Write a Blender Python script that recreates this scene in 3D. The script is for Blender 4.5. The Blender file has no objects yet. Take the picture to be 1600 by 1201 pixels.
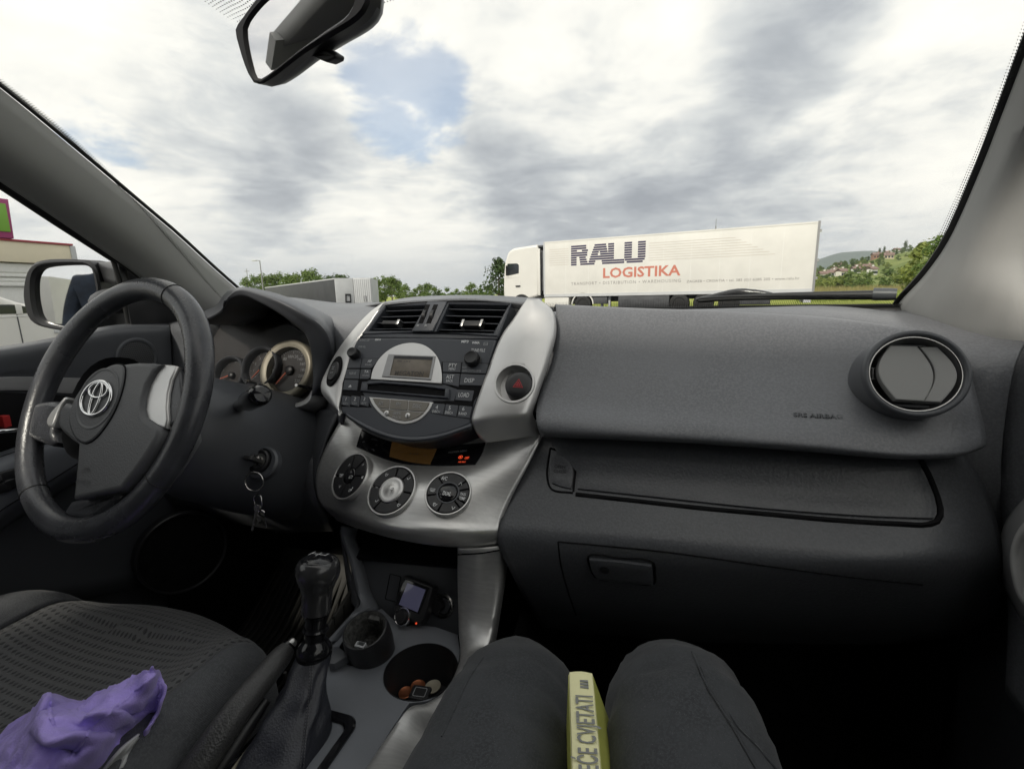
import bpy, bmesh, math, random
from mathutils import Vector, Matrix, noise
from mathutils.bvhtree import BVHTree
random.seed(7)
sc = bpy.context.scene
V = Vector
R = math.radians

# ------------------------------------------------------------------ camera
F, CX, CY = 740.0, 800.0, 600.5          # focal length and centre for a 1600 px wide frame
EYE = V((0, 0, 1.18))
YAW, PITCH, ROLL = R(17), math.atan((600.5 - 459) / F), 0.0225
FW = V((-math.sin(YAW) * math.cos(PITCH), math.cos(YAW) * math.cos(PITCH), -math.sin(PITCH)))
RT0 = V((math.cos(YAW), math.sin(YAW), 0)); UP0 = RT0.cross(FW)
RT = RT0 * math.cos(ROLL) - UP0 * math.sin(ROLL)
UP = UP0 * math.cos(ROLL) + RT0 * math.sin(ROLL)
cam = bpy.data.objects.new('camera', bpy.data.cameras.new('camera'))
sc.collection.objects.link(cam)
cam.matrix_world = Matrix(((RT.x, UP.x, -FW.x, EYE.x), (RT.y, UP.y, -FW.y, EYE.y), (RT.z, UP.z, -FW.z, EYE.z), (0, 0, 0, 1)))
cam.data.sensor_width = 36; cam.data.lens = 36 * F / 1600
cam.data.clip_start = 0.02; cam.data.clip_end = 12000
sc.camera = cam

# ------------------------------------------------------------------ sun, exposure
SUN_EL, SUN_AZ = R(38), R(195)            # elevation; azimuth clockwise from straight ahead (+Y)
sd = V((math.sin(SUN_AZ) * math.cos(SUN_EL), math.cos(SUN_AZ) * math.cos(SUN_EL), math.sin(SUN_EL)))
sl = bpy.data.lights.new('sun', 'SUN'); sl.energy = 2.6; sl.angle = R(6); sl.color = (1, .93, .82)
so = bpy.data.objects.new('sun', sl); sc.collection.objects.link(so)
so.rotation_euler = (-sd).to_track_quat('-Z', 'Y').to_euler()
so.location = (0, -5, 30)
vs = sc.view_settings
vs.view_transform = 'Standard'; vs.look = 'None'; vs.gamma = 1; vs.exposure = 0.22; vs.use_curve_mapping = False
sc.render.engine = 'CYCLES'
sc.cycles.use_denoising = True
sc.cycles.max_bounces = 7; sc.cycles.diffuse_bounces = 4; sc.cycles.glossy_bounces = 4
sc.cycles.transparent_max_bounces = 12
sc.cycles.sample_clamp_indirect = 4
sc.cycles.caustics_reflective = False; sc.cycles.caustics_refractive = False

def ray(px, py):
    return RT * ((px - CX) / F) + UP * ((CY - py) / F) + FW
def AY(px, py, y): d = ray(px, py); return EYE + d * (y / d.y)
def AX(px, py, x): d = ray(px, py); return EYE + d * (x / d.x)
def AZ(px, py, z): d = ray(px, py); return EYE + d * ((z - EYE.z) / d.z)
def AD(px, py, t): return EYE + ray(px, py) * t

# ------------------------------------------------------------------ world: Nishita sky behind procedural clouds
class NT:
    def __init__(s, tree): s.t = tree; s.n = tree.nodes; s.l = tree.links
    def new(s, typ, **kw):
        n = s.n.new(typ)
        for k, v in kw.items(): setattr(n, k, v)
        return n
    def ln(s, a, b): s.l.new(a, b)
    def inp(s, sock, v):
        if hasattr(v, 'is_output') or isinstance(v, bpy.types.NodeSocket): s.l.new(v, sock)
        else: sock.default_value = v
    def math(s, op, a, b=0.0, c=None, clamp=False):
        n = s.new('ShaderNodeMath', operation=op, use_clamp=clamp)
        s.inp(n.inputs[0], a); s.inp(n.inputs[1], b)
        if c is not None: s.inp(n.inputs[2], c)
        return n.outputs[0]
    def vmath(s, op, a, b=None):
        n = s.new('ShaderNodeVectorMath', operation=op)
        s.inp(n.inputs[0], a)
        if b is not None: s.inp(n.inputs[1], b)
        return n
    def noise(s, vec, scale, detail=6, rough=.55, dist=0.0, lac=2.0):
        n = s.new('ShaderNodeTexNoise'); s.inp(n.inputs['Vector'], vec)
        n.inputs['Scale'].default_value = scale; n.inputs['Detail'].default_value = detail
        n.inputs['Roughness'].default_value = rough; n.inputs['Distortion'].default_value = dist
        n.inputs['Lacunarity'].default_value = lac
        return n.outputs['Fac']
    def ss(s, x, a, b):
        n = s.new('ShaderNodeMapRange', interpolation_type='SMOOTHSTEP'); s.inp(n.inputs[0], x)
        n.inputs[1].default_value = a; n.inputs[2].default_value = b
        return n.outputs[0]
    def ramp(s, x, stops):
        n = s.new('ShaderNodeValToRGB'); s.inp(n.inputs[0], x); cr = n.color_ramp
        while len(cr.elements) < len(stops): cr.elements.new(.5)
        for e, (p, c) in zip(cr.elements, stops): e.position = p; e.color = (*c, 1)
        return n.outputs[0]
    def mix(s, f, a, b):
        n = s.new('ShaderNodeMix', data_type='RGBA'); s.inp(n.inputs[0], f)
        s.inp(n.inputs[6], a if not isinstance(a, tuple) else (*a[:3], 1)); s.inp(n.inputs[7], b if not isinstance(b, tuple) else (*b[:3], 1))
        return n.outputs[2]

world = bpy.data.worlds.new('World'); sc.world = world; world.use_nodes = True
w = NT(world.node_tree)
for n in list(w.n): w.n.remove(n)
tc = w.new('ShaderNodeTexCoord'); dirv = w.vmath('NORMALIZE', tc.outputs['Generated']).outputs[0]
sep = w.new('ShaderNodeSeparateXYZ'); w.ln(dirv, sep.inputs[0])
zz = w.math('MAXIMUM', sep.outputs[2], 0.0)
den = w.math('ADD', zz, 0.16)
cmb = w.new('ShaderNodeCombineXYZ')
w.ln(w.math('DIVIDE', sep.outputs[0], den), cmb.inputs[0]); w.ln(w.math('DIVIDE', sep.outputs[1], den), cmb.inputs[1])
cp = cmb.outputs[0]                                    # the cloud deck seen in perspective
big = w.noise(cp, .75, 4, .5, .3)
med = w.noise(cp, 1.9, 8, .58, .45)
fine = w.noise(cp, 6.0, 7, .6, .2)
def blob(px, py, r):                                   # closeness to one direction of the sky, 1 at its centre
    d = ray(px, py).normalized()
    dt = w.vmath('DOT_PRODUCT', dirv, d).outputs['Value']
    return w.ss(dt, math.cos(r), 1.0)
val = w.math('ADD', w.math('MULTIPLY', big, .47), w.math('ADD', w.math('MULTIPLY', med, .62), w.math('MULTIPLY', fine, .24)))
def add(val, px, py, r, k): return w.math('MULTIPLY_ADD', blob(px, py, r), k, val)
for px, py, r, k in [
        (120, 90, .34, .10), (640, 335, .20, .18), (1250, 90, .40, .06), (420, 330, .22, .04), (580, 40, .22, .10), (930, 90, .28, .10),
        (1000, 285, .30, -.13), (740, 280, .20, -.13), (350, 190, .20, -.14), (1240, 15, .16, -.24), (560, 235, .14, -.10), (1180, 320, .26, -.10),
        (1430, 160, .10, -.10), (1460, 290, .26, .08), (900, 390, .22, -.10), (420, 325, .08, -.14), (1500, 60, .3, .04)]:
    val = add(val, px, py, r, k)
cloud = w.ramp(val, [(.34, (.31, .33, .37)), (.48, (.45, .47, .50)), (.61, (.66, .67, .67)), (.72, (.90, .88, .83)), (.86, (1.05, 1.01, .93))])
hz = w.ss(sep.outputs[2], .16, 0.0)
cloud = w.mix(w.math('MULTIPLY', hz, .55), cloud, (.63, .67, .71))
# gaps of blue
g = w.math('ADD', w.math('MULTIPLY', med, .9), w.math('MULTIPLY', fine, .45))
gapf = w.math('SUBTRACT', w.math('ADD', w.math('MULTIPLY', blob(640, 152, .165), .60), w.math('ADD', w.math('MULTIPLY', blob(150, 228, .10), .34), w.math('MULTIPLY', w.ss(big, .66, .80), .16))), g)
gap = w.ss(gapf, -.42, -.17)
sky = w.new('ShaderNodeTexSky', sky_type='NISHITA'); sky.sun_disc = False
sky.sun_elevation = SUN_EL; sky.sun_rotation = SUN_AZ; sky.dust_density = 1.5; sky.ozone_density = 1.2
b1 = w.new('ShaderNodeBackground'); w.ln(cloud, b1.inputs[0]); b1.inputs[1].default_value = 1.0
b2 = w.new('ShaderNodeBackground'); w.ln(sky.outputs[0], b2.inputs[0]); b2.inputs[1].default_value = .15
ms = w.new('ShaderNodeMixShader'); w.ln(w.math('MULTIPLY', gap, .58), ms.inputs[0]); w.ln(b1.outputs[0], ms.inputs[1]); w.ln(b2.outputs[0], ms.inputs[2])
wo = w.new('ShaderNodeOutputWorld'); w.ln(ms.outputs[0], wo.inputs[0])
world.cycles.sampling_method = 'MANUAL'; world.cycles.sample_map_resolution = 512

# ------------------------------------------------------------------ materials
def mat(name, col, rough=.5, metal=0.0, spec=.5, bump=None, var=0.0, varscale=8, stretch=None, coat=0.0, sheen=0.0, roughvar=0.0, emit=None, speck=None):
    m = bpy.data.materials.new(name); m.use_nodes = True
    t = NT(m.node_tree); p = t.n['Principled BSDF']
    p.inputs['Base Color'].default_value = (*col, 1); p.inputs['Roughness'].default_value = rough
    p.inputs['Metallic'].default_value = metal; p.inputs['Specular IOR Level'].default_value = spec
    p.inputs['Coat Weight'].default_value = coat; p.inputs['Coat Roughness'].default_value = .08
    if sheen: p.inputs['Sheen Weight'].default_value = sheen; p.inputs['Sheen Roughness'].default_value = .4
    co = t.new('ShaderNodeTexCoord').outputs['Object']
    if stretch:
        mp = t.new('ShaderNodeMapping'); mp.inputs['Scale'].default_value = stretch; t.ln(co, mp.inputs[0]); cs = mp.outputs[0]
    else: cs = co
    if var:
        n = t.noise(cs, varscale, 5, .6)
        c = t.mix(t.ss(n, .3, .7), tuple(x * (1 - var) for x in col), tuple(min(1, x * (1 + var)) for x in col))
        if speck:
            f = t.noise(co, speck[0], 2, .7); c = t.mix(t.ss(f, .42, .62), c, tuple(x * (1 + speck[1]) for x in col))
            d = t.noise(co, 1400, 1, .5); c = t.mix(t.math('MULTIPLY', t.ss(d, .70, .78), .5), c, (.30, .30, .29))
        t.ln(c, p.inputs['Base Color'])
    if roughvar:
        n = t.noise(co, 9, 6, .65)
        t.ln(t.math('MULTIPLY_ADD', n, roughvar * 2, rough - roughvar), p.inputs['Roughness'])
    if bump:
        kind, scale, st, dist = bump
        if kind == 'noise': h = t.noise(cs, scale, 3, .6)
        elif kind == 'leather':
            a = t.new('ShaderNodeTexVoronoi', feature='SMOOTH_F1'); t.ln(co, a.inputs['Vector']); a.inputs['Scale'].default_value = scale
            h = t.math('ADD', t.math('MULTIPLY', a.outputs['Distance'], .8), t.math('MULTIPLY', t.noise(co, scale * .8, 3, .6), .8))
        elif kind == 'weave':
            wv = t.new('ShaderNodeTexWave', bands_direction='DIAGONAL'); t.ln(co, wv.inputs['Vector']); wv.inputs['Scale'].default_value = scale; wv.inputs['Distortion'].default_value = 1.5
            h = t.math('ADD', wv.outputs['Fac'], t.noise(co, scale * 3, 2, .6))
        b = t.new('ShaderNodeBump'); b.inputs['Strength'].default_value = st; b.inputs['Distance'].default_value = dist
        t.ln(h, b.inputs['Height']); t.ln(b.outputs[0], p.inputs['Normal'])
    if emit:
        p.inputs['Emission Color'].default_value = (*emit[0], 1); p.inputs['Emission Strength'].default_value = emit[1]
    return m

M = {}
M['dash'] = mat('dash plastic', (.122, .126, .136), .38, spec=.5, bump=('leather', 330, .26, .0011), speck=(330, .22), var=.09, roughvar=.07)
M['dash2'] = mat('shaded lower dash', (.068, .071, .078), .36, spec=.5, bump=('leather', 330, .28, .0011), speck=(330, .22), var=.09, roughvar=.07)  # darker than the upper dash: shade below the pad put into the colour
M['dashsm'] = mat('smooth dash plastic', (.075, .079, .088), .42, spec=.5, bump=('noise', 700, .12, .0006), var=.06, roughvar=.06)
M['radio'] = mat('radio plastic', (.055, .060, .072), .38, spec=.5, bump=('noise', 1500, .05, .0003), roughvar=.05)
M['button'] = mat('button plastic', (.066, .071, .082), .42, spec=.5)
M['black'] = mat('black plastic', (.018, .018, .020), .40, spec=.5)
M['gloss'] = mat('gloss black', (.010, .010, .012), .10, spec=.55)
M['void'] = mat('cavity shade', (.008, .008, .009), .8, spec=.15)  # near-black: shade inside gaps and recesses put into the colour
M['silver'] = mat('silver painted plastic', (.67, .665, .655), .38, metal=.7, spec=.5, var=.04, varscale=14, bump=('noise', 2200, .05, .0003), roughvar=.05)
M['brushed'] = mat('brushed silver plastic', (.65, .647, .637), .36, metal=.75, spec=.5, var=.07, varscale=1.0, stretch=(6, 260, 260), bump=('noise', 1.0, .06, .0004), roughvar=.05)
M['grey'] = mat('grey satin trim', (.38, .38, .385), .45, metal=.3, var=.05)
M['console'] = mat('console plastic', (.17, .18, .20), .45, bump=('noise', 900, .10, .0005), var=.08)
M['chrome'] = mat('chrome', (.80, .80, .80), .10, metal=1.0)
M['steel'] = mat('worn steel', (.55, .54, .52), .28, metal=1.0, roughvar=.1)
M['leather'] = mat('wheel leather', (.048, .050, .057), .28, spec=.55, bump=('leather', 480, .24, .0010), var=.2, varscale=30, roughvar=.10)
M['gaiter'] = mat('gaiter leather', (.027, .029, .038), .42, bump=('leather', 500, .4, .001), var=.2, varscale=20, roughvar=.08)
M['grip'] = mat('handbrake grip', (.055, .055, .056), .40, bump=('leather', 520, .5, .0012), roughvar=.08)
M['hub'] = mat('airbag cover', (.105, .108, .113), .50, bump=('leather', 520, .34, .0008), var=.06)
M['fabric'] = mat('seat side fabric', (.085, .088, .094), .85, spec=.2, bump=('weave', 330, .25, .0008), var=.12, varscale=40, sheen=.15, speck=(380, .25))
M['trousers'] = mat('dark grey trousers', (.052, .055, .060), .88, spec=.15, bump=('weave', 520, .22, .0006), var=.16, varscale=25, sheen=.2, speck=(420, .25))
M['carpet'] = mat('floor carpet', (.010, .010, .010), .95, spec=.1, bump=('noise', 420, .6, .003), var=.3, varscale=60)
M['mat'] = mat('ribbed rubber mat', (.032, .031, .028), .6, spec=.4, bump=('noise', 500, .3, .001), var=.2)
M['pillar'] = mat('pillar lining', (.34, .34, .33), .75, spec=.3, bump=('noise', 900, .25, .0008), var=.04)
M['roof'] = mat('roof lining', (.36, .36, .35), .9, spec=.1, bump=('noise', 600, .2, .001))
M['rubber'] = mat('rubber seal', (.012, .012, .012), .55)
M['white'] = mat('white print', (.72, .73, .74), .5, spec=.3)
M['dimprint'] = mat('grey print', (.36, .37, .38), .5, spec=.3)
M['lcd'] = mat('radio screen', (.17, .145, .115), .25, spec=.5, var=.12, varscale=60)
M['lcdtext'] = mat('screen segments', (.055, .045, .038), .35)
M['amber'] = mat('amber screen', (.20, .115, .042), .25, var=.08, varscale=60, emit=((.9, .45, .12), .012))
M['redlamp'] = mat('red warning print', (.55, .06, .03), .4, emit=((1, .10, .03), .55))
M['red'] = mat('red plastic', (.50, .03, .03), .4)
M['hazard'] = mat('hazard red', (.42, .02, .03), .35)
M['beige'] = mat('gauge ring', (.42, .385, .30), .42, metal=.25)
M['dial'] = mat('gauge face', (.028, .024, .023), .35)
M['purple'] = mat('purple fleece', (.48, .38, .92), .95, spec=.1, bump=('noise', 800, .6, .0015), var=.14, varscale=35, sheen=.3)
M['fleecewhite'] = mat('white fleece hem', (.62, .62, .62), .95, spec=.1, bump=('noise', 800, .5, .0015))
M['book'] = mat('yellow book cover', (.86, .83, .48), .45, var=.06, varscale=20, roughvar=.06)
M['bookside'] = mat('lime book board', (.50, .52, .12), .45, var=.10, varscale=20)
M['paper'] = mat('book pages', (.70, .66, .54), .9)
M['bookprint'] = mat('grey book print', (.24, .25, .24), .6)
M['copper'] = mat('copper coin', (.42, .15, .07), .35, metal=.8)
M['screenblue'] = mat('gadget screen', (.13, .13, .19), .12, spec=.6, emit=((.40, .40, .75), .035))
M['mirror'] = mat('mirror glass', (.88, .88, .88), .015, metal=1.0)
# exterior
M['truckwhite'] = mat('truck white paint', (.76, .745, .70), .38, coat=.15, var=.03, varscale=.9)
M['trailerwhite'] = mat('trailer white panel', (.755, .74, .695), .45, var=.045, varscale=.8)
M['navy'] = mat('navy lettering', (.035, .025, .075), .5)
M['letterred'] = mat('faded red lettering', (.58, .20, .14), .5)
M['lettergrey'] = mat('grey lettering', (.28, .26, .25), .5)
M['lettertan'] = mat('pale stripe', (.62, .56, .50), .5)
M['tyre'] = mat('tyre rubber', (.022, .022, .022), .75)
M['chassis'] = mat('chassis grey', (.07, .072, .078), .6, var=.2, varscale=3)
M['glassdark'] = mat('dark window glass', (.025, .03, .035), .06, spec=.6)
M['curtain'] = mat('grey trailer curtain', (.05, .052, .056), .6, var=.12, varscale=1.2)
M['greywhite'] = mat('pale grey steel', (.55, .56, .57), .5, var=.05, varscale=1.5)
M['bark'] = mat('bark', (.10, .075, .05), .9, bump=('noise', 12, .6, .03))
M['cream'] = mat('cream facade', (.84, .76, .58), .7, var=.05, varscale=.8)
M['redtrim'] = mat('red roof trim', (.40, .05, .07), .5)
M['green'] = mat('green sign face', (.20, .42, .05), .5)
M['magenta'] = mat('magenta sign edge', (.36, .05, .17), .5)
M['panelgrey'] = mat('pale cladding', (.84, .84, .81), .6, var=.04)
M['asphalt'] = mat('asphalt', (.055, .055, .055), .9, bump=('noise', 40, .5, .01), var=.25, varscale=1.5)
M['wallh'] = mat('house render', (.72, .68, .60), .8, var=.08)
M['rooft'] = mat('clay roof', (.20, .135, .115), .8, var=.2, varscale=.8)
M['post'] = mat('galvanised post', (.30, .30, .30), .5, metal=.6)

def grassmat(name, a, b, c, s):
    m = bpy.data.materials.new(name); m.use_nodes = True; t = NT(m.node_tree); p = t.n['Principled BSDF']
    co = t.new('ShaderNodeTexCoord').outputs['Object']
    n1 = t.noise(co, s, 6, .65); n2 = t.noise(co, s * 14, 5, .7)
    x = t.math('ADD', t.math('MULTIPLY', n1, .6), t.math('MULTIPLY', n2, .4))
    t.ln(t.ramp(x, [(.34, a), (.5, b), (.66, c)]), p.inputs['Base Color']); p.inputs['Roughness'].default_value = .95; p.inputs['Specular IOR Level'].default_value = .1
    bm = t.new('ShaderNodeBump'); bm.inputs['Strength'].default_value = .7; bm.inputs['Distance'].default_value = .15
    t.ln(n2, bm.inputs['Height']); t.ln(bm.outputs[0], p.inputs['Normal'])
    return m
M['grass'] = grassmat('meadow grass', (.17, .22, .045), (.32, .36, .085), (.42, .43, .14), .12)
M['hill'] = grassmat('hillside meadow', (.08, .12, .035), (.16, .20, .06), (.26, .28, .10), .03)
M['farhill'] = grassmat('forested hill', (.04, .07, .04), (.05, .085, .05), (.065, .10, .06), .01)

def leafmat(name, a, b):
    m = bpy.data.materials.new(name); m.use_nodes = True; t = NT(m.node_tree); p = t.n['Principled BSDF']
    g = t.new('ShaderNodeNewGeometry'); oi = t.new('ShaderNodeObjectInfo')
    rr = t.math('ADD', t.math('MULTIPLY', g.outputs['Random Per Island'], .65), t.math('MULTIPLY', oi.outputs['Random'], .35))
    t.ln(t.mix(rr, a, b), p.inputs['Base Color']); p.inputs['Roughness'].default_value = .6; p.inputs['Specular IOR Level'].default_value = .25
    tr = t.new('ShaderNodeBsdfTranslucent'); t.ln(t.mix(rr, a, b), tr.inputs[0])
    mx = t.new('ShaderNodeMixShader'); mx.inputs[0].default_value = .25
    o = t.n['Material Output']; t.ln(p.outputs[0], mx.inputs[1]); t.ln(tr.outputs[0], mx.inputs[2]); t.ln(mx.outputs[0], o.inputs[0])
    return m
M['leaf'] = leafmat('broad leaves', (.07, .13, .03), (.19, .25, .065))
M['leafy'] = leafmat('lime shrub leaves', (.14, .20, .04), (.28, .31, .09))  # lighter, yellower leaf tone
M['leafd'] = leafmat('dark leaves', (.04, .075, .025), (.09, .13, .04))
M['dry'] = leafmat('dry meadow stalks', (.22, .20, .08), (.36, .31, .14))

def glassmat(name, tint, refl, rough=.0):
    m = bpy.data.materials.new(name); m.use_nodes = True; t = NT(m.node_tree); t.n.remove(t.n['Principled BSDF'])
    tr = t.new('ShaderNodeBsdfTransparent'); tr.inputs[0].default_value = (*tint, 1)
    gl = t.new('ShaderNodeBsdfGlossy'); gl.inputs['Roughness'].default_value = rough
    lw = t.new('ShaderNodeLayerWeight'); lw.inputs[0].default_value = .22
    mx = t.new('ShaderNodeMixShader'); t.ln(t.math('MULTIPLY', lw.outputs['Fresnel'], refl), mx.inputs[0])
    t.ln(tr.outputs[0], mx.inputs[1]); t.ln(gl.outputs[0], mx.inputs[2]); t.ln(mx.outputs[0], t.n['Material Output'].inputs[0])
    return m
M['glass'] = glassmat('clear glass', (.97, .985, .975), .10)
M['tint'] = glassmat('privacy glass', (.14, .15, .15), .5)
M['lens'] = glassmat('clear lens', (.85, .85, .85), .35, .02)

# fabric with the small hexagonal knit of the seat centre
def seatmat():
    m = bpy.data.materials.new('knit seat fabric'); m.use_nodes = True; t = NT(m.node_tree); p = t.n['Principled BSDF']
    co = t.new('ShaderNodeTexCoord').outputs['Object']
    mp = t.new('ShaderNodeMapping'); mp.inputs['Scale'].default_value = (1, .72, 0); mp.inputs['Rotation'].default_value = (0, 0, R(0)); t.ln(co, mp.inputs[0])
    sx = t.new('ShaderNodeSeparateXYZ'); t.ln(mp.outputs[0], sx.inputs[0])
    k = 2 * math.pi / .0160
    a = t.math('SINE', t.math('MULTIPLY', t.math('ADD', sx.outputs[0], sx.outputs[1]), k))
    b = t.math('SINE', t.math('MULTIPLY', t.math('SUBTRACT', sx.outputs[0], sx.outputs[1]), k))
    h = t.math('MULTIPLY', a, b)
    hole = t.ss(h, .15, .65)
    n = t.noise(co, 300, 4, .6); n2 = t.noise(co, 25, 5, .6)
    c1 = t.mix(n2, (.10, .102, .106), (.14, .14, .142))
    t.ln(t.mix(hole, c1, (.055, .056, .059)), p.inputs['Base Color'])
    p.inputs['Roughness'].default_value = .85; p.inputs['Specular IOR Level'].default_value = .2; p.inputs['Sheen Weight'].default_value = .15
    bm = t.new('ShaderNodeBump'); bm.inputs['Strength'].default_value = .8; bm.inputs['Distance'].default_value = .0022
    t.ln(t.math('SUBTRACT', t.math('MULTIPLY', n, .25), hole), bm.inputs['Height']); t.ln(bm.outputs[0], p.inputs['Normal'])
    return m
M['knit'] = seatmat()

# perforated speaker grille, printed frit dots
def gridmat(name, per, fine_col, hole_col, alpha=False, rough=.5, r=.33, plane='yz', fade=None):
    m = bpy.data.materials.new(name); m.use_nodes = True; t = NT(m.node_tree); p = t.n['Principled BSDF']
    co = t.new('ShaderNodeTexCoord').outputs['UV' if plane == 'uv' else 'Object']
    s = t.new('ShaderNodeSeparateXYZ'); t.ln(co, s.inputs[0])
    ax = {'yz': (1, 2), 'xz': (0, 2), 'xy': (0, 1), 'uv': (0, 1)}[plane]
    u = t.math('MULTIPLY', s.outputs[ax[0]], 1 / per); v = t.math('MULTIPLY', s.outputs[ax[1]], 1 / per)
    u = t.math('ADD', u, t.math('MULTIPLY', t.math('FLOORED_MODULO', t.math('FLOOR', v), 2.0), .5))
    fu = t.math('SUBTRACT', t.math('FRACT', u), .5); fv = t.math('SUBTRACT', t.math('FRACT', v), .5)
    d = t.math('SQRT', t.math('ADD', t.math('MULTIPLY', fu, fu), t.math('MULTIPLY', fv, fv)))
    if fade is not None:      # dots shrink across the band (second UV channel stored in v)
        at = t.new('ShaderNodeAttribute'); at.attribute_name = 'fade'
        rr = t.math('MULTIPLY_ADD', at.outputs['Fac'], fade[1] - fade[0], fade[0])
        dot = t.math('LESS_THAN', d, rr)
    else: dot = t.ss(d, r + .06, r - .06)
    p.inputs['Roughness'].default_value = rough
    if alpha:
        p.inputs['Base Color'].default_value = (*fine_col, 1); t.ln(dot, p.inputs['Alpha'])
    else: t.ln(t.mix(dot, fine_col, hole_col), p.inputs['Base Color'])
    return m
M['grille'] = gridmat('speaker grille', .0042, (.075, .077, .082), (.012, .012, .012), plane='yz')
M['frit'] = gridmat('windscreen frit dots', .0036, (.012, .012, .013), (0, 0, 0), alpha=True, plane='uv', fade=(.56, .16))

# ------------------------------------------------------------------ objects and mesh helpers
def link(o): sc.collection.objects.link(o); return o
def tag(o, label, cat, group=None):
    o['label'] = label; o['category'] = cat
    if group: o['group'] = group
    return o
def thing(name, label, cat, loc=(0, 0, 0), group=None):
    o = link(bpy.data.objects.new(name, None)); o.location = loc; o.empty_display_size = .05
    return tag(o, label, cat, group)
def wmat(o):
    m = Matrix.LocRotScale(o.location, o.rotation_euler, o.scale)
    return wmat(o.parent) @ o.matrix_parent_inverse @ m if o.parent else m
def adopt(o, parent):
    if parent is not None:
        o.parent = parent; o.matrix_parent_inverse = wmat(parent).inverted()
    return o
def mesh(name, vs_, fs, material=None, parent=None, smooth=True, ang=40, local=False):
    me = bpy.data.meshes.new(name); me.from_pydata([tuple(v) for v in vs_], [], fs); me.update()
    if material: me.materials.append(M[material] if isinstance(material, str) else material)
    if smooth:
        me.polygons.foreach_set('use_smooth', [True] * len(me.polygons))
        me.set_sharp_from_angle(angle=R(ang))
        for p_ in me.polygons:
            if len(p_.vertices) > 8: p_.use_smooth = False
    o = link(bpy.data.objects.new(name, me))
    if parent is not None:
        if local: o.parent = parent
        else: adopt(o, parent)
    return o
def fix_normals(o, flip=False):
    bm = bmesh.new(); bm.from_mesh(o.data); bmesh.ops.recalc_face_normals(bm, faces=bm.faces[:]); bm.to_mesh(o.data); bm.free(); return o
class Geo:
    """collects several shells for one mesh"""
    def __init__(s): s.v = []; s.f = []
    def add(s, vs_, fs): k = len(s.v); s.v += [V(x) for x in vs_]; s.f += [tuple(i + k for i in f) for f in fs]; return s
    def out(s, name, material, parent=None, **kw): return mesh(name, s.v, s.f, material, parent, **kw)

def crom(P, n, closed=False):
    """centripetal Catmull-Rom through P, n samples evenly along the arc"""
    P = [V(p) for p in P]
    if len(P) == 2: return [P[0].lerp(P[1], i / (n - 1)) for i in range(n)]
    if closed: Q = [P[-1]] + P + [P[0], P[1]]
    else: Q = [P[0] * 2 - P[1]] + P + [P[-1] * 2 - P[-2]]
    dense = []
    for i in range(1, len(Q) - 2):
        p0, p1, p2, p3 = Q[i - 1], Q[i], Q[i + 1], Q[i + 2]
        t0 = 0; t1 = max((p1 - p0).length, 1e-7) ** .5; t2 = t1 + max((p2 - p1).length, 1e-7) ** .5; t3 = t2 + max((p3 - p2).length, 1e-7) ** .5
        for k in range(12):
            t = t1 + (t2 - t1) * k / 12
            a1 = p0 * ((t1 - t) / t1) + p1 * (t / t1)
            a2 = p1 * ((t2 - t) / (t2 - t1)) + p2 * ((t - t1) / (t2 - t1))
            a3 = p2 * ((t3 - t) / (t3 - t2)) + p3 * ((t - t2) / (t3 - t2))
            b1 = a1 * ((t2 - t) / t2) + a2 * (t / t2)
            b2 = a2 * ((t3 - t) / (t3 - t1)) + a3 * ((t - t1) / (t3 - t1))
            dense.append(b1 * ((t2 - t) / (t2 - t1)) + b2 * ((t - t1) / (t2 - t1)))
    dense.append(P[0] if closed else P[-1])
    L = [0.0]
    for a, b in zip(dense, dense[1:]): L.append(L[-1] + (b - a).length)
    out = []; j = 0; m = n if closed else n - 1
    for i in range(n):
        s = L[-1] * i / m
        while j < len(L) - 2 and L[j + 1] < s: j += 1
        d = L[j + 1] - L[j]
        out.append(dense[j].lerp(dense[j + 1], (s - L[j]) / d if d > 1e-9 else 0))
    return out
def linres(P, n):
    P = [V(p) for p in P]; L = [0.0]
    for a, b in zip(P, P[1:]): L.append(L[-1] + (b - a).length)
    out = []; j = 0
    for i in range(n):
        s = L[-1] * i / (n - 1)
        while j < len(L) - 2 and L[j + 1] < s: j += 1
        d = L[j + 1] - L[j]; out.append(P[j].lerp(P[j + 1], (s - L[j]) / d if d > 1e-9 else 0))
    return out
def colcrom(cols, sub):
    """Catmull-Rom down each column with `sub` steps per span (keeps the rows themselves)"""
    out = []
    n = len(cols)
    Q = [cols[0] * 2 - cols[1]] + cols + [cols[-1] * 2 - cols[-2]]
    for i in range(1, n):
        p0, p1, p2, p3 = Q[i - 1], Q[i], Q[i + 1], Q[i + 2]
        t1 = max((p1 - p0).length, 1e-6) ** .5; t2 = t1 + max((p2 - p1).length, 1e-6) ** .5; t3 = t2 + max((p3 - p2).length, 1e-6) ** .5
        for k in range(sub):
            t = t1 + (t2 - t1) * k / sub
            a1 = p0 * ((t1 - t) / t1) + p1 * (t / t1); a2 = p1 * ((t2 - t) / (t2 - t1)) + p2 * ((t - t1) / (t2 - t1)); a3 = p2 * ((t3 - t) / (t3 - t2)) + p3 * ((t - t2) / (t3 - t2))
            b1 = a1 * ((t2 - t) / t2) + a2 * (t / t2); b2 = a2 * ((t3 - t) / (t3 - t1)) + a3 * ((t - t1) / (t3 - t1))
            out.append(b1 * ((t2 - t) / (t2 - t1)) + b2 * ((t - t1) / (t2 - t1)))
    out.append(cols[-1]); return out
def loftgrid(rows, nu, sub):
    rr = [crom(r_, nu) for r_ in rows]
    cols = [colcrom([r_[i] for r_ in rr], sub) if len(rr) > 2 else linres([r_[i] for r_ in rr], sub + 1) for i in range(nu)]
    return [[cols[i][j] for i in range(nu)] for j in range(len(cols[0]))]
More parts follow.
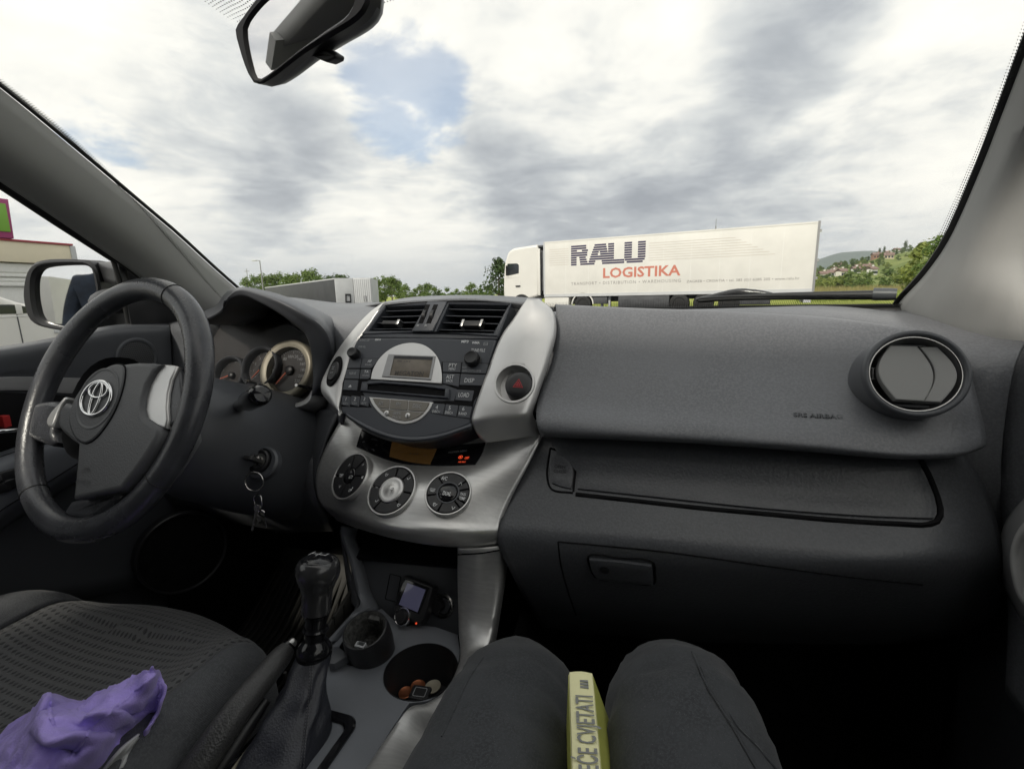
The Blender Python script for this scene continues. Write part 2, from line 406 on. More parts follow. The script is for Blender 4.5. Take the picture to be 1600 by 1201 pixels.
def gridfaces(nv, nu, close=False):
    f = []
    for j in range(nv - 1):
        for i in range(nu if close else nu - 1):
            k = (i + 1) % nu
            f.append((j * nu + i, j * nu + k, (j + 1) * nu + k, (j + 1) * nu + i))
    return f
def loft(name, rows, material, parent=None, nu=24, sub=5, thick=.004, ang=50, toward=None):
    g = loftgrid(rows, nu, sub); nv = len(g)
    vs_ = [p for r_ in g for p in r_]; fs = gridfaces(nv, nu)
    # orient towards the cabin eye point
    a = vs_[(nv // 2) * nu + nu // 2]; b = vs_[(nv // 2) * nu + nu // 2 + 1 if nu // 2 + 1 < nu else 0]; c = vs_[(nv // 2 + 1 if nv // 2 + 1 < nv else nv // 2 - 1) * nu + nu // 2]
    n = (b - a).cross(c - a)
    if nv // 2 + 1 >= nv: n = -n
    if n.dot((toward or EYE) - a) < 0: fs = [tuple(reversed(f)) for f in fs]
    o = mesh(name, vs_, fs, material, parent, ang=ang)
    if thick:
        md = o.modifiers.new('thickness', 'SOLIDIFY'); md.thickness = thick; md.offset = -1
    o['nu'] = nu
    return o
def S(*pts): return [AY(*p) for p in pts]
def bvh_of(o): return BVHTree.FromPolygons([o.matrix_world @ v.co if False else v.co for v in o.data.vertices], [tuple(p.vertices) for p in o.data.polygons])
def hit(bv, px, py):
    d = ray(px, py).normalized(); r_ = bv.ray_cast(EYE, d)
    if r_[0] is None:
        r_ = bv.find_nearest(AD(px, py, .65))
    n = r_[1]
    if n.dot(d) > 0: n = -n
    return r_[0], n
def on(bv, px, py, h=0.0): p, n = hit(bv, px, py); return p + n * h

class Pl:
    """a plane with its own u, v axes; uv() meets the sight line through a photo pixel"""
    def __init__(s, o, ex, ey):
        s.o = V(o); s.ex = V(ex).normalized(); s.ey = (V(ey) - s.ex * V(ey).dot(s.ex)).normalized(); s.n = s.ex.cross(s.ey)
    def uv(s, px, py, h=0.0):
        d = ray(px, py); t = ((s.o + s.n * h) - EYE).dot(s.n) / d.dot(s.n); p = EYE + d * t - s.o
        return (p.dot(s.ex), p.dot(s.ey))
    def w(s, u, v, h=0.0): return s.o + s.ex * u + s.ey * v + s.n * h
    def P(s, px, py, h=0.0): return s.w(*s.uv(px, py, h), h)
    def mat4(s, u=0, v=0, h=0): 
        m = Matrix((s.ex, s.ey, s.n)).transposed().to_4x4(); m.translation = s.w(u, v, h); return m
    def at(s, u, v, h=0): return Pl(s.w(u, v, h), s.ex, s.ey)
def tangent(bv, px, py, h=0.0, ex=(1, 0, 0)):
    p, n = hit(bv, px, py); e = V(ex); e = (e - n * e.dot(n)).normalized(); return Pl(p + n * h, e, n.cross(e))
def area2(p): return sum(p[i][0] * p[(i + 1) % len(p)][1] - p[(i + 1) % len(p)][0] * p[i][1] for i in range(len(p)))
def ccw(p): return list(p) if area2(p) > 0 else list(reversed(p))
def inset(p, d):
    n = len(p); out = []
    for i in range(n):
        a, b, c = V(p[i - 1]), V(p[i]), V(p[(i + 1) % n])
        e1 = (b - a); e2 = (c - b)
        if e1.length < 1e-9 or e2.length < 1e-9: out.append(tuple(b)); continue
        e1.normalize(); e2.normalize(); n1 = V((-e1.y, e1.x)); n2 = V((-e2.y, e2.x)); m = n1 + n2
        if m.length < 1e-6: m = n1.copy()
        m.normalize(); k = d / max(.35, m.dot(n1)); out.append(tuple(b + m * k))
    return out
def plategeo(g, pl, poly, h0, h1, bev=.0008, seg=2, back=True):
    p = ccw([V(q) for q in poly])
    if bev >= .0025:                       # corners finer than the bevel would fold over: drop them
        k = [p[0]]
        for q in p[1:]:
            if (q - k[-1]).length > bev * .95: k.append(q)
        if (k[-1] - k[0]).length < bev * .95: k.pop()
        if len(k) > 3: p = k
    n = len(p); k0 = len(g.v); rings = [(0, h0)]
    if bev > 0:
        for i in range(seg + 1):
            a = math.pi / 2 * i / seg; rings.append((bev * (1 - math.cos(a)), h1 - bev + bev * math.sin(a)))
    else: rings.append((0, h1))
    vs_ = []; fs = []
    for d, h in rings: vs_ += [pl.w(q[0], q[1], h) for q in (inset(p, d) if d else p)]
    for j in range(len(rings) - 1):
        for i in range(n):
            k = (i + 1) % n; fs.append((j * n + i, j * n + k, (j + 1) * n + k, (j + 1) * n + i))
    fs.append(tuple(range((len(rings) - 1) * n, len(rings) * n)))
    if back: fs.append(tuple(reversed(range(n))))
    g.add(vs_, fs); return g
def plate(name, pl, poly, h0, h1, material, parent, bev=.0008, seg=2, ang=35):
    return plategeo(Geo(), pl, poly, h0, h1, bev, seg).out(name, material, parent, ang=ang)
def ringgeo(g, pl, outer, inner, h0, h1, bev=.0006):
    """frame between two loops of equal length, with bevelled edges"""
    o = [V(q) for q in outer]; i_ = [V(q) for q in inner]
    n = len(o)
    so_ = 1 if area2(o) > 0 else -1
    oi = [V(q) for q in (inset(o, bev) if so_ > 0 else list(reversed(inset(list(reversed(o)), bev))))]
    ii = [V(q) for q in (inset(i_, -bev) if so_ > 0 else list(reversed(inset(list(reversed(i_)), -bev))))]
    loops = [(o, h0), (o, h1 - bev), (oi, h1), (ii, h1), (i_, h1 - bev), (i_, h0)]
    vs_ = [pl.w(q.x, q.y, h) for l, h in loops for q in l]; fs = []
    for j in range(len(loops)):
        jj = (j + 1) % len(loops)
        for i in range(n):
            k = (i + 1) % n; f = (j * n + i, j * n + k, jj * n + k, jj * n + i); fs.append(f if so_ > 0 else tuple(reversed(f)))
    return g.add(vs_, fs)
def ringplate(name, pl, outer, inner, h0, h1, material, parent, bev=.0006):
    return ringgeo(Geo(), pl, outer, inner, h0, h1, bev).out(name, material, parent, ang=35)
def circ(u, v, r, n=28, ry=None, a0=0, a1=2 * math.pi, endpoint=False):
    ry = ry or r; m = n - 1 if endpoint else n
    return [(u + r * math.cos(a0 + (a1 - a0) * i / m), v + ry * math.sin(a0 + (a1 - a0) * i / m)) for i in range(n)]
def rrect(u0, v0, u1, v1, r=.001, n=3):
    out = []
    for cx, cy, a in ((u1 - r, v1 - r, 0), (u0 + r, v1 - r, 90), (u0 + r, v0 + r, 180), (u1 - r, v0 + r, 270)):
        for i in range(n + 1): t = R(a + 90 * i / n); out.append((cx + r * math.cos(t), cy + r * math.sin(t)))
    return out
def roundpoly(p, r, n=3):
    """round each corner of a polygon"""
    p = [V(q[:2]) for q in p]; out = []; m = len(p)
    for i in range(m):
        a, b, c = p[i - 1], p[i], p[(i + 1) % m]
        d1 = (a - b); d2 = (c - b); k = min(r, d1.length * .45, d2.length * .45)
        s = b + d1.normalized() * k; e = b + d2.normalized() * k
        for j in range(n + 1):
            t = j / n; out.append(tuple(s * (1 - t) ** 2 + b * 2 * t * (1 - t) + e * t * t))
    return out
def smoothpoly(p, n=40): return [(q.x, q.y) for q in crom([V((a, b, 0)) for a, b in p], n, closed=True)]
def lathegeo(g, pl, prof, seg=28, u=0, v=0, cap=True):
    """prof: list of (radius, height along the plane normal)"""
    vs_ = []; fs = []
    for r_, h in prof:
        for i in range(seg):
            a = 2 * math.pi * i / seg; vs_.append(pl.w(u + r_ * math.cos(a), v + r_ * math.sin(a), h))
    n = len(prof)
    for j in range(n - 1):
        for i in range(seg):
            k = (i + 1) % seg; fs.append((j * seg + i, j * seg + k, (j + 1) * seg + k, (j + 1) * seg + i))
    if cap: fs.append(tuple(range((n - 1) * seg, n * seg))); fs.append(tuple(reversed(range(seg))))
    return g.add(vs_, fs)
def lathe(name, pl, prof, material, parent, seg=28, u=0, v=0, cap=True, ang=40):
    return lathegeo(Geo(), pl, prof, seg, u, v, cap).out(name, material, parent, ang=ang)
def tubegeo(g, path, rad, seg=8, closed=False, cap=True, flat=1.0):
    P = [V(p) for p in path]; n = len(P); rads = rad if isinstance(rad, (list, tuple)) else [rad] * n
    T = []
    for i in range(n):
        a = P[(i - 1) % n] if closed or i else P[0]; b = P[(i + 1) % n] if closed or i < n - 1 else P[-1]
        T.append((b - a).normalized())
    up = V((0, 0, 1)) if abs(T[0].z) < .9 else V((1, 0, 0)); N = (up - T[0] * up.dot(T[0])).normalized(); vs_ = []; fs = []
    for i in range(n):
        N = (N - T[i] * N.dot(T[i])); N = N.normalized() if N.length > 1e-6 else T[i].orthogonal().normalized(); B = T[i].cross(N)
        for k in range(seg): a = 2 * math.pi * k / seg; vs_.append(P[i] + (N * math.cos(a) * flat + B * math.sin(a)) * rads[i])
    for i in range(n if closed else n - 1):
        j = (i + 1) % n
        for k in range(seg): l = (k + 1) % seg; fs.append((i * seg + k, i * seg + l, j * seg + l, j * seg + k))
    if cap and not closed: fs.append(tuple(reversed(range(seg)))); fs.append(tuple(range((n - 1) * seg, n * seg)))
    return g.add(vs_, fs)
def tube(name, path, rad, material, parent=None, seg=8, closed=False, flat=1.0): return fix_normals(tubegeo(Geo(), path, rad, seg, closed, True, flat).out(name, material, parent, ang=60))
def boxgeo(g, c, sx, sy, sz, rot=None):
    c = V(c); vs_ = []
    for z in (-1, 1):
        for x, y in ((-1, -1), (1, -1), (1, 1), (-1, 1)):
            p = V((x * sx / 2, y * sy / 2, z * sz / 2)); vs_.append(c + (rot @ p if rot else p))
    return g.add(vs_, [(3, 2, 1, 0), (4, 5, 6, 7), (0, 1, 5, 4), (1, 2, 6, 5), (2, 3, 7, 6), (3, 0, 4, 7)])
def bevelled(o, wdt=.004, seg=3):
    md = o.modifiers.new('bevel', 'BEVEL'); md.width = wdt; md.segments = seg; md.limit_method = 'ANGLE'; return o
_tx = {}
def textmesh(s, bold=0.0, space=1.0):
    key = (s, bold, space)
    if key not in _tx:
        cu = bpy.data.curves.new('lettering', 'FONT'); cu.body = s; cu.align_x = 'CENTER'; cu.align_y = 'CENTER'; cu.offset = bold; cu.space_character = space; cu.resolution_u = 2
        o = link(bpy.data.objects.new('lettering', cu)); dg = bpy.context.evaluated_depsgraph_get(); dg.update()
        me = bpy.data.meshes.new_from_object(o.evaluated_get(dg)); _tx[key] = [v.co.copy() for v in me.vertices], [tuple(p.vertices) for p in me.polygons]
        bpy.data.objects.remove(o); bpy.data.curves.remove(cu); bpy.data.meshes.remove(me)
    return _tx[key]
def text(s, pl, u, v, size, material, parent, h=.0004, width=None, bold=0.0, space=1.0, shear=0.0, rot=0.0, name='lettering', warp=None, bv=None):
    vs_, fs = textmesh(s, bold, space)
    if not vs_: return None
    sx = size
    if width:
        xs = [q.x for q in vs_]; sx = width / max(1e-6, max(xs) - min(xs))
    c, sn = math.cos(rot), math.sin(rot); out = []
    for q in vs_:
        x = (q.x + shear * q.y) * sx; y = q.y * size
        out.append(pl.w(u + x * c - y * sn, v + x * sn + y * c, h))
    if bv is not None:
        o2 = []
        for p in out:
            loc, nn, _, _ = bv.find_nearest(p); 
            if nn.dot(EYE - loc) < 0: nn = -nn
            o2.append(loc + nn * h)
        out = o2
    return mesh(name, out, fs, material, parent, smooth=False)
def lines_geo(g, pl, segs, wd, h):
    """flat printed strokes"""
    for (a, b) in segs:
        a = V(a); b = V(b); d = (b - a).normalized(); n = V((-d.y, d.x)) * wd / 2
        g.add([pl.w(*(a - n), h), pl.w(*(b - n), h), pl.w(*(b + n), h), pl.w(*(a + n), h)], [(0, 1, 2, 3)])
    return g
def cutout(o, cutter):
    md = o.modifiers.new('cut', 'BOOLEAN'); md.operation = 'DIFFERENCE'; md.object = cutter; md.solver = 'EXACT'
    dg = bpy.context.evaluated_depsgraph_get(); dg.update()
    me = bpy.data.meshes.new_from_object(o.evaluated_get(dg)); o.modifiers.clear(); old = o.data; o.data = me
    bpy.data.objects.remove(cutter); bpy.data.meshes.remove(old); return o

# =================================================================== GROUND, HILLS
def hor(px): return 459 - .0225 * (px - 800)
def struct(o): o['kind'] = 'structure'; return o
def disc(name, r, z, material, n=64, c=(0, 0)):
    return struct(mesh(name, [(c[0] + r * math.cos(2 * math.pi * i / n), c[1] + r * math.sin(2 * math.pi * i / n), z) for i in range(n)], [tuple(range(n))], material, smooth=False))
g = Geo()                                        # meadow sheet, gently uneven away from the lot
NR, NA = 40, 72
for j in range(NR):
    r_ = 2 + 6000 * (j / (NR - 1)) ** 3.2
    for i in range(NA):
        a = 2 * math.pi * i / NA; x, y = r_ * math.cos(a), r_ * math.sin(a)
        g.v.append(V((x, y, -.03 + (noise.noise(V((x * .03, y * .03, 3))) * .12 if 40 < r_ < 300 else 0))))
g.f = gridfaces(NR, NA, True) + [tuple(reversed(range(NA)))]
g.f = [tuple(reversed(f)) for f in g.f[:-1]] + [tuple(range(NA))]
struct(fix_normals(g.out('ground', 'grass')))
struct(mesh('asphalt', [(-60, -30, .0), (17, -30, .0), (17, 22, .0), (4, 36, .0), (-60, 60, .0)], [(0, 1, 2, 3, 4)], 'asphalt', smooth=False))

def ridge(px, pts):
    for (a, ea), (b, eb) in zip(pts, pts[1:]):
        if px <= b:
            t = max(0, (px - a) / (b - a)); t = t * t * (3 - 2 * t); return ea + (eb - ea) * t
    return pts[-1][1]
RID = [(1080, 14), (1180, 18), (1272, 24), (1344, 36), (1380, 45), (1440, 55), (1480, 62), (1600, 72), (1900, 80), (2600, 60)]
DMAX = 420.0
def hillz(px, d):
    e = 1.18 + DMAX * ridge(px, RID) / F
    t = (d - 122) / (DMAX - 122)
    if t <= 0: return -.1
    if t <= 1: s = t * t * (3 - 2 * t) * .75 + t * .25
    else: s = 1 - (t - 1) * .6
    return e * s + noise.noise(V((px * .02, d * .02, 1))) * 1.6 * min(1, t * 4)
def hillpt(px, d):
    v = ray(px, hor(px)); v = V((v.x, v.y, 0)); return EYE * 0 + V((v.x * d, v.y * d, hillz(px, d)))
g = Geo(); NP, ND = 70, 44
for j in range(ND):
    d = 118 + (700 - 118) * (j / (ND - 1)) ** 1.3
    for i in range(NP): g.v.append(hillpt(1060 + (2600 - 1060) * i / (NP - 1), d))
g.f = gridfaces(ND, NP)
struct(g.out('hillside', 'hill'))
g = Geo()
FR = [(700, 4), (1000, 10), (1180, 26), (1260, 40), (1310, 52), (1345, 54), (1420, 47), (1600, 30), (2000, 20)]
for j in range(10):
    d = 2600 + 160 * j
    for i in range(80):
        px = 700 + 1300 * i / 79; v = ray(px, hor(px)); e = d * ridge(px, FR) / F
        g.v.append(V((v.x * d, v.y * d, e * math.sin(math.pi * min(1, (j + .0) / 5) / 2) * (1 if j <= 5 else 1 - (j - 5) * .12) + noise.noise(V((px * .05, j, 0))) * 8 - 3)))
g.f = gridfaces(10, 80)
struct(g.out('far_hill', 'farhill'))

# =================================================================== VEGETATION
def crown_mesh(seed, n, leaf, shape, material, clumps=16, low=.18):
    """leaf-sized faces gathered in clumps through a unit-high crown"""
    rd = random.Random(seed); vs_ = []; fs = []
    cl = []
    for i in range(clumps):
        t = low + (1 - low) * rd.random() ** .9
        rr = shape(t) * (rd.random() ** .5); a = rd.random() * 6.283
        cl.append((V((rr * math.cos(a), rr * math.sin(a), t)), .10 + .10 * rd.random()))
    for i in range(n):
        c, s = cl[rd.randrange(clumps)]
        q = V((rd.gauss(0, 1), rd.gauss(0, 1), rd.gauss(0, .75))); q = q.normalized() * s * rd.random() ** .45
        p = c + q
        nrm = (q.normalized() + V((rd.gauss(0, .6), rd.gauss(0, .6), rd.gauss(.3, .6)))).normalized()
        a = nrm.orthogonal().normalized(); b = nrm.cross(a); th = rd.random() * 6.28; a, b = a * math.cos(th) + b * math.sin(th), b * math.cos(th) - a * math.sin(th)
        l = leaf * (.6 + .8 * rd.random()); k = len(vs_)
        vs_ += [p - a * l, p + b * l * .55, p + a * l, p - b * l * .55]; fs.append((k, k + 1, k + 2, k + 3))
    me = bpy.data.meshes.new('crown'); me.from_pydata([tuple(v) for v in vs_], [], fs); me.materials.append(M[material]); return me
def trunk_mesh(seed, top=.75, r=.028, limbs=5):
    rd = random.Random(seed); g = Geo()
    tubegeo(g, [(0, 0, -.06), (.005, 0, .15), (.012, .008, .4), (0, .01, top)], [r * 1.3, r, r * .7, r * .2], 6)
    for i in range(limbs):
        a = rd.random() * 6.28; z = .25 + .4 * rd.random(); l = .14 + .12 * rd.random()
        tubegeo(g, [(0, 0, z), (math.cos(a) * l * .5, math.sin(a) * l * .5, z + l * .35), (math.cos(a) * l, math.sin(a) * l, z + l * .8)], [r * .45, r * .3, r * .1], 5)
    me = bpy.data.meshes.new('trunk'); me.from_pydata([tuple(v) for v in g.v], [], g.f); me.materials.append(M['bark']); return me
rounds = lambda t: .36 * math.sin(math.pi * min(1, max(0, (t - .1) / .9)) ** .8) + .03
oval = lambda t: .24 * math.sin(math.pi * min(1, max(0, (t - .05) / .95)) ** .8) + .03
cone = lambda t: .20 * (1 - t) + .01
bushy = lambda t: .50 * math.sqrt(max(0, 1 - t * t)) + .03
CM = {'round': [crown_mesh(s, 1500, .034, rounds, 'leaf', 20) for s in (1, 2, 3)],
      'dark': [crown_mesh(s, 1500, .032, oval, 'leafd', 18) for s in (4, 5)],
      'cone': [crown_mesh(6, 1100, .030, cone, 'leafd', 22, .08)],
      'bush': [crown_mesh(s, 1300, .045, bushy, 'leaf', 16, .02) for s in (7, 8)],
      'lime': [crown_mesh(s, 1300, .045, bushy, 'leafy', 16, .02) for s in (9, 10)]}
TM = [trunk_mesh(s) for s in (1, 2)]
def tree(kind, loc, h, wide, label, cat, group, name):
    r_ = thing(name, label, cat, loc, group); r_.scale = (h * wide, h * wide, h); r_.rotation_euler.z = random.random() * 6.28
    c = link(bpy.data.objects.new('crown', random.choice(CM[kind]))); c.parent = r_
    if kind in ('round', 'dark', 'cone'):
        t = link(bpy.data.objects.new('trunk', random.choice(TM))); t.parent = r_
    return r_
def gpt(px, d, z=0): v = ray(px, hor(px)); return V((v.x * d, v.y * d, z))
rd = random.Random(3)
# trees left of the middle, behind the grey trailer: (px, top y)
for px, ty in [(388, 437), (400, 434), (414, 432), (428, 433), (440, 430), (455, 431), (468, 430), (482, 427), (492, 425), (503, 434)]:
    d = 88 + rd.uniform(-8, 8); h = 1.18 + (hor(px) - ty) * d / F
    tree('round', gpt(px, d, -.1), h * 1.02, .9, 'round green tree in the thick row behind the grey trailer', 'tree', 'trees behind the grey trailer', 'broadleaf_tree')
for px, ty in [(516, 433), (530, 431), (540, 432), (560, 437)]:
    d = 90; h = 1.18 + (hor(px) - ty) * d / F
    tree('dark', gpt(px, d, -.1), h, 1.1, 'tree top showing just over the grey and white trailers', 'tree', 'trees over the trailers', 'broadleaf_tree')
for px, ty in [(578, 442), (590, 436), (602, 434), (613, 433), (624, 438), (635, 445)]:
    d = 74 + rd.uniform(-4, 4); h = 1.18 + (hor(px) - ty) * d / F
    tree('round', gpt(px, d, -.1), h, 1.0, 'leafy green tree in the clump right of the white container', 'tree', 'clump right of the white container', 'broadleaf_tree')
for px, ty in [(648, 452), (657, 446), (667, 443), (676, 449), (690, 453), (700, 450), (714, 452), (728, 448), (737, 443), (748, 450), (760, 449), (770, 448)]:
    d = 84 + rd.uniform(-6, 6); h = 1.18 + (hor(px) - ty) * d / F
    tree('round' if ty < 447 else 'bush', gpt(px, d, -.1), h, 1.25, 'low green scrub tree in the hedge line above the dashboard', 'tree', 'low hedge line above the dashboard', 'scrub_tree')
for px, ty, lab in [(779, 405, 'tall slim dark tree just left of the white lorry cab')]:
    d = 48; h = 1.18 + (hor(px) - ty) * d / F
    tree('dark', gpt(px, d, -.1), h, 1.0, lab, 'tree', None, 'slim_tree')
# scrub in front of the hillside village
LIM = [(1440, 385, 46, 'lime', 'yellowish shrub towering beside the right windscreen edge'), (1462, 375, 42, 'round', 'feathery olive tree at the right windscreen edge'),
       (1484, 384, 40, 'round', 'leafy tree half hidden by the right pillar')]
for px, ty, d, k, lab in LIM:
    h = 1.18 + (hor(px) - ty) * d / F; tree(k, gpt(px, d, -.1), h, .95, lab, 'tree' if k == 'round' else 'shrub', None, 'olive_tree' if k == 'round' else 'tall_shrub')
for px, ty in [(1345, 428), (1362, 425), (1388, 424), (1402, 420), (1418, 416), (1430, 410), (1450, 412), (1470, 410)]:
    d = 108 + rd.uniform(-6, 6); h = 1.18 + (hor(px) - ty) * d / F
    tree('lime' if px > 1400 else 'bush', gpt(px, d, -.1), h, 1.0, 'green bush at the meadow edge below the hillside houses', 'shrub', 'bushes at the meadow edge', 'meadow_bush')
for px, ty in [(1278, 431), (1287, 434), (1296, 433), (1306, 432), (1318, 430), (1328, 427), (1336, 431)]:
    d = 116 + rd.uniform(-5, 5); h = 1.18 + (hor(px) - ty) * d / F
    tree('lime' if rd.random() < .5 else 'bush', gpt(px, d, -.1), h, 1.2, 'low bright bush right behind the articulated truck', 'shrub', 'bushes behind the truck', 'low_bush')
for i in range(170):
    px = rd.uniform(1268, 1520); d = rd.uniform(150, 430); p = hillpt(px, d)
    k = rd.choice(['round', 'lime', 'bush', 'dark', 'bush', 'round'])
    tree(k, p - V((0, 0, .3)), rd.uniform(2.2, 4.6), 1.2, 'tree scattered among the houses on the hillside', 'tree', 'trees on the hillside', 'hillside_tree')
for px, d, h in [(1407, 410, 9), (1328, 250, 6), (1375, 400, 6), (1368, 405, 6), (1455, 400, 8)]:
    tree('cone', hillpt(px, d), h, 1.0, 'dark pointed conifer standing on the hillside skyline', 'tree', 'conifers on the hillside', 'conifer_tree')
# meadow stalks between truck and hill
g = Geo()
for i in range(9000):
    px = rd.uniform(1245, 1700); d = rd.uniform(92, 116); p = gpt(px, d); h = .7 + 1.5 * rd.random() * (.6 + .4 * noise.noise(V((px * .05, d * .1, 0)))); a = rd.random() * 6.28; wv = .03 + .03 * rd.random()
    e = V((math.cos(a) * wv, math.sin(a) * wv, 0)); tip = p + V((rd.gauss(0, .12), rd.gauss(0, .12), h))
    k = len(g.v); g.v += [p - e, p + e, tip]; g.f.append((k, k + 1, k + 2))
o = g.out('meadow_grass', 'dry', smooth=False); o['kind'] = 'stuff'
g = Geo()
for i in range(16000):
    px = rd.uniform(1245, 1700); d = rd.uniform(36, 116); p = gpt(px, d); h = .10 + .35 * rd.random() * d / 100; a = rd.random() * 6.28
    e = V((math.cos(a) * .03, math.sin(a) * .03, 0)); tip = p + V((rd.gauss(0, .1), rd.gauss(0, .1), h))
    k = len(g.v); g.v += [p - e, p + e, tip]; g.f.append((k, k + 1, k + 2))
o = g.out('meadow_grass', 'leafy', smooth=False); o['kind'] = 'stuff'

# =================================================================== HILLSIDE HOUSES
def house(px, d, wd, dp, h, wall, rot, label, dz=0):
    wd *= .43; dp *= .45; h *= .48
    p = hillpt(px, d) + V((0, 0, dz)); r_ = thing('hillside_house', label, 'house', p, 'houses on the hillside'); r_.rotation_euler.z = rot
    g = Geo(); boxgeo(g, (0, 0, h / 2 - 1), wd, dp, h + 2); b = g.out('wall', wall, r_, local=True, smooth=False)
    g = Geo(); rh = dp * .36
    for s in (-1, 1):
        e = dp / 2 + .4
        a = [V((-wd / 2 - .4, s * e, h - .15)), V((wd / 2 + .4, s * e, h - .15)), V((wd / 2 + .4, 0, h + rh)), V((-wd / 2 - .4, 0, h + rh))]
        g.add(a + [q + V((0, 0, .25)) for q in a], [(0, 1, 2, 3), (7, 6, 5, 4), (0, 4, 5, 1), (1, 5, 6, 2), (2, 6, 7, 3), (3, 7, 4, 0)])
    for s in (-1, 1): g.add([(s * wd / 2, -dp / 2, h), (s * wd / 2, dp / 2, h), (s * wd / 2, 0, h + rh - .1)], [(0, 1, 2)])
    fix_normals(g.out('roof', 'rooft', r_, local=True, smooth=False))
    for i in range(3):
        for zf in ((.3, .72) if h > 4.5 else (.45,)):
            g = Geo(); boxgeo(g, (-wd / 2 + wd * (i + .5) / 3, -dp / 2 - .02, h * zf), 1.0, .08, 1.2); g.out('window', 'glassdark', r_, local=True, smooth=False)
    g = Geo(); boxgeo(g, (wd * .2, dp * .12, h + rh + .2), .6, .6, 1.4); g.out('chimney', wall, r_, local=True, smooth=False)
M['wallw'] = mat('white render', (.78, .77, .74), .8); M['walltan'] = mat('tan render', (.52, .44, .33), .8); M['wallbrick'] = mat('brick wall', (.34, .19, .13), .85)
HS = [(1284, 215, 7, 6, 5, 'wallh', .2, 'cream house with red roof nearest the truck end'),
      (1298, 225, 9, 7, 4, 'wallw', -.1, 'white low house behind the bushes left of the hill'),
      (1313, 215, 8, 7, 5, 'wallh', .5, 'cream gabled house at the foot of the hillside'),
      (1299, 285, 6, 6, 5, 'wallw', .3, 'small white house above the lower row of houses'),
      (1308, 330, 14, 8, 4, 'walltan', .1, 'long tan house halfway up the hill'),
      (1338, 250, 9, 7, 5, 'walltan', -.3, 'tan house with grey front in the middle of the slope'),
      (1334, 235, 7, 6, 4, 'wallw', .2, 'little white house under the tan house'),
      (1352, 255, 10, 7, 4, 'walltan', .0, 'broad tan house in the middle of the slope'),
      (1360, 215, 7, 6, 5.5, 'wallw', .5, 'bright white tall house above the meadow bushes'),
      (1364, 330, 12, 8, 5, 'wallbrick', .1, 'brick red house high on the slope'),
      (1383, 300, 11, 8, 4, 'walltan', -.2, 'long tan row house right of the white house'),
      (1394, 375, 9, 8, 6, 'wallw', .3, 'isolated white house high up near the skyline'),
      (1380, 345, 5, 5, 4, 'wallw', 0, 'tiny white cottage between the brick house and skyline')]
for h in HS: house(*h)

# =================================================================== ARTICULATED TRUCK
ax = ray(-655, 487); ax = V((ax.x, ax.y, 0)).normalized()           # from its tail to its cab
base = gpt(1271, 21.0)
tp = Pl(base, -ax, (0, 0, 1))                                       # near side of the trailer: u towards the tail, v up
L0 = tp.uv(1271, 448)[0] - tp.uv(850, 457)[0]
base = gpt(1271, 21.0 * 13.6 / L0); tp = Pl(base, -ax, (0, 0, 1))
truck = thing('articulated_truck', 'white articulated truck with striped navy lettering on its long trailer', 'truck', base)
uT = lambda px, py: tp.uv(px, py)
uF = uT(850, 420)[0]; zt = (uT(1275, 347)[1] + uT(851, 378)[1]) / 2; zb = (uT(1268, 452)[1] + uT(850, 460)[1]) / 2
def tbox(name, u0, u1, v0, v1, d0, d1, material, parent=truck, bev=.0, **k):
    g = Geo(); c = [(u0, v0), (u1, v0), (u1, v1), (u0, v1)]
    plategeo(g, tp, c, -d1, -d0, bev, 3); return g.out(name, material, parent, ang=35, **k)
tr = tbox('trailer_body', uF, 0, zb, zt, 0, 2.5, 'trailerwhite', bev=.03)
tbox('floor_rail', uF, 0, zb - .14, zb + .02, -.012, 2.51, 'greywhite', tr)
tbox('top_rail', uF, 0, zt - .07, zt + .012, -.012, 2.512, 'trailerwhite', tr)
tbox('rear_frame', -.05, .05, zb - .1, zt + .03, -.02, 2.52, 'post', tr)
tbox('front_frame', uF - .03, uF + .07, zb, zt + .02, -.015, 2.515, 'greywhite', tr)
for i in range(1, 10): 
    u = uF * (1 - i / 10); tbox('panel_joint', u - .007, u + .007, zb + .03, zt - .08, -.004, .01, 'panelgrey', tr)
for v in (zb + .5, zb + 1.3, zt - .4): tbox('door_hinge', .05, .12, v - .06, v + .06, -.05, .1, 'steel', tr)
# lettering measured off the trailer side
def tpx(cx, cy): return uT(740 + cx * .3625, 320 + cy * .3625)
def strokes(polys, clip):  # letters cut into horizontal bars
    return polys
lr0, lr1 = tpx(420, 268), tpx(740, 240); top0 = tpx(420, 172)[1]; top1 = tpx(740, 155)[1]
vb = (lr0[1] + lr1[1]) / 2; vt = (top0 + top1) / 2; H = vt - vb; uL = lr0[0]; WL = lr1[0] - lr0[0]
# each letter as x-spans per bar row (9 bars), in units of the word width
def spans(ch, t):          # t: 0 bottom .. 1 top -> list of (x0, x1) in a unit cell
    if ch == 'R':
        if t > .78: return [(0, .86)]
        if t > .62: return [(0, .34), (.62, .96)]
        if t > .42: return [(0, .92)]
        return [(0, .32), (.46 + .2 * (.42 - t), .82 + .42 * (.42 - t))]
    if ch == 'A':
        xl = .0 + .33 * t; xr = 1 - .20 * t
        if t > .80: return [(xl, xr)]
        if .22 < t < .42: return [(xl, xr)]
        return [(xl, xl + .30), (xr - .34, xr)]
    if ch == 'L':
        if t < .26: return [(0, .98)]
        return [(0, .36)]
    if ch == 'U':
        if t < .12: return [(.12, .88)]
        if t < .26: return [(.03, .97)]
        return [(0, .36), (.64, 1.0)]
cells = [('R', 0, .25), ('A', .235, .545), ('L', .515, .735), ('U', .73, 1.0)]
NB = 9; g = Geo()
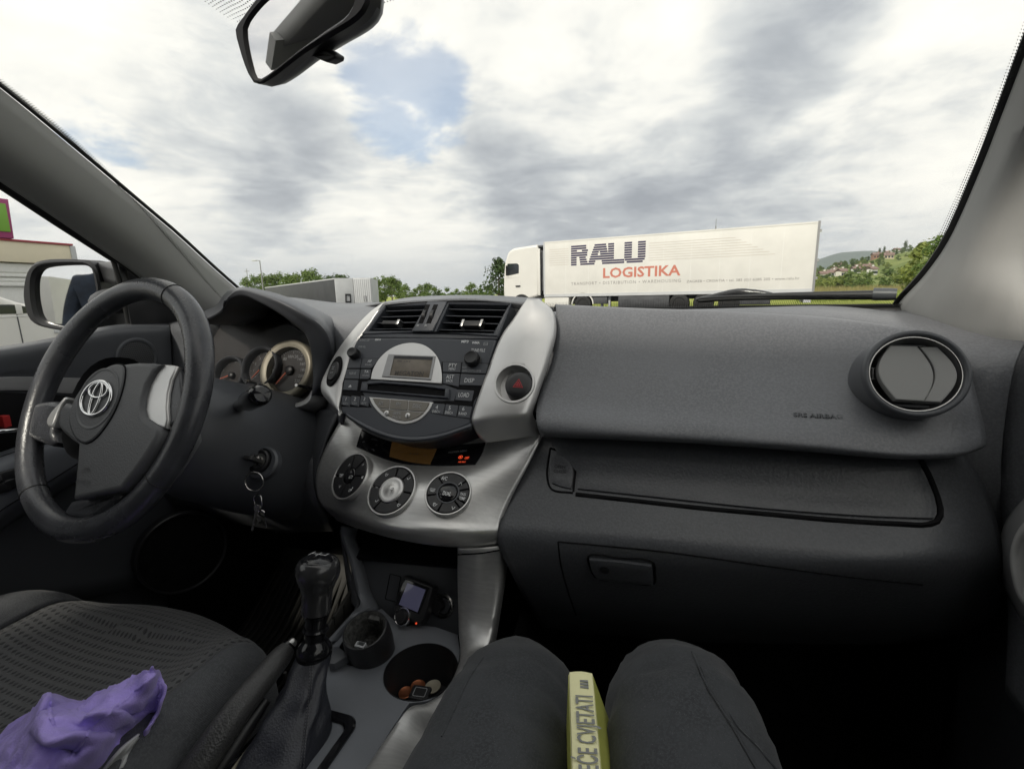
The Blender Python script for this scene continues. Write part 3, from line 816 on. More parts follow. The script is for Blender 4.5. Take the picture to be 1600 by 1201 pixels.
for ch, x0, x1 in cells:
    for k in range(NB):
        t0 = k / NB; t1 = t0 + .72 / NB; tm = (t0 + t1) / 2
        for a, b in spans(ch, tm):
            q = [(uL + WL * (x0 + (x1 - x0) * a), vb + H * t0), (uL + WL * (x0 + (x1 - x0) * b), vb + H * t0), (uL + WL * (x0 + (x1 - x0) * b), vb + H * t1), (uL + WL * (x0 + (x1 - x0) * a), vb + H * t1)]
            g.add([tp.w(u, v, .006) for u, v in q], [(0, 1, 2, 3)])
g.out('striped_lettering', 'navy', tr, smooth=False)
def fit(s, c0, c1, cyb, cyt, material, bold=0, space=1.0):
    a = tpx(c0, cyb[0]); b = tpx(c1, cyb[1]); t = tpx((c0 + c1) / 2, cyt); m = tpx((c0 + c1) / 2, (cyb[0] + cyb[1]) / 2)
    h = t[1] - m[1]; text(s, tp, (a[0] + b[0]) / 2, m[1] + h / 2, h * 1.35, material, tr, h=.006, width=b[0] - a[0], bold=bold, space=space)
fit('LOGISTIKA', 555, 888, (317, 309), 268, 'letterred', .025)
fit('TRANSPORT • DISTRIBUTION • WAREHOUSING', 421, 893, (345, 337), 327, 'lettergrey', .0, 1.25)
fit('ZAGREB • CROATIA • tel. 385 (0)1 6285 205 • www.ralu.hr', 918, 1404, (334, 325), 318, 'lettergrey', 0)
g = Geo()
for k in range(8):
    v = vb + H * (k + .5) / NB
    for u0, u1 in ((uF + .35, uL - .15), (uL + WL * 1.04, uL + WL * (2.45 - .06 * k) )):
        g.add([tp.w(u0, v, .005), tp.w(u1, v, .005), tp.w(u1, v + .022, .005), tp.w(u0, v + .022, .005)], [(0, 1, 2, 3)])
g.out('pale_stripe', 'lettertan', tr, smooth=False)
# undercarriage
tbox('chassis_beam', uF - .2, -.2, zb - .38, zb - .14, .7, 1.8, 'chassis')
def twheel(u, r=.5, d=.02, rim='greywhite'):
    w_ = thing_part('wheel', truck)
    q = Pl(tp.w(u, r, -d), tp.ex, tp.ey)
    lathe('tyre', q, [(r * .56, .0), (r * .62, .03), (r * .96, .02), (r, -.03), (r, -.27), (r * .95, -.31), (r * .5, -.31)], 'tyre', w_, 32)
    lathe('rim', q, [(r * .57, -.02), (r * .50, -.06), (r * .30, -.04), (r * .20, -.01), (.02, -.01)], rim, w_, 24)
    return w_
def thing_part(name, parent):
    o = link(bpy.data.objects.new(name, None)); o.empty_display_size = .05
    return adopt(o, parent)
for u in (uT(1062, 450)[0], uT(1100, 450)[0], uT(1140, 450)[0]): twheel(u)
tbox('side_locker', uT(966, 456)[0], uT(1046, 455)[0], zb - .78, zb - .16, .02, .6, 'chassis', bev=.03)
tbox('side_locker', uT(1150, 455)[0], uT(1205, 455)[0], zb - .7, zb - .16, .02, .6, 'chassis', bev=.03)
tbox('rear_bumper', -.35, -.05, zb - .62, zb - .42, .05, 2.45, 'greywhite')
for u in (uT(950, 458)[0], uT(938, 458)[0]): tbox('landing_leg', u - .06, u + .06, .1, zb - .14, .3, .45, 'greywhite')
# tractor unit
cb = lambda px, py: uT(px, py)
prof = [cb(787, 461), cb(786, 452), cb(786.5, 430), cb(788, 411), cb(793, 394), cb(801, 388), cb(820, 385), cb(838, 381.5), cb(840, 384), cb(841.5, 412), cb(841.5, 459)]
prof = [(u, v) for u, v in prof]; prof[0] = (prof[0][0], .45); prof[-1] = (prof[-1][0], 1.0)
pr = prof[:1] + prof[1:]
g = Geo(); plategeo(g, tp, roundpoly([(u, v) for u, v in pr], .12, 3), -2.46, -.02, .14, 4); cab = g.out('cab', 'truckwhite', truck, ang=40)
wn = [cb(792.5, 412), cb(807, 411.5), cb(810.5, 413), cb(810.5, 427), cb(800, 429.5), cb(792, 431)]
plate('side_window', tp, roundpoly(wn, .06), -.05, -.008, 'glassdark', cab, .01)
g = Geo(); wa = [cb(788.6, 412)[0] - .02]; boxgeo(g, tp.w(prof[3][0] - .03, 2.35, -1.24), .01, .01, .01)
plate('windscreen', Pl(tp.w(prof[2][0] + .01, 0, 0), -tp.n, tp.ey), rrect(.25, cb(788, 432)[1], 2.25, cb(790, 411)[1], .1), -.02, .03, 'glassdark', cab, .01)
tbox('door_joint', cb(811.5, 420)[0], cb(811.5, 420)[0] + .02, cb(811, 455)[1], cb(811, 410)[1], .0, .04, 'panelgrey', cab)
tbox('door_joint', cb(788, 432)[0] + .05, cb(811, 432)[0], cb(800, 433)[1], cb(800, 433)[1] + .02, .0, .04, 'panelgrey', cab)
tbox('door_handle', cb(806, 447)[0], cb(813, 447)[0], cb(808, 448)[1], cb(808, 446)[1], -.03, .02, 'black', cab)
tbox('wing_mirror', cb(790.5, 420)[0] + .12, cb(793, 420)[0], cb(792, 431)[1], cb(792, 415)[1], -.2, -.05, 'black', cab, bev=.03)
tbox('side_fairing', cb(840, 420)[0], cb(843.5, 420)[0], 1.05, cb(846, 388)[1], .02, .10, 'truckwhite', cab, bev=.02)
tbox('air_duct', cb(844.5, 420)[0], cb(847.5, 420)[0], 1.3, cb(846, 391)[1], .15, .5, 'chassis', cab, bev=.03)
tbox('cab_rear_wall', cb(838, 420)[0], cb(844, 420)[0], 1.0, cb(846, 386)[1], .3, 2.3, 'chassis', cab, bev=.02)
tbox('roof_spoiler', cb(836, 384)[0], cb(848, 384)[0], cb(846, 386)[1], cb(846, 383)[1], .1, 2.3, 'chassis', cab, bev=.02)
for (px0, px1) in ((800, 830),):
    q = Pl(tp.w((cb(px0, 460)[0] + cb(px1, 460)[0]) / 2, .52, 0), tp.ex, tp.ey); g = Geo()
    lathegeo(g, q, [(.50, .01), (.56, .015), (.62, .01), (.62, -.3), (.50, -.3)], 28); g.out('wheel_arch', 'black', cab)
twheel((cb(800, 460)[0] + cb(830, 460)[0]) / 2, .5, -.02)
tbox('tractor_chassis', cb(846, 460)[0], cb(962, 460)[0], .62, .95, .75, 1.7, 'chassis')
ud = cb(910, 462)[0]; twheel(ud, .5, .06)
q = Pl(tp.w(ud, .5, 0), tp.ex, tp.ey); g = Geo()
arc = circ(0, 0, .66, 16, a0=0, a1=math.pi, endpoint=True); arc2 = circ(0, 0, .60, 16, a0=0, a1=math.pi, endpoint=True)
vs_ = [q.w(u, v, 0) for u, v in arc] + [q.w(u, v, 0) for u, v in arc2] + [q.w(u, v, -.6) for u, v in arc] + [q.w(u, v, -.6) for u, v in arc2]
fs = []
for i in range(15): fs += [(i, i + 1, 17 + i, 16 + i), (32 + i, 33 + i, i + 1, i), (16 + i, 17 + i, 49 + i, 48 + i), (32 + i, 48 + i, 49 + i, 33 + i)]
g.add(vs_, fs); fix_normals(g.out('mudguard', 'truckwhite', truck))
tbox('fuel_tank', cb(850, 461)[0], cb(888, 461)[0], .35, 1.0, .05, .6, 'truckwhite', bev=.06)
tbox('battery_box', cb(925, 461)[0], cb(948, 461)[0], .5, .95, .08, .6, 'chassis', bev=.03)
# mast standing behind the trailer
p = gpt(1113, 34); g = Geo(); tubegeo(g, [p, p + V((0, 0, 1.18 + (hor(1113) - 357) * 34 / F))], .035, 6); tubegeo(g, [p + V((0, 0, 4)), p + V((0, 0, 1.18 + (hor(1113) - 347) * 34 / F))], .018, 6)
ms_ = thing('antenna_mast', 'thin dark mast poking up over the trailer roof', 'mast', p); g.out('pole', 'post', ms_); lathe('base_plate', Pl(p, (1, 0, 0), (0, 1, 0)), [(.2, 0), (.2, .04), (.06, .06)], 'post', ms_, 12)

# =================================================================== TRAILERS LEFT OF THE MIDDLE
def boxtrailer(name, label, cat, c0, c1, t0, t1, wd, mside, mend, endpx):
    """c0: (px, top y) at the near end, c1 at the far end of the side facing us"""
    a = gpt(c0[0], t0); b = gpt(c1[0], t1); z = 1.18 + (hor(c0[0]) - c0[1]) * t0 / F
    r_ = thing(name, label, cat, a); d = (b - a).normalized(); q = Pl(a, d * -1, (0, 0, 1)); L = (b - a).length
    if q.n.dot(EYE - a) < 0: q = Pl(a, d, (0, 0, 1))
    s = -1 if q.ex.dot(d) < 0 else 1
    return r_, q, s, L, z
a = gpt(525, 30); z = 1.18 + (hor(525) - 436) * 30 / F; b = gpt(416, 49)
d = (b - a); L = d.length; d.normalize()
gt = thing('grey_trailer', 'low dark grey curtain sided trailer with a pale rear end', 'trailer', a)
q = Pl(a, -d, (0, 0, 1))          # u: 0 at the tail, negative toward the far end
g = Geo(); plategeo(g, q, [(-L, .75), (0, .75), (0, z), (-L, z)], -1.25, 0, .02); g.out('curtain_body', 'curtain', gt, ang=35)
g = Geo(); plategeo(g, q, [(-L, z - .05), (.03, z - .05), (.03, z + .03), (-L, z + .03)], -1.26, .02, .0); g.out('top_rail', 'greywhite', gt, ang=35)
g = Geo(); plategeo(g, q, [(-L, .66), (.03, .66), (.03, .76), (-L, .76)], -1.26, .02, .0); g.out('floor_rail', 'greywhite', gt, ang=35)
qe = Pl(a - d * .02, -q.n, (0, 0, 1))                                      # rear face
e0 = 0; e1 = qe.uv(552, 450)[0]
g = Geo(); plategeo(g, qe, [(0, .66), (e1, .66), (e1, z + .02), (0, z + .02)], -.03, .04, .01); rear = g.out('rear_door', 'greywhite', gt, ang=35)
c_ = [qe.uv(539, 459), qe.uv(547.5, 459), qe.uv(548.5, 473), qe.uv(539.5, 473)]
ringplate('door_bracket', qe, c_, [tuple(V(p_).lerp(V(((c_[0][0] + c_[2][0]) / 2, (c_[0][1] + c_[2][1]) / 2)), .38)) for p_ in c_], .04, .09, 'black', gt, .005)
for u in (-L * .25, -L * .35, -L * .8): lathe('wheel', Pl(q.w(u, .34, -.05), q.ex, q.ey), [(.10, .02), (.2, .01), (.33, .02), (.34, -.03), (.34, -.22), (.1, -.22)], 'tyre', gt, 24)
# white ribbed container beside it
a2 = gpt(554, 30.6); ct = thing('white_container', 'white ribbed container standing beside the grey trailer', 'container', a2)
qc = Pl(a2, V((RT0.x, RT0.y, 0)) + V((.10, .25, 0)), (0, 0, 1)); u1 = qc.uv(580, 450)[0]; zc = 1.18 + (hor(566) - 434.8) * 30.6 / F
g = Geo(); plategeo(g, qc, [(0, .1), (u1, .1), (u1, zc), (0, zc)], -5.0, 0, .02); g.out('container_body', 'greywhite', ct, ang=35)
for i in range(9):
    u = u1 * (i + .5) / 9; g = Geo(); plategeo(g, qc, [(u - .02, .15), (u + .02, .15), (u + .02, zc - .08), (u - .02, zc - .08)], 0, .035, .008); g.out('rib', 'greywhite', ct, ang=35)
g = Geo(); tubegeo(g, [qc.w(u1 * .55, .9, .06), qc.w(u1 * .55, 1.25, .06), qc.w(u1 * .68, 1.25, .06), qc.w(u1 * .68, .9, .06)], .02, 6); g.out('latch', 'post', ct)

# lamp posts at the left
for px, ty, d, lab in ((413, 409, 66, 'tall street lamp with a short arm above the left trees'), (391, 421, 110, 'thin distant pole left of the street lamp')):
    p = gpt(px, d); h = 1.18 + (hor(px) - ty) * d / F; r_ = thing('street_lamp' if d < 100 else 'utility_pole', lab, 'street lamp' if d < 100 else 'pole', p)
    g = Geo(); tubegeo(g, [p, p + V((0, 0, h))], [.10, .06], 8); g.out('pole', 'post', r_)
    if d < 100:
        g = Geo(); tubegeo(g, [p + V((0, 0, h - .05)), p + V((-.5, 0, h + .05)), p + V((-.7, 0, h + .05))], .04, 6); g.out('arm', 'post', r_)
        g = Geo(); boxgeo(g, p + V((-.9, 0, h + .04)), .7, .28, .16); bevelled(g.out('lamp_head', 'greywhite', r_), .05)
    else:
        g = Geo(); boxgeo(g, p + V((0, 0, h - .6)), 1.4, .1, .1); g.out('cross_arm', 'post', r_)

# =================================================================== SHOP BUILDING AND VAN, left
bp = Pl((-26, 0, 0), (0, 1, 0), (0, 0, 1))
bv_ = lambda px, py: bp.uv(px, py)
uR = bv_(108, 380)[0]; uA = -22.0
def bpoly(name, pts, h0, h1, material, parent, bev=.02): return plate(name, bp, pts, h0, h1, material, parent, bev)
shop = thing('shop_building', 'cream roadside shop with red roof edge seen through the driver window', 'building', (-26, uR, 0))
yv = lambda py: bv_(60, py)[1]
bpoly('wall', [(uA, 0), (uR - .2, 0), (uR - .2, yv(412)), (uA, yv(412))], -9, -.3, 'panelgrey', shop)
bpoly('fascia', [(uA, yv(411)), (uR, yv(411)), (uR, yv(379.5)), (uA, yv(379.5))], -9.1, 0, 'cream', shop)
bpoly('roof_edge', [(uA, yv(380)), (uR + .1, yv(380)), (uR + .1, yv(377)), (uA, yv(377))], -9.2, .08, 'redtrim', shop)
bpoly('corner_trim', [(uR - .02, yv(411)), (uR + .2, yv(411)), (uR + .2, yv(380.3)), (uR - .02, yv(380.3))], -.4, .05, 'greywhite', shop)
for k, (a_, b_) in enumerate(((413, 426), (428, 433), (435, 439.5), (441, 447))):
    bpoly('cladding_panel', [(uA, yv(b_)), (uR - .4, yv(b_)), (uR - .4, yv(a_)), (uA, yv(a_))], -.3, -.2 + .05 * (k % 2), 'panelgrey', shop)
sg = thing('roof_sign', 'green sign box with magenta edge standing on the shop roof', 'sign', (-26, bv_(10, 370)[0], yv(377)))
sp = [(-8 + bv_(0, 340)[0], yv(378)), (bv_(19, 375)[0], yv(376.5)), (bv_(11, 320)[0], yv(319)), (-8 + bv_(0, 340)[0], yv(319))]
bpoly('sign_case', sp, -1.2, .15, 'magenta', sg)
spi = [(sp[0][0] + .3, sp[0][1] + .25), (bv_(13.5, 368)[0], sp[1][1] + .25), (bv_(5, 324)[0], sp[2][1] - .2), (sp[3][0] + .3, sp[3][1] - .2)]
bpoly('sign_face', spi, .15, .2, 'green', sg)
# white van parked in front of the shop, only its upper side in view
vp = Pl((-8.5, 0, 0), (0, 1, 0), (0, 0, 1)); vy = lambda py: vp.uv(20, py)[1]; vu = lambda px: vp.uv(px, 490)[0]
van = thing('white_van', 'white panel van parked outside the driver window', 'van', (-9.4, vu(30), 0))
uV = vu(150); top = vy(449)
side = roundpoly([(-2.8, .35), (uV - .05, .35), (uV, .9), (uV - .15, vy(492)), (uV - .9, vy(474)), (uV - 1.3, top), (-2.8, top)], .15, 4)
vb_ = plate('van_body', vp, side, -1.8, 0, 'truckwhite', van, .10, 4)
wp = roundpoly([(vu(-130), vy(490)), (uV - .5, vy(490)), (uV - 1.0, vy(475.5)), (vu(-130), vy(475.5))], .05)
plate('side_window', vp, wp, -.02, .012, 'glassdark', vb_, .006)
for u in (vu(-60), vu(25)):
    plate('window_pillar', vp, [(u, vy(491)), (u + .07, vy(491)), (u + .07, vy(475)), (u, vy(475))], .0, .02, 'truckwhite', vb_, .004)
plate('door_joint', vp, [(vu(25), .5), (vu(25) + .012, .5), (vu(25) + .012, vy(492)), (vu(25), vy(492))], .0, .006, 'chassis', vb_, 0)
plate('trim_strip', vp, [(-2.7, vy(495)), (uV - .1, vy(495)), (uV - .1, vy(493)), (-2.7, vy(493))], .0, .008, 'panelgrey', vb_, .002)
plate('sill_strip', vp, [(-2.7, .42), (uV - .1, .42), (uV - .1, .52), (-2.7, .52)], .0, .03, 'black', vb_, .005)
plate('indicator_lamp', vp, [vp.uv(84, 515), vp.uv(103, 516), vp.uv(103, 521), vp.uv(84, 520)], .0, .02, 'greywhite', vb_, .004)
for u in (uV - .85, -1.9): 
    qw = Pl(vp.w(u, .33, .01), vp.ex, vp.ey); wl = thing_part('wheel', van)
    lathe('tyre', qw, [(.20, .0), (.22, .02), (.32, .02), (.33, -.02), (.33, -.2), (.2, -.2)], 'tyre', wl, 28); lathe('rim', qw, [(.205, .0), (.18, -.03), (.05, -.01), (.01, -.01)], 'steel', wl, 20)
# trailer and trees behind the car, met by the door mirror
bt = thing('white_box_trailer', 'white box trailer far behind the car reflected in the door mirror', 'trailer', (-17, -24.3, 0))
q = Pl((-15.9, -24.3, 0), (-1, .15, 0), (0, 0, 1))
g = Geo(); plategeo(g, q, [(0, 1.1), (8, 1.1), (8, 3.25), (0, 3.25)], -2.4, 0, .03); fix_normals(g.out('box_body', 'trailerwhite', bt, ang=35))
g = Geo(); plategeo(g, q, [(0.3, .7), (7.6, .7), (7.6, 1.1), (0.3, 1.1)], -2.2, -.2, .02); fix_normals(g.out('chassis_frame', 'chassis', bt, ang=35))
for u in (1.0, 2.1, 6.5): lathe('wheel', Pl(q.w(u, .48, -.1), q.ex, q.ey), [(.1, .1), (.45, .12), (.48, .08), (.48, -.12), (.1, -.12)], 'tyre', bt, 24)
for x, y, h in ((-10, -46, 3.2), (-14, -47, 3.8), (-18, -48, 3.4), (-24, -47, 4), (-6, -46, 3.5), (-30, -45, 4), (-1, -46, 4)):
    tree('round', (x, y, 0), h, 1.0, 'leafy tree behind the car seen only in mirrors', 'tree', 'trees behind the car', 'broadleaf_tree')

# =================================================================== CAR: SHELL
XL, XR = -1.075, .40                                  # inner faces of the two doors; the car's middle is at -.34
shell = thing('car_cabin', 'grey lined car cabin shell with windscreen and pillars around the dashboard', 'car cabin', (-.34, .3, .34))
def quadbox(name, pts, t, material, parent, nrm=None):
    a, b, c, d = [V(p) for p in pts]; n = (b - a).cross(d - a).normalized() * t
    vs_ = [a, b, c, d, a + n, b + n, c + n, d + n]
    return fix_normals(mesh(name, vs_, [(3, 2, 1, 0), (4, 5, 6, 7), (0, 1, 5, 4), (1, 2, 6, 5), (2, 3, 7, 6), (3, 0, 4, 7)], material, parent, smooth=False))
quadbox('cabin_floor', [(XL - .1, -1.9, .30), (XR + .1, -1.9, .30), (XR + .1, 1.25, .30), (XL - .1, 1.25, .30)], -.03, 'carpet', shell)
loft('firewall', [[V((x, 1.02, 1.125)) for x in (XL - .08, -.34, XR + .08)], [V((x, 1.08, .8)) for x in (XL - .08, -.34, XR + .08)], [V((x, 1.06, .55)) for x in (XL - .08, -.34, XR + .08)], [V((x, .92, .37)) for x in (XL - .08, -.34, XR + .08)], [V((x, .70, .335)) for x in (XL - .08, -.34, XR + .08)]], 'carpet', shell, 9, 4, .02)
loft('roof_lining', [[V((x, y, z - .05 * ((x + .34) / .62) ** 2)) for x in (-.96, -.65, -.34, -.03, .28)] for y, z in ((.10, 1.60), (-.2, 1.64), (-.8, 1.655), (-1.5, 1.62), (-1.85, 1.55))], 'roof', shell, 13, 3, .03, toward=V((0, 0, 1)))
quadbox('rear_panel', [(XL, -1.9, .33), (XR, -1.9, .33), (XR, -1.9, 1.1), (XL, -1.9, 1.1)], .03, 'roof', shell)
quadbox('rear_window', [(XL + .05, -1.9, 1.1), (XR - .05, -1.9, 1.1), (XR - .12, -1.84, 1.56), (XL + .12, -1.84, 1.56)], .004, 'tint', shell)
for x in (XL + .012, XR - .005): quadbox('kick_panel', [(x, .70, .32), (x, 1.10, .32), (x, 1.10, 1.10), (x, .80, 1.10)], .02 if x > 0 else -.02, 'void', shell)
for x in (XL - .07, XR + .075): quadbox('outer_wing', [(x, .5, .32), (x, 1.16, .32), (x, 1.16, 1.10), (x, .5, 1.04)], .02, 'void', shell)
for sgn, x0, x1 in ((-1, XL, -.965), (1, XR, .285)):
    loft('centre_pillar', [[V((x0 + sgn * .02, -.42, .4)), V((x0, -.34, .4)), V((x0, -.26, .4))], [V((x0 + sgn * .02, -.42, 1.1)), V((x0 - sgn * .01, -.34, 1.1)), V((x0, -.27, 1.1))], [V((x1 + sgn * .02, -.45, 1.6)), V((x1, -.38, 1.6)), V((x1, -.30, 1.6))]], 'pillar', shell, 7, 4, .03, toward=V((-.34, -.3, 1)))
    quadbox('rear_side_panel', [(x0, -1.9, .33), (x0, -.42, .33), (x0, -.42, 1.06), (x0, -1.9, 1.06)], .03 * -sgn, 'dash2', shell)
    quadbox('rear_side_window', [(x0, -1.85, 1.06), (x0, -.45, 1.06), (x1, -.48, 1.55), (x1, -1.75, 1.52)], .004, 'tint', shell)
    quadbox('roof_rail', [(x1 - sgn * .03, .12, 1.56), (x1 + sgn * .03, .12, 1.52), (x1 + sgn * .03, -1.85, 1.52), (x1 - sgn * .03, -1.85, 1.60)], .02, 'pillar', shell)
# windscreen pillars: the visible trim runs from the dash corner up and back to the roof
def pillar(rows, nm='windscreen_pillar'):
    return loft(nm, rows, 'pillar', shell, 9, 6, .012)
lp = []   # each row: window edge, middle (towards us), windscreen edge
for (ax_, ay_, aX), (bx_, by_, bX) in [((324, 504, -1.03), (388, 467, -.986)), ((262, 468, -1.045), (335, 421, -.976)), ((206, 424, -1.05), (270, 362, -.967)), ((175, 402, -1.048), (240, 337, -.963)), ((90, 344, -1.035), (130, 245, -.945)), ((0, 284, -1.022), (0, 138, -.922)), ((-240, 120, -.985), (-300, -90, -.87))]:
    a = AX(ax_, ay_, aX); b = AX(bx_, by_, bX); m = (a + b) / 2 + V((.022, -.03, -.004)); m2 = a.lerp(b, .82) + V((.012, -.022, 0)); lp.append([a, a.lerp(b, .12) + V((.012, -.014, 0)), m, m2, b])
lp.append([p + (p - q) * .55 for p, q in zip(lp[6], lp[4])])
pl_l = pillar(lp)
rp = []
for (ax_, ay_, aX), (bx_, by_, bX) in [((1396, 492, .375), (1630, 545, .41)), ((1402, 477, .372), (1625, 520, .405)), ((1446, 428, .368), (1620, 470, .403)), ((1482, 376, .368), (1612, 400, .405)), ((1530, 270, .366), (1640, 300, .405)), ((1566, 178, .352), (1680, 190, .395)), ((1602, 84, .335), (1730, 60, .375)), ((1670, -90, .305), (1830, -160, .335))]:
    a = AX(ax_, ay_, aX); b = AX(bx_, by_, bX); m = (a + b) / 2 + V((-.022, -.03, -.003)); m2 = a.lerp(b, .20) + V((-.012, -.02, 0)); rp.append([a, m2, m, a.lerp(b, .88) + V((-.01, -.012, 0)), b])
rp.append([p + (p - q) * .75 for p, q in zip(rp[7], rp[5])])
pl_r = pillar(rp)
# windscreen: curved sheet between the cowl and the roof edge, with its black dotted border
gl0 = [V((-1.0, .93, 1.138)), V((-.75, 1.06, 1.135)), V((-.34, 1.115, 1.132)), V((.05, 1.06, 1.138)), V((.392, .905, 1.142))]
def glrow(L, Rr, bow):
    L = L + V((-.006, .010, .006)); Rr = Rr + V((.008, .010, .006)); z = (L.z + Rr.z) / 2; y = (L.y + Rr.y) / 2
    return [L, V((-.75, y + bow * .62, z - .004)), V((-.34, y + bow, z - .008)), V((.05, y + bow * .62, z - .004)), Rr]
gl1 = glrow(lp[4][-1], rp[4][0], .15)
gl2 = glrow(lp[6][-1], rp[7][0], .06)
gl3 = glrow(lp[7][-1], rp[8][0], .03)
print('glass', gl3[0], gl3[-1], gl1[0], gl1[-1], gl2[0], gl2[-1])
GN, GS = 41, 18
gg = loftgrid([gl0, gl1, gl2, gl3], GN, GS)
wsn = mesh('windscreen', [p for r_ in gg for p in r_], gridfaces(len(gg), GN), 'glass', shell, ang=180)
gfl = [p for r_ in gg for p in r_]
def gpoint(u, v):   # u across 0..1, v from cowl to roof 0..1
    x = u * (GN - 1); y = v * (len(gg) - 1); i = min(int(x), GN - 2); j = min(int(y), len(gg) - 2); a = x - i; b = y - j
    return (gg[j][i] * (1 - a) + gg[j][i + 1] * a) * (1 - b) + (gg[j + 1][i] * (1 - a) + gg[j + 1][i + 1] * a) * b
gn = V((0, -.55, -.82)) * .003; PATCH = .17
def band(name, inner, outer, n, parent):
    """solid edge to dotted edge; the dots are printed on the glass"""
    vs_ = []; K = 6; fade = []; uvv = []
    for i in range(n):
        t = i / (n - 1); a = outer(t); b = inner(t)
        for k in range(K):
            s = k / (K - 1); vs_.append(gpoint(a[0] + (b[0] - a[0]) * s, a[1] + (b[1] - a[1]) * s) + gn); fade.append(s)
    fs = gridfaces(n, K); o = mesh(name, vs_, fs, 'frit', parent, ang=180)
    at = o.data.attributes.new('fade', 'FLOAT', 'POINT'); at.data.foreach_set('value', fade)
    uvl = o.data.uv_layers.new(name='UVMap'); L = [0.0]
    for i in range(1, n): L.append(L[-1] + (vs_[i * K] - vs_[(i - 1) * K]).length)
    W_ = [(vs_[i * K + K - 1] - vs_[i * K]).length for i in range(n)]
    for lo in o.data.loops: i, k = divmod(lo.vertex_index, K); uvl.data[lo.index].uv = (L[i], W_[i] * k / (K - 1))
    return o
band('printed_border', lambda t: (.012, .03 + t * .97), lambda t: (.003, .0 + t), 60, wsn)
band('printed_border', lambda t: (.988, .03 + t * .97), lambda t: (.998, .0 + t), 60, wsn)
band('printed_border', lambda t: (.03 + .94 * t, .040), lambda t: (.0 + t, .003), 80, wsn)
band('printed_border', lambda t: (.03 + .94 * t, .94), lambda t: (t, 1.0), 80, wsn)
# the printed patch round the mirror foot widens from the roof edge
def guv(px, py):
    best = None
    for i in range(101):
        for j in range(40, 101):
            d = gpoint(i / 100, j / 100) - EYE; w_ = d.dot(FW); x = CX + F * d.dot(RT) / w_; y = CY - F * d.dot(UP) / w_; e = (x - px) ** 2 + (y - py) ** 2
            if best is None or e < best[0]: best = (e, i / 100, j / 100)
    return best[1], best[2]
LB = [guv(*p) for p in ((296, -20), (318, 0), (345, 24), (372, 38), (470, 50), (575, 20), (612, 6), (650, -8), (690, -30))]; print('patch', LB)
def lbv(t):
    for (u0, v0), (u1, v1) in zip(LB, LB[1:]):
        x = LB[0][0] + (LB[-1][0] - LB[0][0]) * t
        if x <= u1: return (x, v0 + (v1 - v0) * max(0, (x - u0)) / max(1e-6, u1 - u0))
    return LB[-1]
band('printed_patch', lbv, lambda t: (lbv(t)[0], .985), 40, wsn)
loft('cowl_seal', [[gpoint(i / 8, .0) + V((0, -.012, -.004)) for i in range(9)], [gpoint(i / 8, .0) + V((0, .004, .006)) for i in range(9)], [gpoint(i / 8, .0) + V((0, .03, -.03)) for i in range(9)]], 'rubber', shell, 30, 3, .003)
loft('seal_strip', [[p + V((0, .004, .004)) for p in [r_[-1] for r_ in lp]], [p + V((-.006, .008, .0)) for p in [r_[-1] for r_ in lp]]], 'rubber', shell, 24, 2, .004)
loft('seal_strip', [[p + V((.010, .003, .0)) for p in [r_[0] for r_ in rp]], [p + V((-.004, .006, .001)) for p in [r_[0] for r_ in rp]]], 'rubber', shell, 24, 2, .004)
loft('door_seal', [[p + V((-.002, -.004, 0)) for p in [r_[0] for r_ in lp]], [p + V((-.012, .003, 0)) for p in [r_[0] for r_ in lp]]], 'rubber', shell, 24, 2, .004)

# =================================================================== DASHBOARD
dash = thing('dashboard', 'charcoal moulded dashboard with silver wings, glove boxes and round side vent', 'dashboard', (-.34, .75, .9))
dtop = loft('dash_top', [
    [V((-1.04, .90, 1.128)), V((-.80, 1.02, 1.128)), V((-.34, 1.09, 1.124)), V((.05, 1.03, 1.130)), V((.30, .945, 1.142)), V((.40, .86, 1.140))],
    [V((-1.05, .82, 1.136)), V((-.80, .92, 1.138)), V((-.34, .98, 1.136)), V((.05, .95, 1.140)), AY(1300, 478, .91), AY(1480, 500, .80), AY(1600, 522, .70)],
    [V((-1.06, .80, 1.125)), V((-.96, .80, 1.13)), V((-.90, .86, 1.132)), V((-.6, .90, 1.135)), V((-.34, .88, 1.138)), AY(1100, 492, .82), AY(1300, 503, .78), AY(1440, 520, .735), AY(1520, 540, .70), AY(1592, 548, .665)],
    [V((-1.065, .80, 1.08)), V((-.96, .80, 1.08)), V((-.90, .92, 1.09)), V((-.6, .93, 1.09)), V((-.34, .86, 1.09)), AY(1100, 530, .80), AY(1300, 540, .76), AY(1440, 560, .70), AY(1525, 575, .675), AY(1582, 580, .655)],
    [V((-1.065, .80, .98)), V((-.96, .80, .98)), V((-.90, .93, .98)), V((-.6, .93, .98)), V((-.34, .86, .98)), AY(1100, 640, .74), AY(1300, 645, .70), AY(1440, 650, .68), AY(1530, 650, .665), AY(1570, 650, .65)],
    [V((-1.065, .80, .88)), V((-.96, .80, .88)), V((-.90, .93, .88)), V((-.6, .93, .88)), V((-.34, .86, .88)), AY(1100, 740, .70), AY(1300, 745, .68), AY(1440, 750, .67), AY(1535, 745, .66), AY(1562, 740, .645)],
    [V((-1.065, .80, .72)), V((-.96, .80, .72)), V((-.90, .93, .72)), V((-.6, .93, .72)), V((-.34, .86, .72)), AY(1100, 880, .70), AY(1300, 890, .68), AY(1440, 890, .67), AY(1545, 880, .66), AY(1575, 870, .65)]],
    'dash', dash, 48, 5, .006)
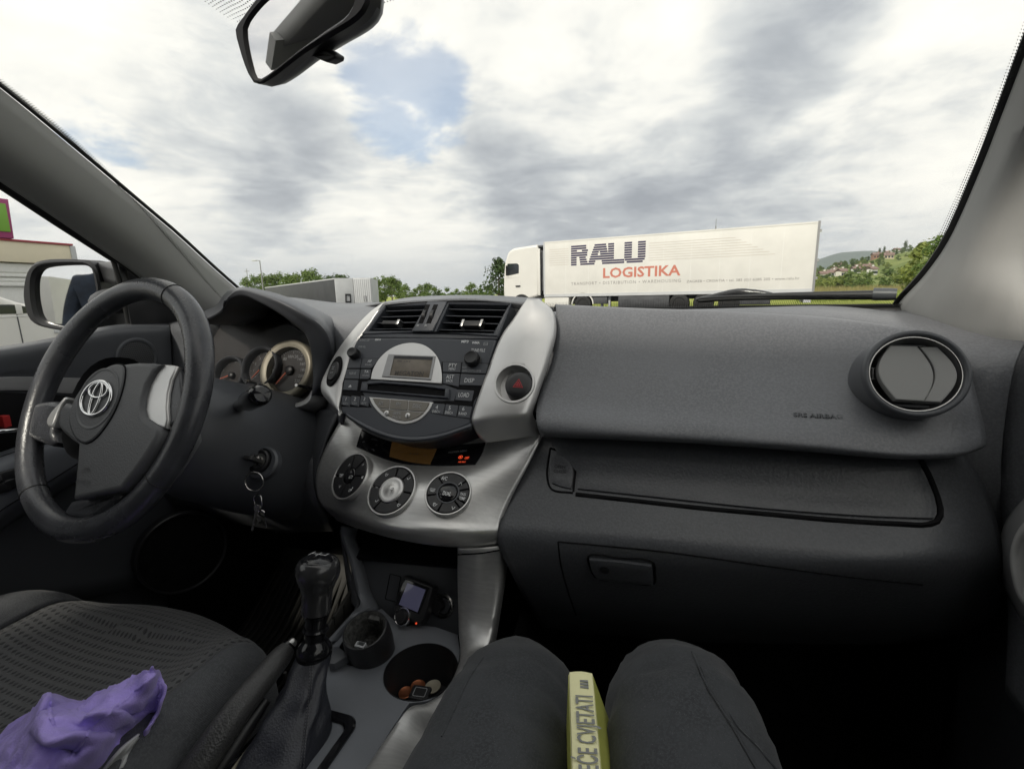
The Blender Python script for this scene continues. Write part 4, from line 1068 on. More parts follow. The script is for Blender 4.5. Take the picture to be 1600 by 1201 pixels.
rows = [S((866, 480, .80), (1000, 488, .81), (1100, 492, .81), (1200, 497, .80), (1280, 502, .79), (1340, 509, .765), (1400, 518, .735), (1460, 530, .71), (1500, 548, .69)),
        S((868, 476, .765), (1000, 482, .77), (1100, 485, .77), (1200, 490, .765), (1280, 495, .75), (1340, 502, .728), (1400, 511, .70), (1465, 527, .675), (1508, 556, .66)),
        S((869, 497, .738), (1000, 503, .742), (1100, 506, .742), (1200, 511, .735), (1280, 518, .717), (1350, 532, .692), (1420, 546, .668), (1480, 566, .65), (1520, 594, .645)),
        S((864, 556, .694), (1000, 566, .694), (1100, 571, .692), (1200, 577, .684), (1280, 586, .668), (1350, 598, .645), (1420, 608, .625), (1480, 620, .62), (1532, 640, .622)),
        S((842, 620, .648), (1000, 632, .642), (1100, 637, .636), (1200, 643, .626), (1280, 650, .616), (1350, 658, .604), (1420, 666, .598), (1490, 668, .602), (1539, 668, .612)),
        S((838, 655, .612), (1000, 667, .606), (1100, 672, .602), (1200, 679, .596), (1280, 686, .59), (1350, 694, .584), (1420, 701, .582), (1500, 700, .588), (1541, 688, .604)),
        S((842, 673, .606), (1000, 681, .600), (1100, 687, .596), (1200, 693, .590), (1280, 699, .585), (1350, 706, .580), (1420, 711, .579), (1500, 708, .586), (1540, 696, .604)),
        [p + V((0, .012, -.006)) for p in S((845, 680, .606), (1000, 686, .600), (1100, 691, .596), (1200, 698, .590), (1280, 704, .585), (1350, 710, .580), (1420, 715, .579), (1500, 712, .586), (1538, 700, .606))],
        [p + V((0, .07, -.004)) for p in S((845, 680, .606), (1000, 686, .600), (1100, 691, .596), (1200, 698, .590), (1280, 704, .585), (1350, 710, .580), (1420, 715, .579), (1500, 712, .586), (1538, 700, .606))]]
pad = loft('airbag_panel', rows, 'dash', dash, 60, 6, .004); padb = bvh_of(pad)
lrows = [[p + V((0, .06, .02)) for p in S((838, 676, .65), (1000, 684, .65), (1200, 696, .64), (1400, 704, .635), (1480, 704, .635), (1512, 702, .645))],
         S((828, 690, .655), (1000, 698, .645), (1200, 710, .635), (1400, 718, .628), (1480, 716, .632), (1510, 714, .642)),
         S((812, 735, .632), (1000, 752, .618), (1200, 766, .610), (1400, 778, .604), (1490, 772, .612), (1540, 762, .635)),
         S((786, 800, .592), (1000, 816, .575), (1200, 832, .568), (1400, 840, .568), (1500, 832, .582), (1560, 824, .615)),
         S((778, 830, .574), (1000, 847, .557), (1200, 862, .552), (1400, 868, .553), (1500, 862, .568), (1566, 856, .607)),
         S((778, 850, .570), (1000, 868, .554), (1200, 882, .549), (1400, 888, .551), (1500, 882, .566), (1569, 876, .606)),
         S((796, 890, .576), (1000, 908, .568), (1200, 920, .562), (1400, 924, .564), (1500, 916, .578), (1571, 904, .612)),
         S((822, 940, .612), (1000, 962, .606), (1200, 974, .60), (1400, 976, .602), (1500, 964, .616), (1566, 944, .64)),
         S((850, 985, .68), (1000, 1000, .68), (1200, 1008, .68), (1400, 1006, .68), (1500, 990, .69), (1560, 965, .70))]
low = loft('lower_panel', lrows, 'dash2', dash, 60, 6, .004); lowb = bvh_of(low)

def patch(name, rows_px, bv, h, material, parent, nu=30, nv=8, skirt=.006, edge=.003, n_each=None, ang=50):
    """a lid lying proud of a surface: rows of photo points are carried onto that surface"""
    rr = []
    for r_ in rows_px:
        P = crom([V((a, b, 0)) for a, b in r_], nu) if len(r_) > 2 else linres([V((a, b, 0)) for a, b in r_], nu); rr.append(P)
    cols = [crom([r_[i] for r_ in rr], nv) if len(rr) > 2 else linres([r_[i] for r_ in rr], nv) for i in range(nu)]
    vs_ = []
    for j in range(-1, nv + 1):
        for i in range(-1, nu + 1):
            jj = min(max(j, 0), nv - 1); ii = min(max(i, 0), nu - 1); q = cols[ii][jj]
            p, n = hit(bv, q.x, q.y); out = (j < 0 or j >= nv or i < 0 or i >= nu)
            if out: p = p + n * (h - skirt)
            else:
                rim = (j in (0, nv - 1) or i in (0, nu - 1)); p = p + n * (h - (edge * .35 if rim else 0))
            vs_.append(p)
    o = mesh(name, vs_, gridfaces(nv + 2, nu + 2), material, parent, ang=ang)
    # face the cabin
    k = (nv // 2) * (nu + 2) + nu // 2; f = o.data.polygons[len(o.data.polygons) // 2]
    if f.normal.dot(EYE - f.center) < 0: o.data.flip_normals()
    return o
def seam(name, pts, bv, rad, parent, material='void', h=.0, closed=False, n=60):
    P = crom([V((a, b, 0)) for a, b in pts], n, closed) if len(pts) > 2 else linres([V((a, b, 0)) for a, b in pts], n)
    return tube(name, [on(bv, p.x, p.y, h) for p in P], rad, material, parent, 6, closed)
# upper glove box lid with its push button
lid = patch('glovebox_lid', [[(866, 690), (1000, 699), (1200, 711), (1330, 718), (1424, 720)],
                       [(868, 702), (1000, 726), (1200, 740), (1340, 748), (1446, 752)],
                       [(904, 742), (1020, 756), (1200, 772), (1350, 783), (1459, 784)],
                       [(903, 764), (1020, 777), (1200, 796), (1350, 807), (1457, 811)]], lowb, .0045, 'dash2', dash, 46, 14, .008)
seam('lid_gap', [(900, 772), (1000, 783), (1100, 794), (1200, 803), (1300, 812), (1400, 818), (1450, 819), (1466, 812), (1469, 795), (1463, 772), (1450, 740), (1438, 718), (1434, 708)], lowb, .0032, dash)
btn = patch('glovebox_button', [[(862, 704), (880, 709), (894, 722)], [(859, 728), (877, 733), (896, 742)], [(863, 755), (876, 760), (893, 764)]], lowb, .004, 'dash2', dash, 10, 10, .007)
seam('button_gap', [(860, 700), (888, 710), (898, 724), (896, 768)], lowb, .0016, dash)
seam('button_gap', [(860, 700), (855, 742), (862, 764), (895, 770)], lowb, .0016, dash)
for s_, py in (('OPEN', 730), ('CLOSE', 737.5)):
    q = tangent(lowb, 876, py, .0042); text(s_, q, 0, 0, .0062, 'dimprint' if False else 'black', btn, h=.0006, bold=.01)
# lower glove box: seam and recessed handle
seam('lid_gap', [(872, 846), (940, 852), (1040, 862), (1200, 884), (1320, 900), (1441, 913)], lowb, .0011, dash)
seam('lid_gap', [(872, 846), (876, 880), (888, 925), (900, 960)], lowb, .0011, dash)
hd = patch('glovebox_handle', [[(922, 870), (970, 874), (1018, 880)], [(926, 888), (972, 893), (1020, 896)], [(934, 900), (972, 905), (1021, 909)]], lowb, .006, 'dash2', dash, 14, 8, .008)
seam('handle_gap', [(920, 868), (968, 871), (1020, 878), (1023, 895), (1022, 911), (972, 907), (932, 902), (922, 886)], lowb, .0015, hd, closed=True)
q = tangent(lowb, 946, 883, .007); lathe('lock', q, [(.005, 0), (.006, .001), (.0045, .0015), (.001, .0012)], 'black', hd, 16)
# word on the pad; a dark offset copy paints its emboss shadow
q = tangent(padb, 1278, 650, 0); a_, b_ = q.uv(1239, 648), q.uv(1317, 652)
text('SRS AIRBAG', q, (a_[0] + b_[0]) / 2, (a_[1] + b_[1]) / 2, .0085, 'dashsm', pad, h=.0011, width=b_[0] - a_[0], rot=math.atan2(b_[1] - a_[1], b_[0] - a_[0]), bold=.01)
text('SRS AIRBAG', q, (a_[0] + b_[0]) / 2 + .0006, (a_[1] + b_[1]) / 2 - .0008, .0085, 'void', pad, h=.0006, width=b_[0] - a_[0], rot=math.atan2(b_[1] - a_[1], b_[0] - a_[0]), bold=.01)
# round side vent
vpos = AY(1432, 585, .598); vn = V((-.10, -.93, .33)).normalized(); vex = V((1, -.1, 0)); vpl = Pl(vpos, vex, vn.cross(V(vex)))
if vpl.n.dot(EYE - vpos) < 0: vpl = Pl(vpos, vex, -vn.cross(V(vex)))
e0 = vpl.uv(1348, 585)[0]; e1 = vpl.uv(1516, 585)[0]; t0 = vpl.uv(1432, 513)[1]; t1 = vpl.uv(1432, 656)[1]
vr = (e1 - e0) / 4 + (t0 - t1) / 4; vc = ((e0 + e1) / 2, (t0 + t1) / 2); vpl = vpl.at(*vc)
print('vent radius', vr, (e1 - e0) / 2, (t0 - t1) / 2)
M['bowlgrey'] = mat('vent bowl grey', (.15, .15, .152), .45)
vent = lathe('side_vent', vpl, [(vr * 1.0, -.05), (vr * 1.0, -.004), (vr * .985, .002), (vr * .95, .0045), (vr * .89, .0045), (vr * .855, .002), (vr * .845, -.002)], 'dashsm', dash, 56, cap=False, ang=60)
lathe('chrome_ring', vpl, [(vr * .852, -.0035), (vr * .846, .0002), (vr * .828, .0002), (vr * .822, -.004)], 'steel', vent, 56, cap=False)
lathe('vent_bowl', vpl, [(vr * .826, -.002), (vr * .77, -.012), (vr * .72, -.024), (vr * .70, -.034), (vr * .01, -.036)], 'bowlgrey', vent, 56, cap=False)
def flapgeo(u0, u1, bulge0, bulge1, rr, h):
    pts = []
    n = 16
    for i in range(n + 1):      # right edge bottom to top
        v = -rr + 2 * rr * i / n; pts.append((u1 + bulge1 * math.cos(v / rr * math.pi / 2) , v))
    for i in range(n + 1):
        v = rr - 2 * rr * i / n; pts.append((u0 + bulge0 * math.cos(v / rr * math.pi / 2), v))
    return pts
fr = vr * .66
def flap(u0, u1, b0, b1, h, tilt, dv=0):
    q = Pl(vpl.w(0, 0, h), vpl.ex + vpl.n * tilt, vpl.ey - vpl.n * .22)
    plate('vent_flap', q, [(u, v * fr / fr) for u, v in flapgeo(u0, u1, b0, b1, fr, 0)], -.004, .003, 'grey2', vent, .0012, 2)
M['grey2'] = mat('vent flap grey', (.24, .24, .235), .5, bump=('noise', 900, .08, .0005))
flap(-vr * .42, vr * .10, -vr * .28, vr * .24, -.002, -.10)
flap(vr * .13, vr * .44, vr * .24, vr * .30, -.005, .12)
plate('flap_hinge', vpl, rrect(-vr * .35, vr * .67, vr * .30, vr * .72, .001), -.026, -.012, 'dashsm', vent)
plate('flap_hinge', vpl, rrect(-vr * .38, -vr * .74, vr * .34, -vr * .66, .001), -.026, -.010, 'dashsm', vent)
plate('flap_tab', vpl, rrect(-vr * .745, -vr * .14, -vr * .715, vr * .12, .001), -.02, -.006, 'grey', vent)
# pad to the left of the centre stack and over to the instrument hood
dl = loft('driver_pad', [
    S((300, 470, .98), (380, 461, .985), (450, 464, 1.0), (530, 473, 1.01), (600, 472, .97)),
    S((330, 480, .93), (430, 468, .93), (500, 481, .90), (560, 486, .84), (594, 486, .79)),
    S((400, 500, .90), (490, 500, .84), (522, 508, .78), (550, 512, .75), (573, 511, .735)),
    S((440, 540, .88), (500, 545, .81), (522, 548, .75), (534, 548, .73), (543, 548, .717)),
    S((440, 600, .88), (502, 600, .80), (514, 602, .73), (518, 604, .712), (522, 606, .702)),
    S((440, 650, .86), (490, 640, .78), (508, 642, .73), (522, 646, .70), (536, 650, .68)),
    S((440, 690, .84), (480, 690, .76), (500, 690, .73), (510, 690, .72), (520, 690, .70))], 'dash', dash, 30, 6, .004)
# rounded crown above the centre vents
RADC = AY(655, 600, .645); TILT = R(32)
rpl = Pl(RADC, (1, 0, 0), (0, math.sin(TILT), math.cos(TILT)))
loft('stack_crown', [
    S((560, 480, .93), (640, 470, .95), (750, 466, .96), (840, 470, .93)),
    S((592, 473, .83), (640, 464.5, .85), (750, 461, .855), (846, 466, .83)),
    S((596, 474, .765), (640, 467, .775), (745, 464, .78), (846, 470, .775)),
    [rpl.P(602, 476, .006), rpl.P(650, 471.5, .006), rpl.P(750, 469, .006), rpl.P(836, 476, -.008)],
    [rpl.P(600, 480, -.004), rpl.P(650, 476, -.004), rpl.P(750, 474, -.004), rpl.P(832, 486, -.016)]], 'dash', dash, 28, 6, .004)
# silver wings either side of the radio
rw = [((824, 466), (842, 467)), ((812, 483), (862, 483)), ((800, 501), (869, 503)), ((788, 517), (869, 524)), ((778, 536), (864, 546)), ((768, 562), (857, 571)), ((757, 592), (847, 600)), ((749, 615), (840, 622)), ((740, 642), (834, 640)), ((737, 658), (833, 646)), ((742, 672), (836, 656)), ((750, 684), (841, 668)), ((759, 692), (845, 680))]
hh = [.0, .003, .004, .005, .006, .007, .008, .008, .007, .005, -.006, -.018, -.03]
rows = [[rpl.P(*a, h), rpl.P(a[0] * .85 + b[0] * .15, a[1] * .85 + b[1] * .15, h + .0035), rpl.P((a[0] + b[0]) / 2, (a[1] + b[1]) / 2, h + .005), rpl.P(a[0] * .1 + b[0] * .9, a[1] * .1 + b[1] * .9, h - .002), rpl.P(*b, h - .014)] for (a, b), h in zip(rw, hh)]
wing = loft('silver_wing', rows, 'silver', dash, 22, 4, .004)
wb = bvh_of(wing)
hz_ = tangent(wb, 803.5, 598, 0)
hr = (hz_.uv(833, 598)[0] - hz_.uv(774, 598)[0]) / 2 * .97; hv = (hz_.uv(803, 570)[1] - hz_.uv(803, 626)[1]) / 2
g = Geo(); plategeo(g, hz_, circ(0, 0, hr, 40, hv), -.03, .02, 0); cutout(wing, fix_normals(g.out('cutter', 'void')))
g = Geo(); n = 40; vs_ = []; fs = []
for k, (s_, h) in enumerate(((1.13, -.0015), (1.11, .0012), (1.0, .0012), (.965, -.003), (.93, -.014), (.91, -.02))):
    for i in range(n): a = 2 * math.pi * i / n; vs_.append(hz_.w(hr * s_ * math.cos(a), hv * s_ * math.sin(a), h))
for k in range(5):
    for i in range(n): fs.append((k * n + i, k * n + (i + 1) % n, (k + 1) * n + (i + 1) % n, (k + 1) * n + i))
fs.append(tuple(range(5 * n, 6 * n)))
g.add(vs_, fs); hzh = g.out('hazard_recess', 'silver', dash)
cu, cv = hz_.uv(810, 600, .004); b_r = (hz_.uv(833, 600)[0] - hz_.uv(789, 600)[0]) / 2
hb = lathe('hazard_switch', hz_, [(b_r * 1.02, -.02), (b_r * 1.0, -.004), (b_r * .97, .001), (b_r * .88, .0035), (b_r * .6, .0046), (b_r * .3, .005), (.0005, .005)], 'black', dash, 36, cu, cv, ang=60)
tri = [(cu - .0075, cv - .0055), (cu + .0075, cv - .0055), (cu, cv + .0078)]
cg = (cu, cv - .001); sc_ = lambda k: [(cg[0] + (a - cg[0]) * k, cg[1] + (b - cg[1]) * k) for a, b in tri]
ringplate('warning_triangle', hz_, sc_(1.0), sc_(.78), .0045, .0056, 'hazard', hb, .0001)
ringplate('warning_triangle', hz_, sc_(.52), sc_(.20), .0045, .0056, 'hazard', hb, .0001)
lw = [((598, 473), (604, 475)), ((582, 484), (593, 487)), ((566, 499), (581, 506)), ((551, 516), (570, 521)), ((536, 535), (559, 535)), ((522, 556), (550, 558)), ((511, 577), (543, 585)), ((502, 597), (537, 607)), ((502, 612), (533, 625)), ((514, 629), (531, 638)), ((530, 645), (533, 647))]
rows = [[rpl.P(*a, -.012 if k not in (0, 10) else -.004), rpl.P(a[0] * .75 + b[0] * .25, a[1] * .75 + b[1] * .25, -.003), rpl.P((a[0] + b[0]) / 2, (a[1] + b[1]) / 2, .002), rpl.P(a[0] * .15 + b[0] * .85, a[1] * .15 + b[1] * .85, .003), rpl.P(*b, .0)] for k, (a, b) in enumerate(lw)]
lwing = loft('silver_wing', rows, 'silver', dash, 16, 5, .004); lwb = bvh_of(lwing)
q = tangent(lwb, 523, 580, 0); su = (q.uv(531, 580)[0] - q.uv(514, 580)[0]) / 2; sv = (q.uv(522, 558)[1] - q.uv(522, 602)[1]) / 2
g = Geo(); plategeo(g, q, circ(0, 0, su, 30, sv), -.012, .0022, .001); sw = g.out('switch_recess', 'void', dash)
g = Geo(); plategeo(g, q, circ(su * .05, -sv * .04, su * .80, 30, sv * .62), -.01, .0045, .002, 3); sw = g.out('axle_lock_switch', 'black', dash)
g = Geo(); d_ = .0028
lines_geo(g, q, [((-d_, d_ * 2.2), (d_, d_ * 2.2)), ((-d_, d_ * .8), (d_, d_ * .8)), ((0, d_ * .6), (0, d_ * 2.4)), ((-d_, d_ * 1.9), (-d_, d_ * 2.6)), ((d_, d_ * 1.9), (d_, d_ * 2.6)), ((-d_, -d_ * 1.5), (d_, -d_ * 1.5)), ((-d_, -d_ * 1.0), (-d_, -d_ * 2.0)), ((d_, -d_ * 1.0), (d_, -d_ * 2.0))], .0007, .0048)
g.out('switch_symbol', 'dimprint', sw, smooth=False)
# knee panel under the wheel and beside the column
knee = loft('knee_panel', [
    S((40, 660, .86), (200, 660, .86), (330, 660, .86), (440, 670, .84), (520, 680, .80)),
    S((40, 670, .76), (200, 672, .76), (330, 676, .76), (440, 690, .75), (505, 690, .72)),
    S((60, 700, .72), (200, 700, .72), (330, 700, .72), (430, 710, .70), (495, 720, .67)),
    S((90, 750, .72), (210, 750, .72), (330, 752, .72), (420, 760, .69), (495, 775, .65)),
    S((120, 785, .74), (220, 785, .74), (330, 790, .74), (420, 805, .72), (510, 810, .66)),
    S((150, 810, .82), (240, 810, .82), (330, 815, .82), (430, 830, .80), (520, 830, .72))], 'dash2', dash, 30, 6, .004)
kb = bvh_of(knee)
# stack side cheek between the knee panel and the climate panel
loft('stack_side', [S((478, 650, .74), (500, 640, .72), (531, 643, .695)), S((480, 700, .70), (495, 690, .685), (507, 690, .665)), S((478, 745, .68), (486, 745, .665), (494, 745, .645)), S((488, 790, .68), (495, 788, .665), (499, 783, .645)), S((505, 812, .70), (515, 808, .685), (522, 805, .66))], 'dashsm', dash, 10, 6, .004)
# two smooth blanks on the pale stalk-side slope
# =================================================================== CENTRE VENTS
c4 = lambda x, y: (490 + x * .25625, 450 + y * .25625)
def r4(x, y, h=0.0): return rpl.uv(*c4(x, y), h)
cvt = thing('centre_air_vents', 'pair of black slatted air vents at the top of the centre stack', 'air vents', rpl.w(0, .11, 0))
plate('vent_back', rpl, [r4(420, 95), r4(1215, 92), r4(1130, 300), r4(270, 292)], -.045, -.038, 'void', cvt)
vo_l = [r4(425, 96), r4(712, 84), r4(606, 276), r4(272, 290)]; vi_l = [r4(442, 116), r4(688, 106), r4(606, 262), r4(338, 264)]
vo_r = [r4(815, 84), r4(1208, 94), r4(1128, 302), r4(730, 276)]; vi_r = [r4(826, 100), r4(1190, 106), r4(1098, 278), r4(748, 270)]
ringplate('vent_frame', rpl, vo_l, vi_l, -.04, .003, 'radio', cvt, .002)
ringplate('vent_frame', rpl, vo_r, vi_r, -.04, .003, 'radio', cvt, .002)
plate('lower_frame', rpl, [r4(268, 278), r4(1130, 284), r4(1122, 312), r4(262, 300)], -.03, .001, 'radio', cvt, .001)
def lerp2(a, b, t): return (a[0] + (b[0] - a[0]) * t, a[1] + (b[1] - a[1]) * t)
for vi in (vi_l, vi_r):
    for k, t in enumerate((.14, .38, .63, .88)):
        a = V(lerp2(vi[0], vi[3], t)); b = V(lerp2(vi[1], vi[2], t))
        g = Geo(); th_ = .0016
        for s0, s1 in ((0, 1),):
            A, B = rpl.w(*a, -.004), rpl.w(*b, -.004); dn = rpl.n * -.024 + rpl.ey * .010; up_ = rpl.ey * th_
            g.add([A, B, B + up_, A + up_, A + dn, B + dn, B + dn + up_, A + dn + up_], [(0, 1, 2, 3), (3, 2, 6, 7), (4, 7, 6, 5), (0, 4, 5, 1), (0, 3, 7, 4), (1, 5, 6, 2)])
        bevelled(fix_normals(g.out('vent_slat', 'radio', cvt)), .0007, 2)
for (x0, x1, y0, y1, e) in ((415, 535, 205, 228, 40), (900, 1035, 205, 240, 0)):
    a, b = r4(x0, y0), r4(x1, y1); g = Geo(); plategeo(g, rpl, [r4(x0 + 4, y1), r4(x1 - 12, y1), r4(x1, y0), r4(x0 + 16, y0)], -.012, .005, .0015, 3); t_ = g.out('vent_tab', 'black', cvt)
    for xx in ((x1 - 22,) if x0 < 500 else (x0 + 4, x1 - 18)):
        plate('tab_trim', rpl, [r4(xx - 6, y1 + 2), r4(xx + 10, y1 + 2), r4(xx + 26, y0 - 4), r4(xx + 10, y0 - 4)], -.008, .0062, 'steel', t_, .001)
dv = plate('vent_divider', rpl, [r4(704, 88), r4(824, 90), r4(734, 274), r4(608, 274)], -.03, .006, 'radio', cvt, .002, 3)
for x0 in (694, 742):
    sl_ = [r4(x0 - 20, 120 + 40), r4(x0 + 10, 120 + 40), r4(x0 - 12, 222), r4(x0 - 44, 222)]
    plate('wheel_slot', rpl, [r4(x0, 112), r4(x0 + 26, 112), r4(x0 - 18, 226), r4(x0 - 46, 226)], .0, .0064, 'void', dv, 0)
    c_ = r4(x0 - 10, 172); q = Pl(rpl.w(c_[0], c_[1], -.001), rpl.ey, rpl.n)
    w_ = lathe('thumb_wheel', q, [(.0105, -.003), (.0112, -.0022), (.0112, .0022), (.0105, .003)], 'black', dv, 26)
    x_, y_ = r4(x0 - 48, 240); text('▤', rpl, x_, y_, .004, 'dimprint', dv, h=.0066)
    g = Geo(); lines_geo(g, rpl, [((x_ - .0022, y_ + k * .0012), (x_ + .0022, y_ + k * .0012)) for k in (-1, 0, 1)], .0006, .0066); g.out('vent_symbol', 'dimprint', dv, smooth=False)
# =================================================================== RADIO
radio = thing('car_radio', 'dark car radio with half round silver display and numbered buttons', 'radio', rpl.o)
fp = [r4(258, 302), r4(700, 303), r4(1122, 314), r4(1080, 440), r4(1040, 560), r4(1000, 690), r4(962, 832), r4(880, 868), r4(800, 893), r4(700, 915), r4(600, 922), r4(500, 912), r4(400, 884), r4(300, 838), r4(220, 788), r4(168, 760), r4(176, 700), r4(196, 560), r4(226, 420)]
face = plate('faceplate', rpl, fp, -.06, .002, 'radio', radio, .004, 4)
FH = .002
# lower lip that curls under
loft('lower_lip', [[rpl.P(*c4(x, y), .0025) for x, y in ((198, 760), (300, 820), (400, 866), (500, 896), (600, 906), (700, 900), (800, 880), (962, 824))],
                   [rpl.P(*c4(x, y), .0035) for x, y in ((200, 776), (300, 842), (400, 888), (500, 916), (600, 927), (700, 920), (800, 898), (962, 842))],
                   [rpl.P(*c4(x, y), -.006) for x, y in ((206, 788), (300, 858), (400, 906), (500, 934), (600, 944), (700, 938), (800, 918), (968, 862))],
                   [rpl.P(*c4(x, y), -.05) for x, y in ((212, 792), (300, 862), (400, 910), (500, 940), (600, 950), (700, 944), (800, 924), (968, 866))]], 'radio', radio, 40, 4, .003)
def rbutton(pts, top=.0035, material='button', name='button', bev=.0007):
    P = [r4(*p) for p in pts]; P = ccw(P); P = inset(P, .0003)
    return plate(name, rpl, roundpoly(P, .0012), FH - .001, FH + top - .002, material, radio, bev)
def rtext(s, x, y, hpx, parent, material='white', wpx=None, h=.0041, bold=0.0):
    u, v = r4(x, y); size = hpx * .25625 / 740 * .70 * 1.35; w_ = wpx * .25625 / 740 * .715 if wpx else None
    return text(s, rpl, u, v, size, material, parent, h=h, width=w_, bold=bold)
# dark gaps behind the button blocks, then the buttons
plate('button_well', rpl, [r4(186, 432), r4(414, 432), r4(350, 560), r4(300, 590), r4(296, 628), r4(360, 730), r4(176, 724)], FH - .001, FH + .0004, 'void', radio, 0)
plate('button_well', rpl, [r4(784, 452), r4(1078, 462), r4(1038, 606), r4(982, 690), r4(958, 800), r4(720, 752), r4(730, 690), r4(860, 690), r4(880, 620), r4(790, 586)], FH - .001, FH + .0004, 'void', radio, 0)
B = rbutton
b = B([(302, 434), (414, 434), (360, 494), (292, 494)]); rtext('AF', 350, 452, 20, b); rtext('SOUND', 342, 474, 14, b, 'dimprint', 50)
b = B([(224, 434), (300, 434), (290, 494), (208, 494)])
b = B([(206, 498), (290, 498), (282, 560), (196, 558)]); rtext('NAVI', 246, 526, 22, b, 'dimprint', 48)
b = B([(294, 498), (358, 498), (352, 548), (340, 560), (285, 560)]); rtext('TA', 330, 516, 20, b); rtext('SOUND', 326, 538, 14, b, 'dimprint', 50)
b = B([(194, 562), (280, 564), (272, 630), (184, 626)]); 
u_, v_ = r4(231, 604); g = Geo(); g.add([rpl.w(u_ - .0028, v_, .0041), rpl.w(u_ + .0028, v_, .0041), rpl.w(u_, v_ + .0026, .0041)], [(0, 1, 2)]); lines_geo(g, rpl, [((u_ - .0028, v_ - .0012), (u_ + .0028, v_ - .0012))], .0008, .0041); g.out('eject_symbol', 'white', b, smooth=False)
for x0, x1, t1_, t2_ in ((182, 234, '1', 'CD∨'), (236, 290, '2', 'CD∧'), (294, 346, '3', 'RPT')):
    b = B([(x0, 658), (x1, 664), (x1 - 6, 728), (x0 - 8, 716)]); rtext(t1_, (x0 + x1) / 2 - 2, 682, 24, b); rtext(t2_, (x0 + x1) / 2 - 4, 708, 16, b, 'dimprint', 36)
b = B([(790, 454), (906, 458), (900, 520), (792, 518)]); rtext('PTY', 854, 478, 26, b, wpx=52); rtext('MENU', 850, 500, 17, b, wpx=44)
b = B([(910, 458), (1074, 466), (1056, 528), (903, 522)]); rtext('PUSH', 925, 490, 13, b, 'dimprint', 26); rtext('AUDIO CONTROL ENTER', 970, 512, 15, b, 'dimprint', 122)
b = B([(790, 522), (898, 526), (890, 608), (792, 586)]); rtext('AST', 838, 548, 27, b, wpx=52); rtext('BACK', 834, 572, 17, b, wpx=44)
b = B([(902, 526), (1054, 532), (1034, 602), (892, 596)]); rtext('DISP', 954, 570, 30, b, wpx=62)
b = B([(878, 622), (984, 628), (970, 696), (866, 688)]); rtext('LOAD', 921, 658, 30, b, wpx=68)
for pts, n1, n2, cx_ in (([(726, 704), (808, 710), (796, 778), (718, 762)], '4', 'DISC∨', 758), ([(810, 710), (888, 718), (876, 790), (798, 778)], '5', 'DISC∧', 836), ([(892, 718), (974, 726), (958, 800), (879, 790)], '6', 'RAND', 919)):
    b = B(pts); rtext(n1, cx_, 732 + (cx_ - 758) * .06, 26, b); rtext(n2, cx_ - 4, 758 + (cx_ - 758) * .08, 18, b, wpx=50)

rtext('PWR·VOL', 300, 362, 15, face, 'dimprint', 54, h=.0024); rtext('TUNE·FILE', 1006, 384, 24, face, 'white', 92, h=.0024)
rtext('6-DISC CD', 316, 322, 13, face, 'dimprint', 72, h=.0024); rtext('50W×4', 396, 319, 14, face, 'white', 42, h=.0024, bold=.03)
rtext('MP3', 926, 331, 18, face, 'white', 48, h=.0024, bold=.03); rtext('WMA', 992, 338, 17, face, 'white', 52, h=.0024, bold=.03)
u_, v_ = r4(1052, 344); ringplate('disc_mark', rpl, rrect(u_ - .0034, v_ - .0026, u_ + .0034, v_ + .0026, .0008), rrect(u_ - .0026, v_ - .0019, u_ + .0026, v_ + .0019, .0004), .0021, .0026, 'dimprint', face, .0001); text('disc', rpl, u_, v_, .0038, 'dimprint', face, h=.0026)
def knob(x, y, rpx, label):
    u_, v_ = r4(x, y); r_ = rpx * .25625 / 740 * .70
    k = lathe('knob', rpl, [(r_ * 1.12, FH), (r_ * 1.12, FH + .001), (r_ * 1.0, FH + .0015), (r_ * .98, .013), (r_ * .92, .0155), (r_ * .80, .0165), (r_ * .6, .0158), (.0004, .0156)], 'black', radio, 36, u_, v_, ang=40)
    g = Geo()
    for i in range(26):
        a = 2 * math.pi * i / 26; c, s = math.cos(a), math.sin(a); boxgeo(g, rpl.w(u_ + r_ * c, v_ + r_ * s, .008), .0008, .0008, .008, Matrix((rpl.ex * c + rpl.ey * s, rpl.ey * c - rpl.ex * s, rpl.n)).transposed())
    o = g.out('knob_ribs', 'black', k, smooth=False); o['kind'] = 'stuff'
    return k
knob(262, 412, 37, 0); knob(978, 446, 47, 1)
# half round display
arc_o = [(356, 562), (366, 512), (390, 462), (426, 416), (474, 378), (536, 350), (610, 340), (680, 354), (732, 390), (766, 436), (783, 492), (789, 545), (788, 589)]
arc_i = [(378, 556), (388, 512), (410, 468), (442, 428), (488, 392), (544, 366), (612, 357), (672, 370), (718, 402), (748, 444), (764, 494), (770, 545), (770, 578)]
sm_ = lambda L, n=36: [(q.x, q.y) for q in crom([V((a, b, 0)) for a, b in L], n)]
arc_o = sm_(arc_o); P = [r4(*p) for p in arc_o]; disp = plate('display_surround', rpl, P, FH - .001, .0048, 'silver', radio, .0012, 3)
ringplate('display_edge', rpl, [r4(*p) for p in [(352, 562)] + arc_o[1:-1] + [(792, 592)]] , [r4(*p) for p in [(360, 558)] + [(a * .975 + 590 * .025, b * .975 + 560 * .025) for a, b in arc_o[1:-1]] + [(784, 584)]], FH, .0042, 'black', radio, .0004)
scr = plate('screen', rpl, [r4(478, 418), r4(742, 430), r4(716, 560), r4(456, 544)], .003, .0054, 'lcd', disp, .0004)
ringplate('screen_bezel', rpl, [r4(468, 412), r4(752, 424), r4(724, 568), r4(428, 548)], [r4(502, 424), r4(738, 432), r4(714, 556), r4(474, 542)], .0045, .0068, 'grey', disp, .0006)
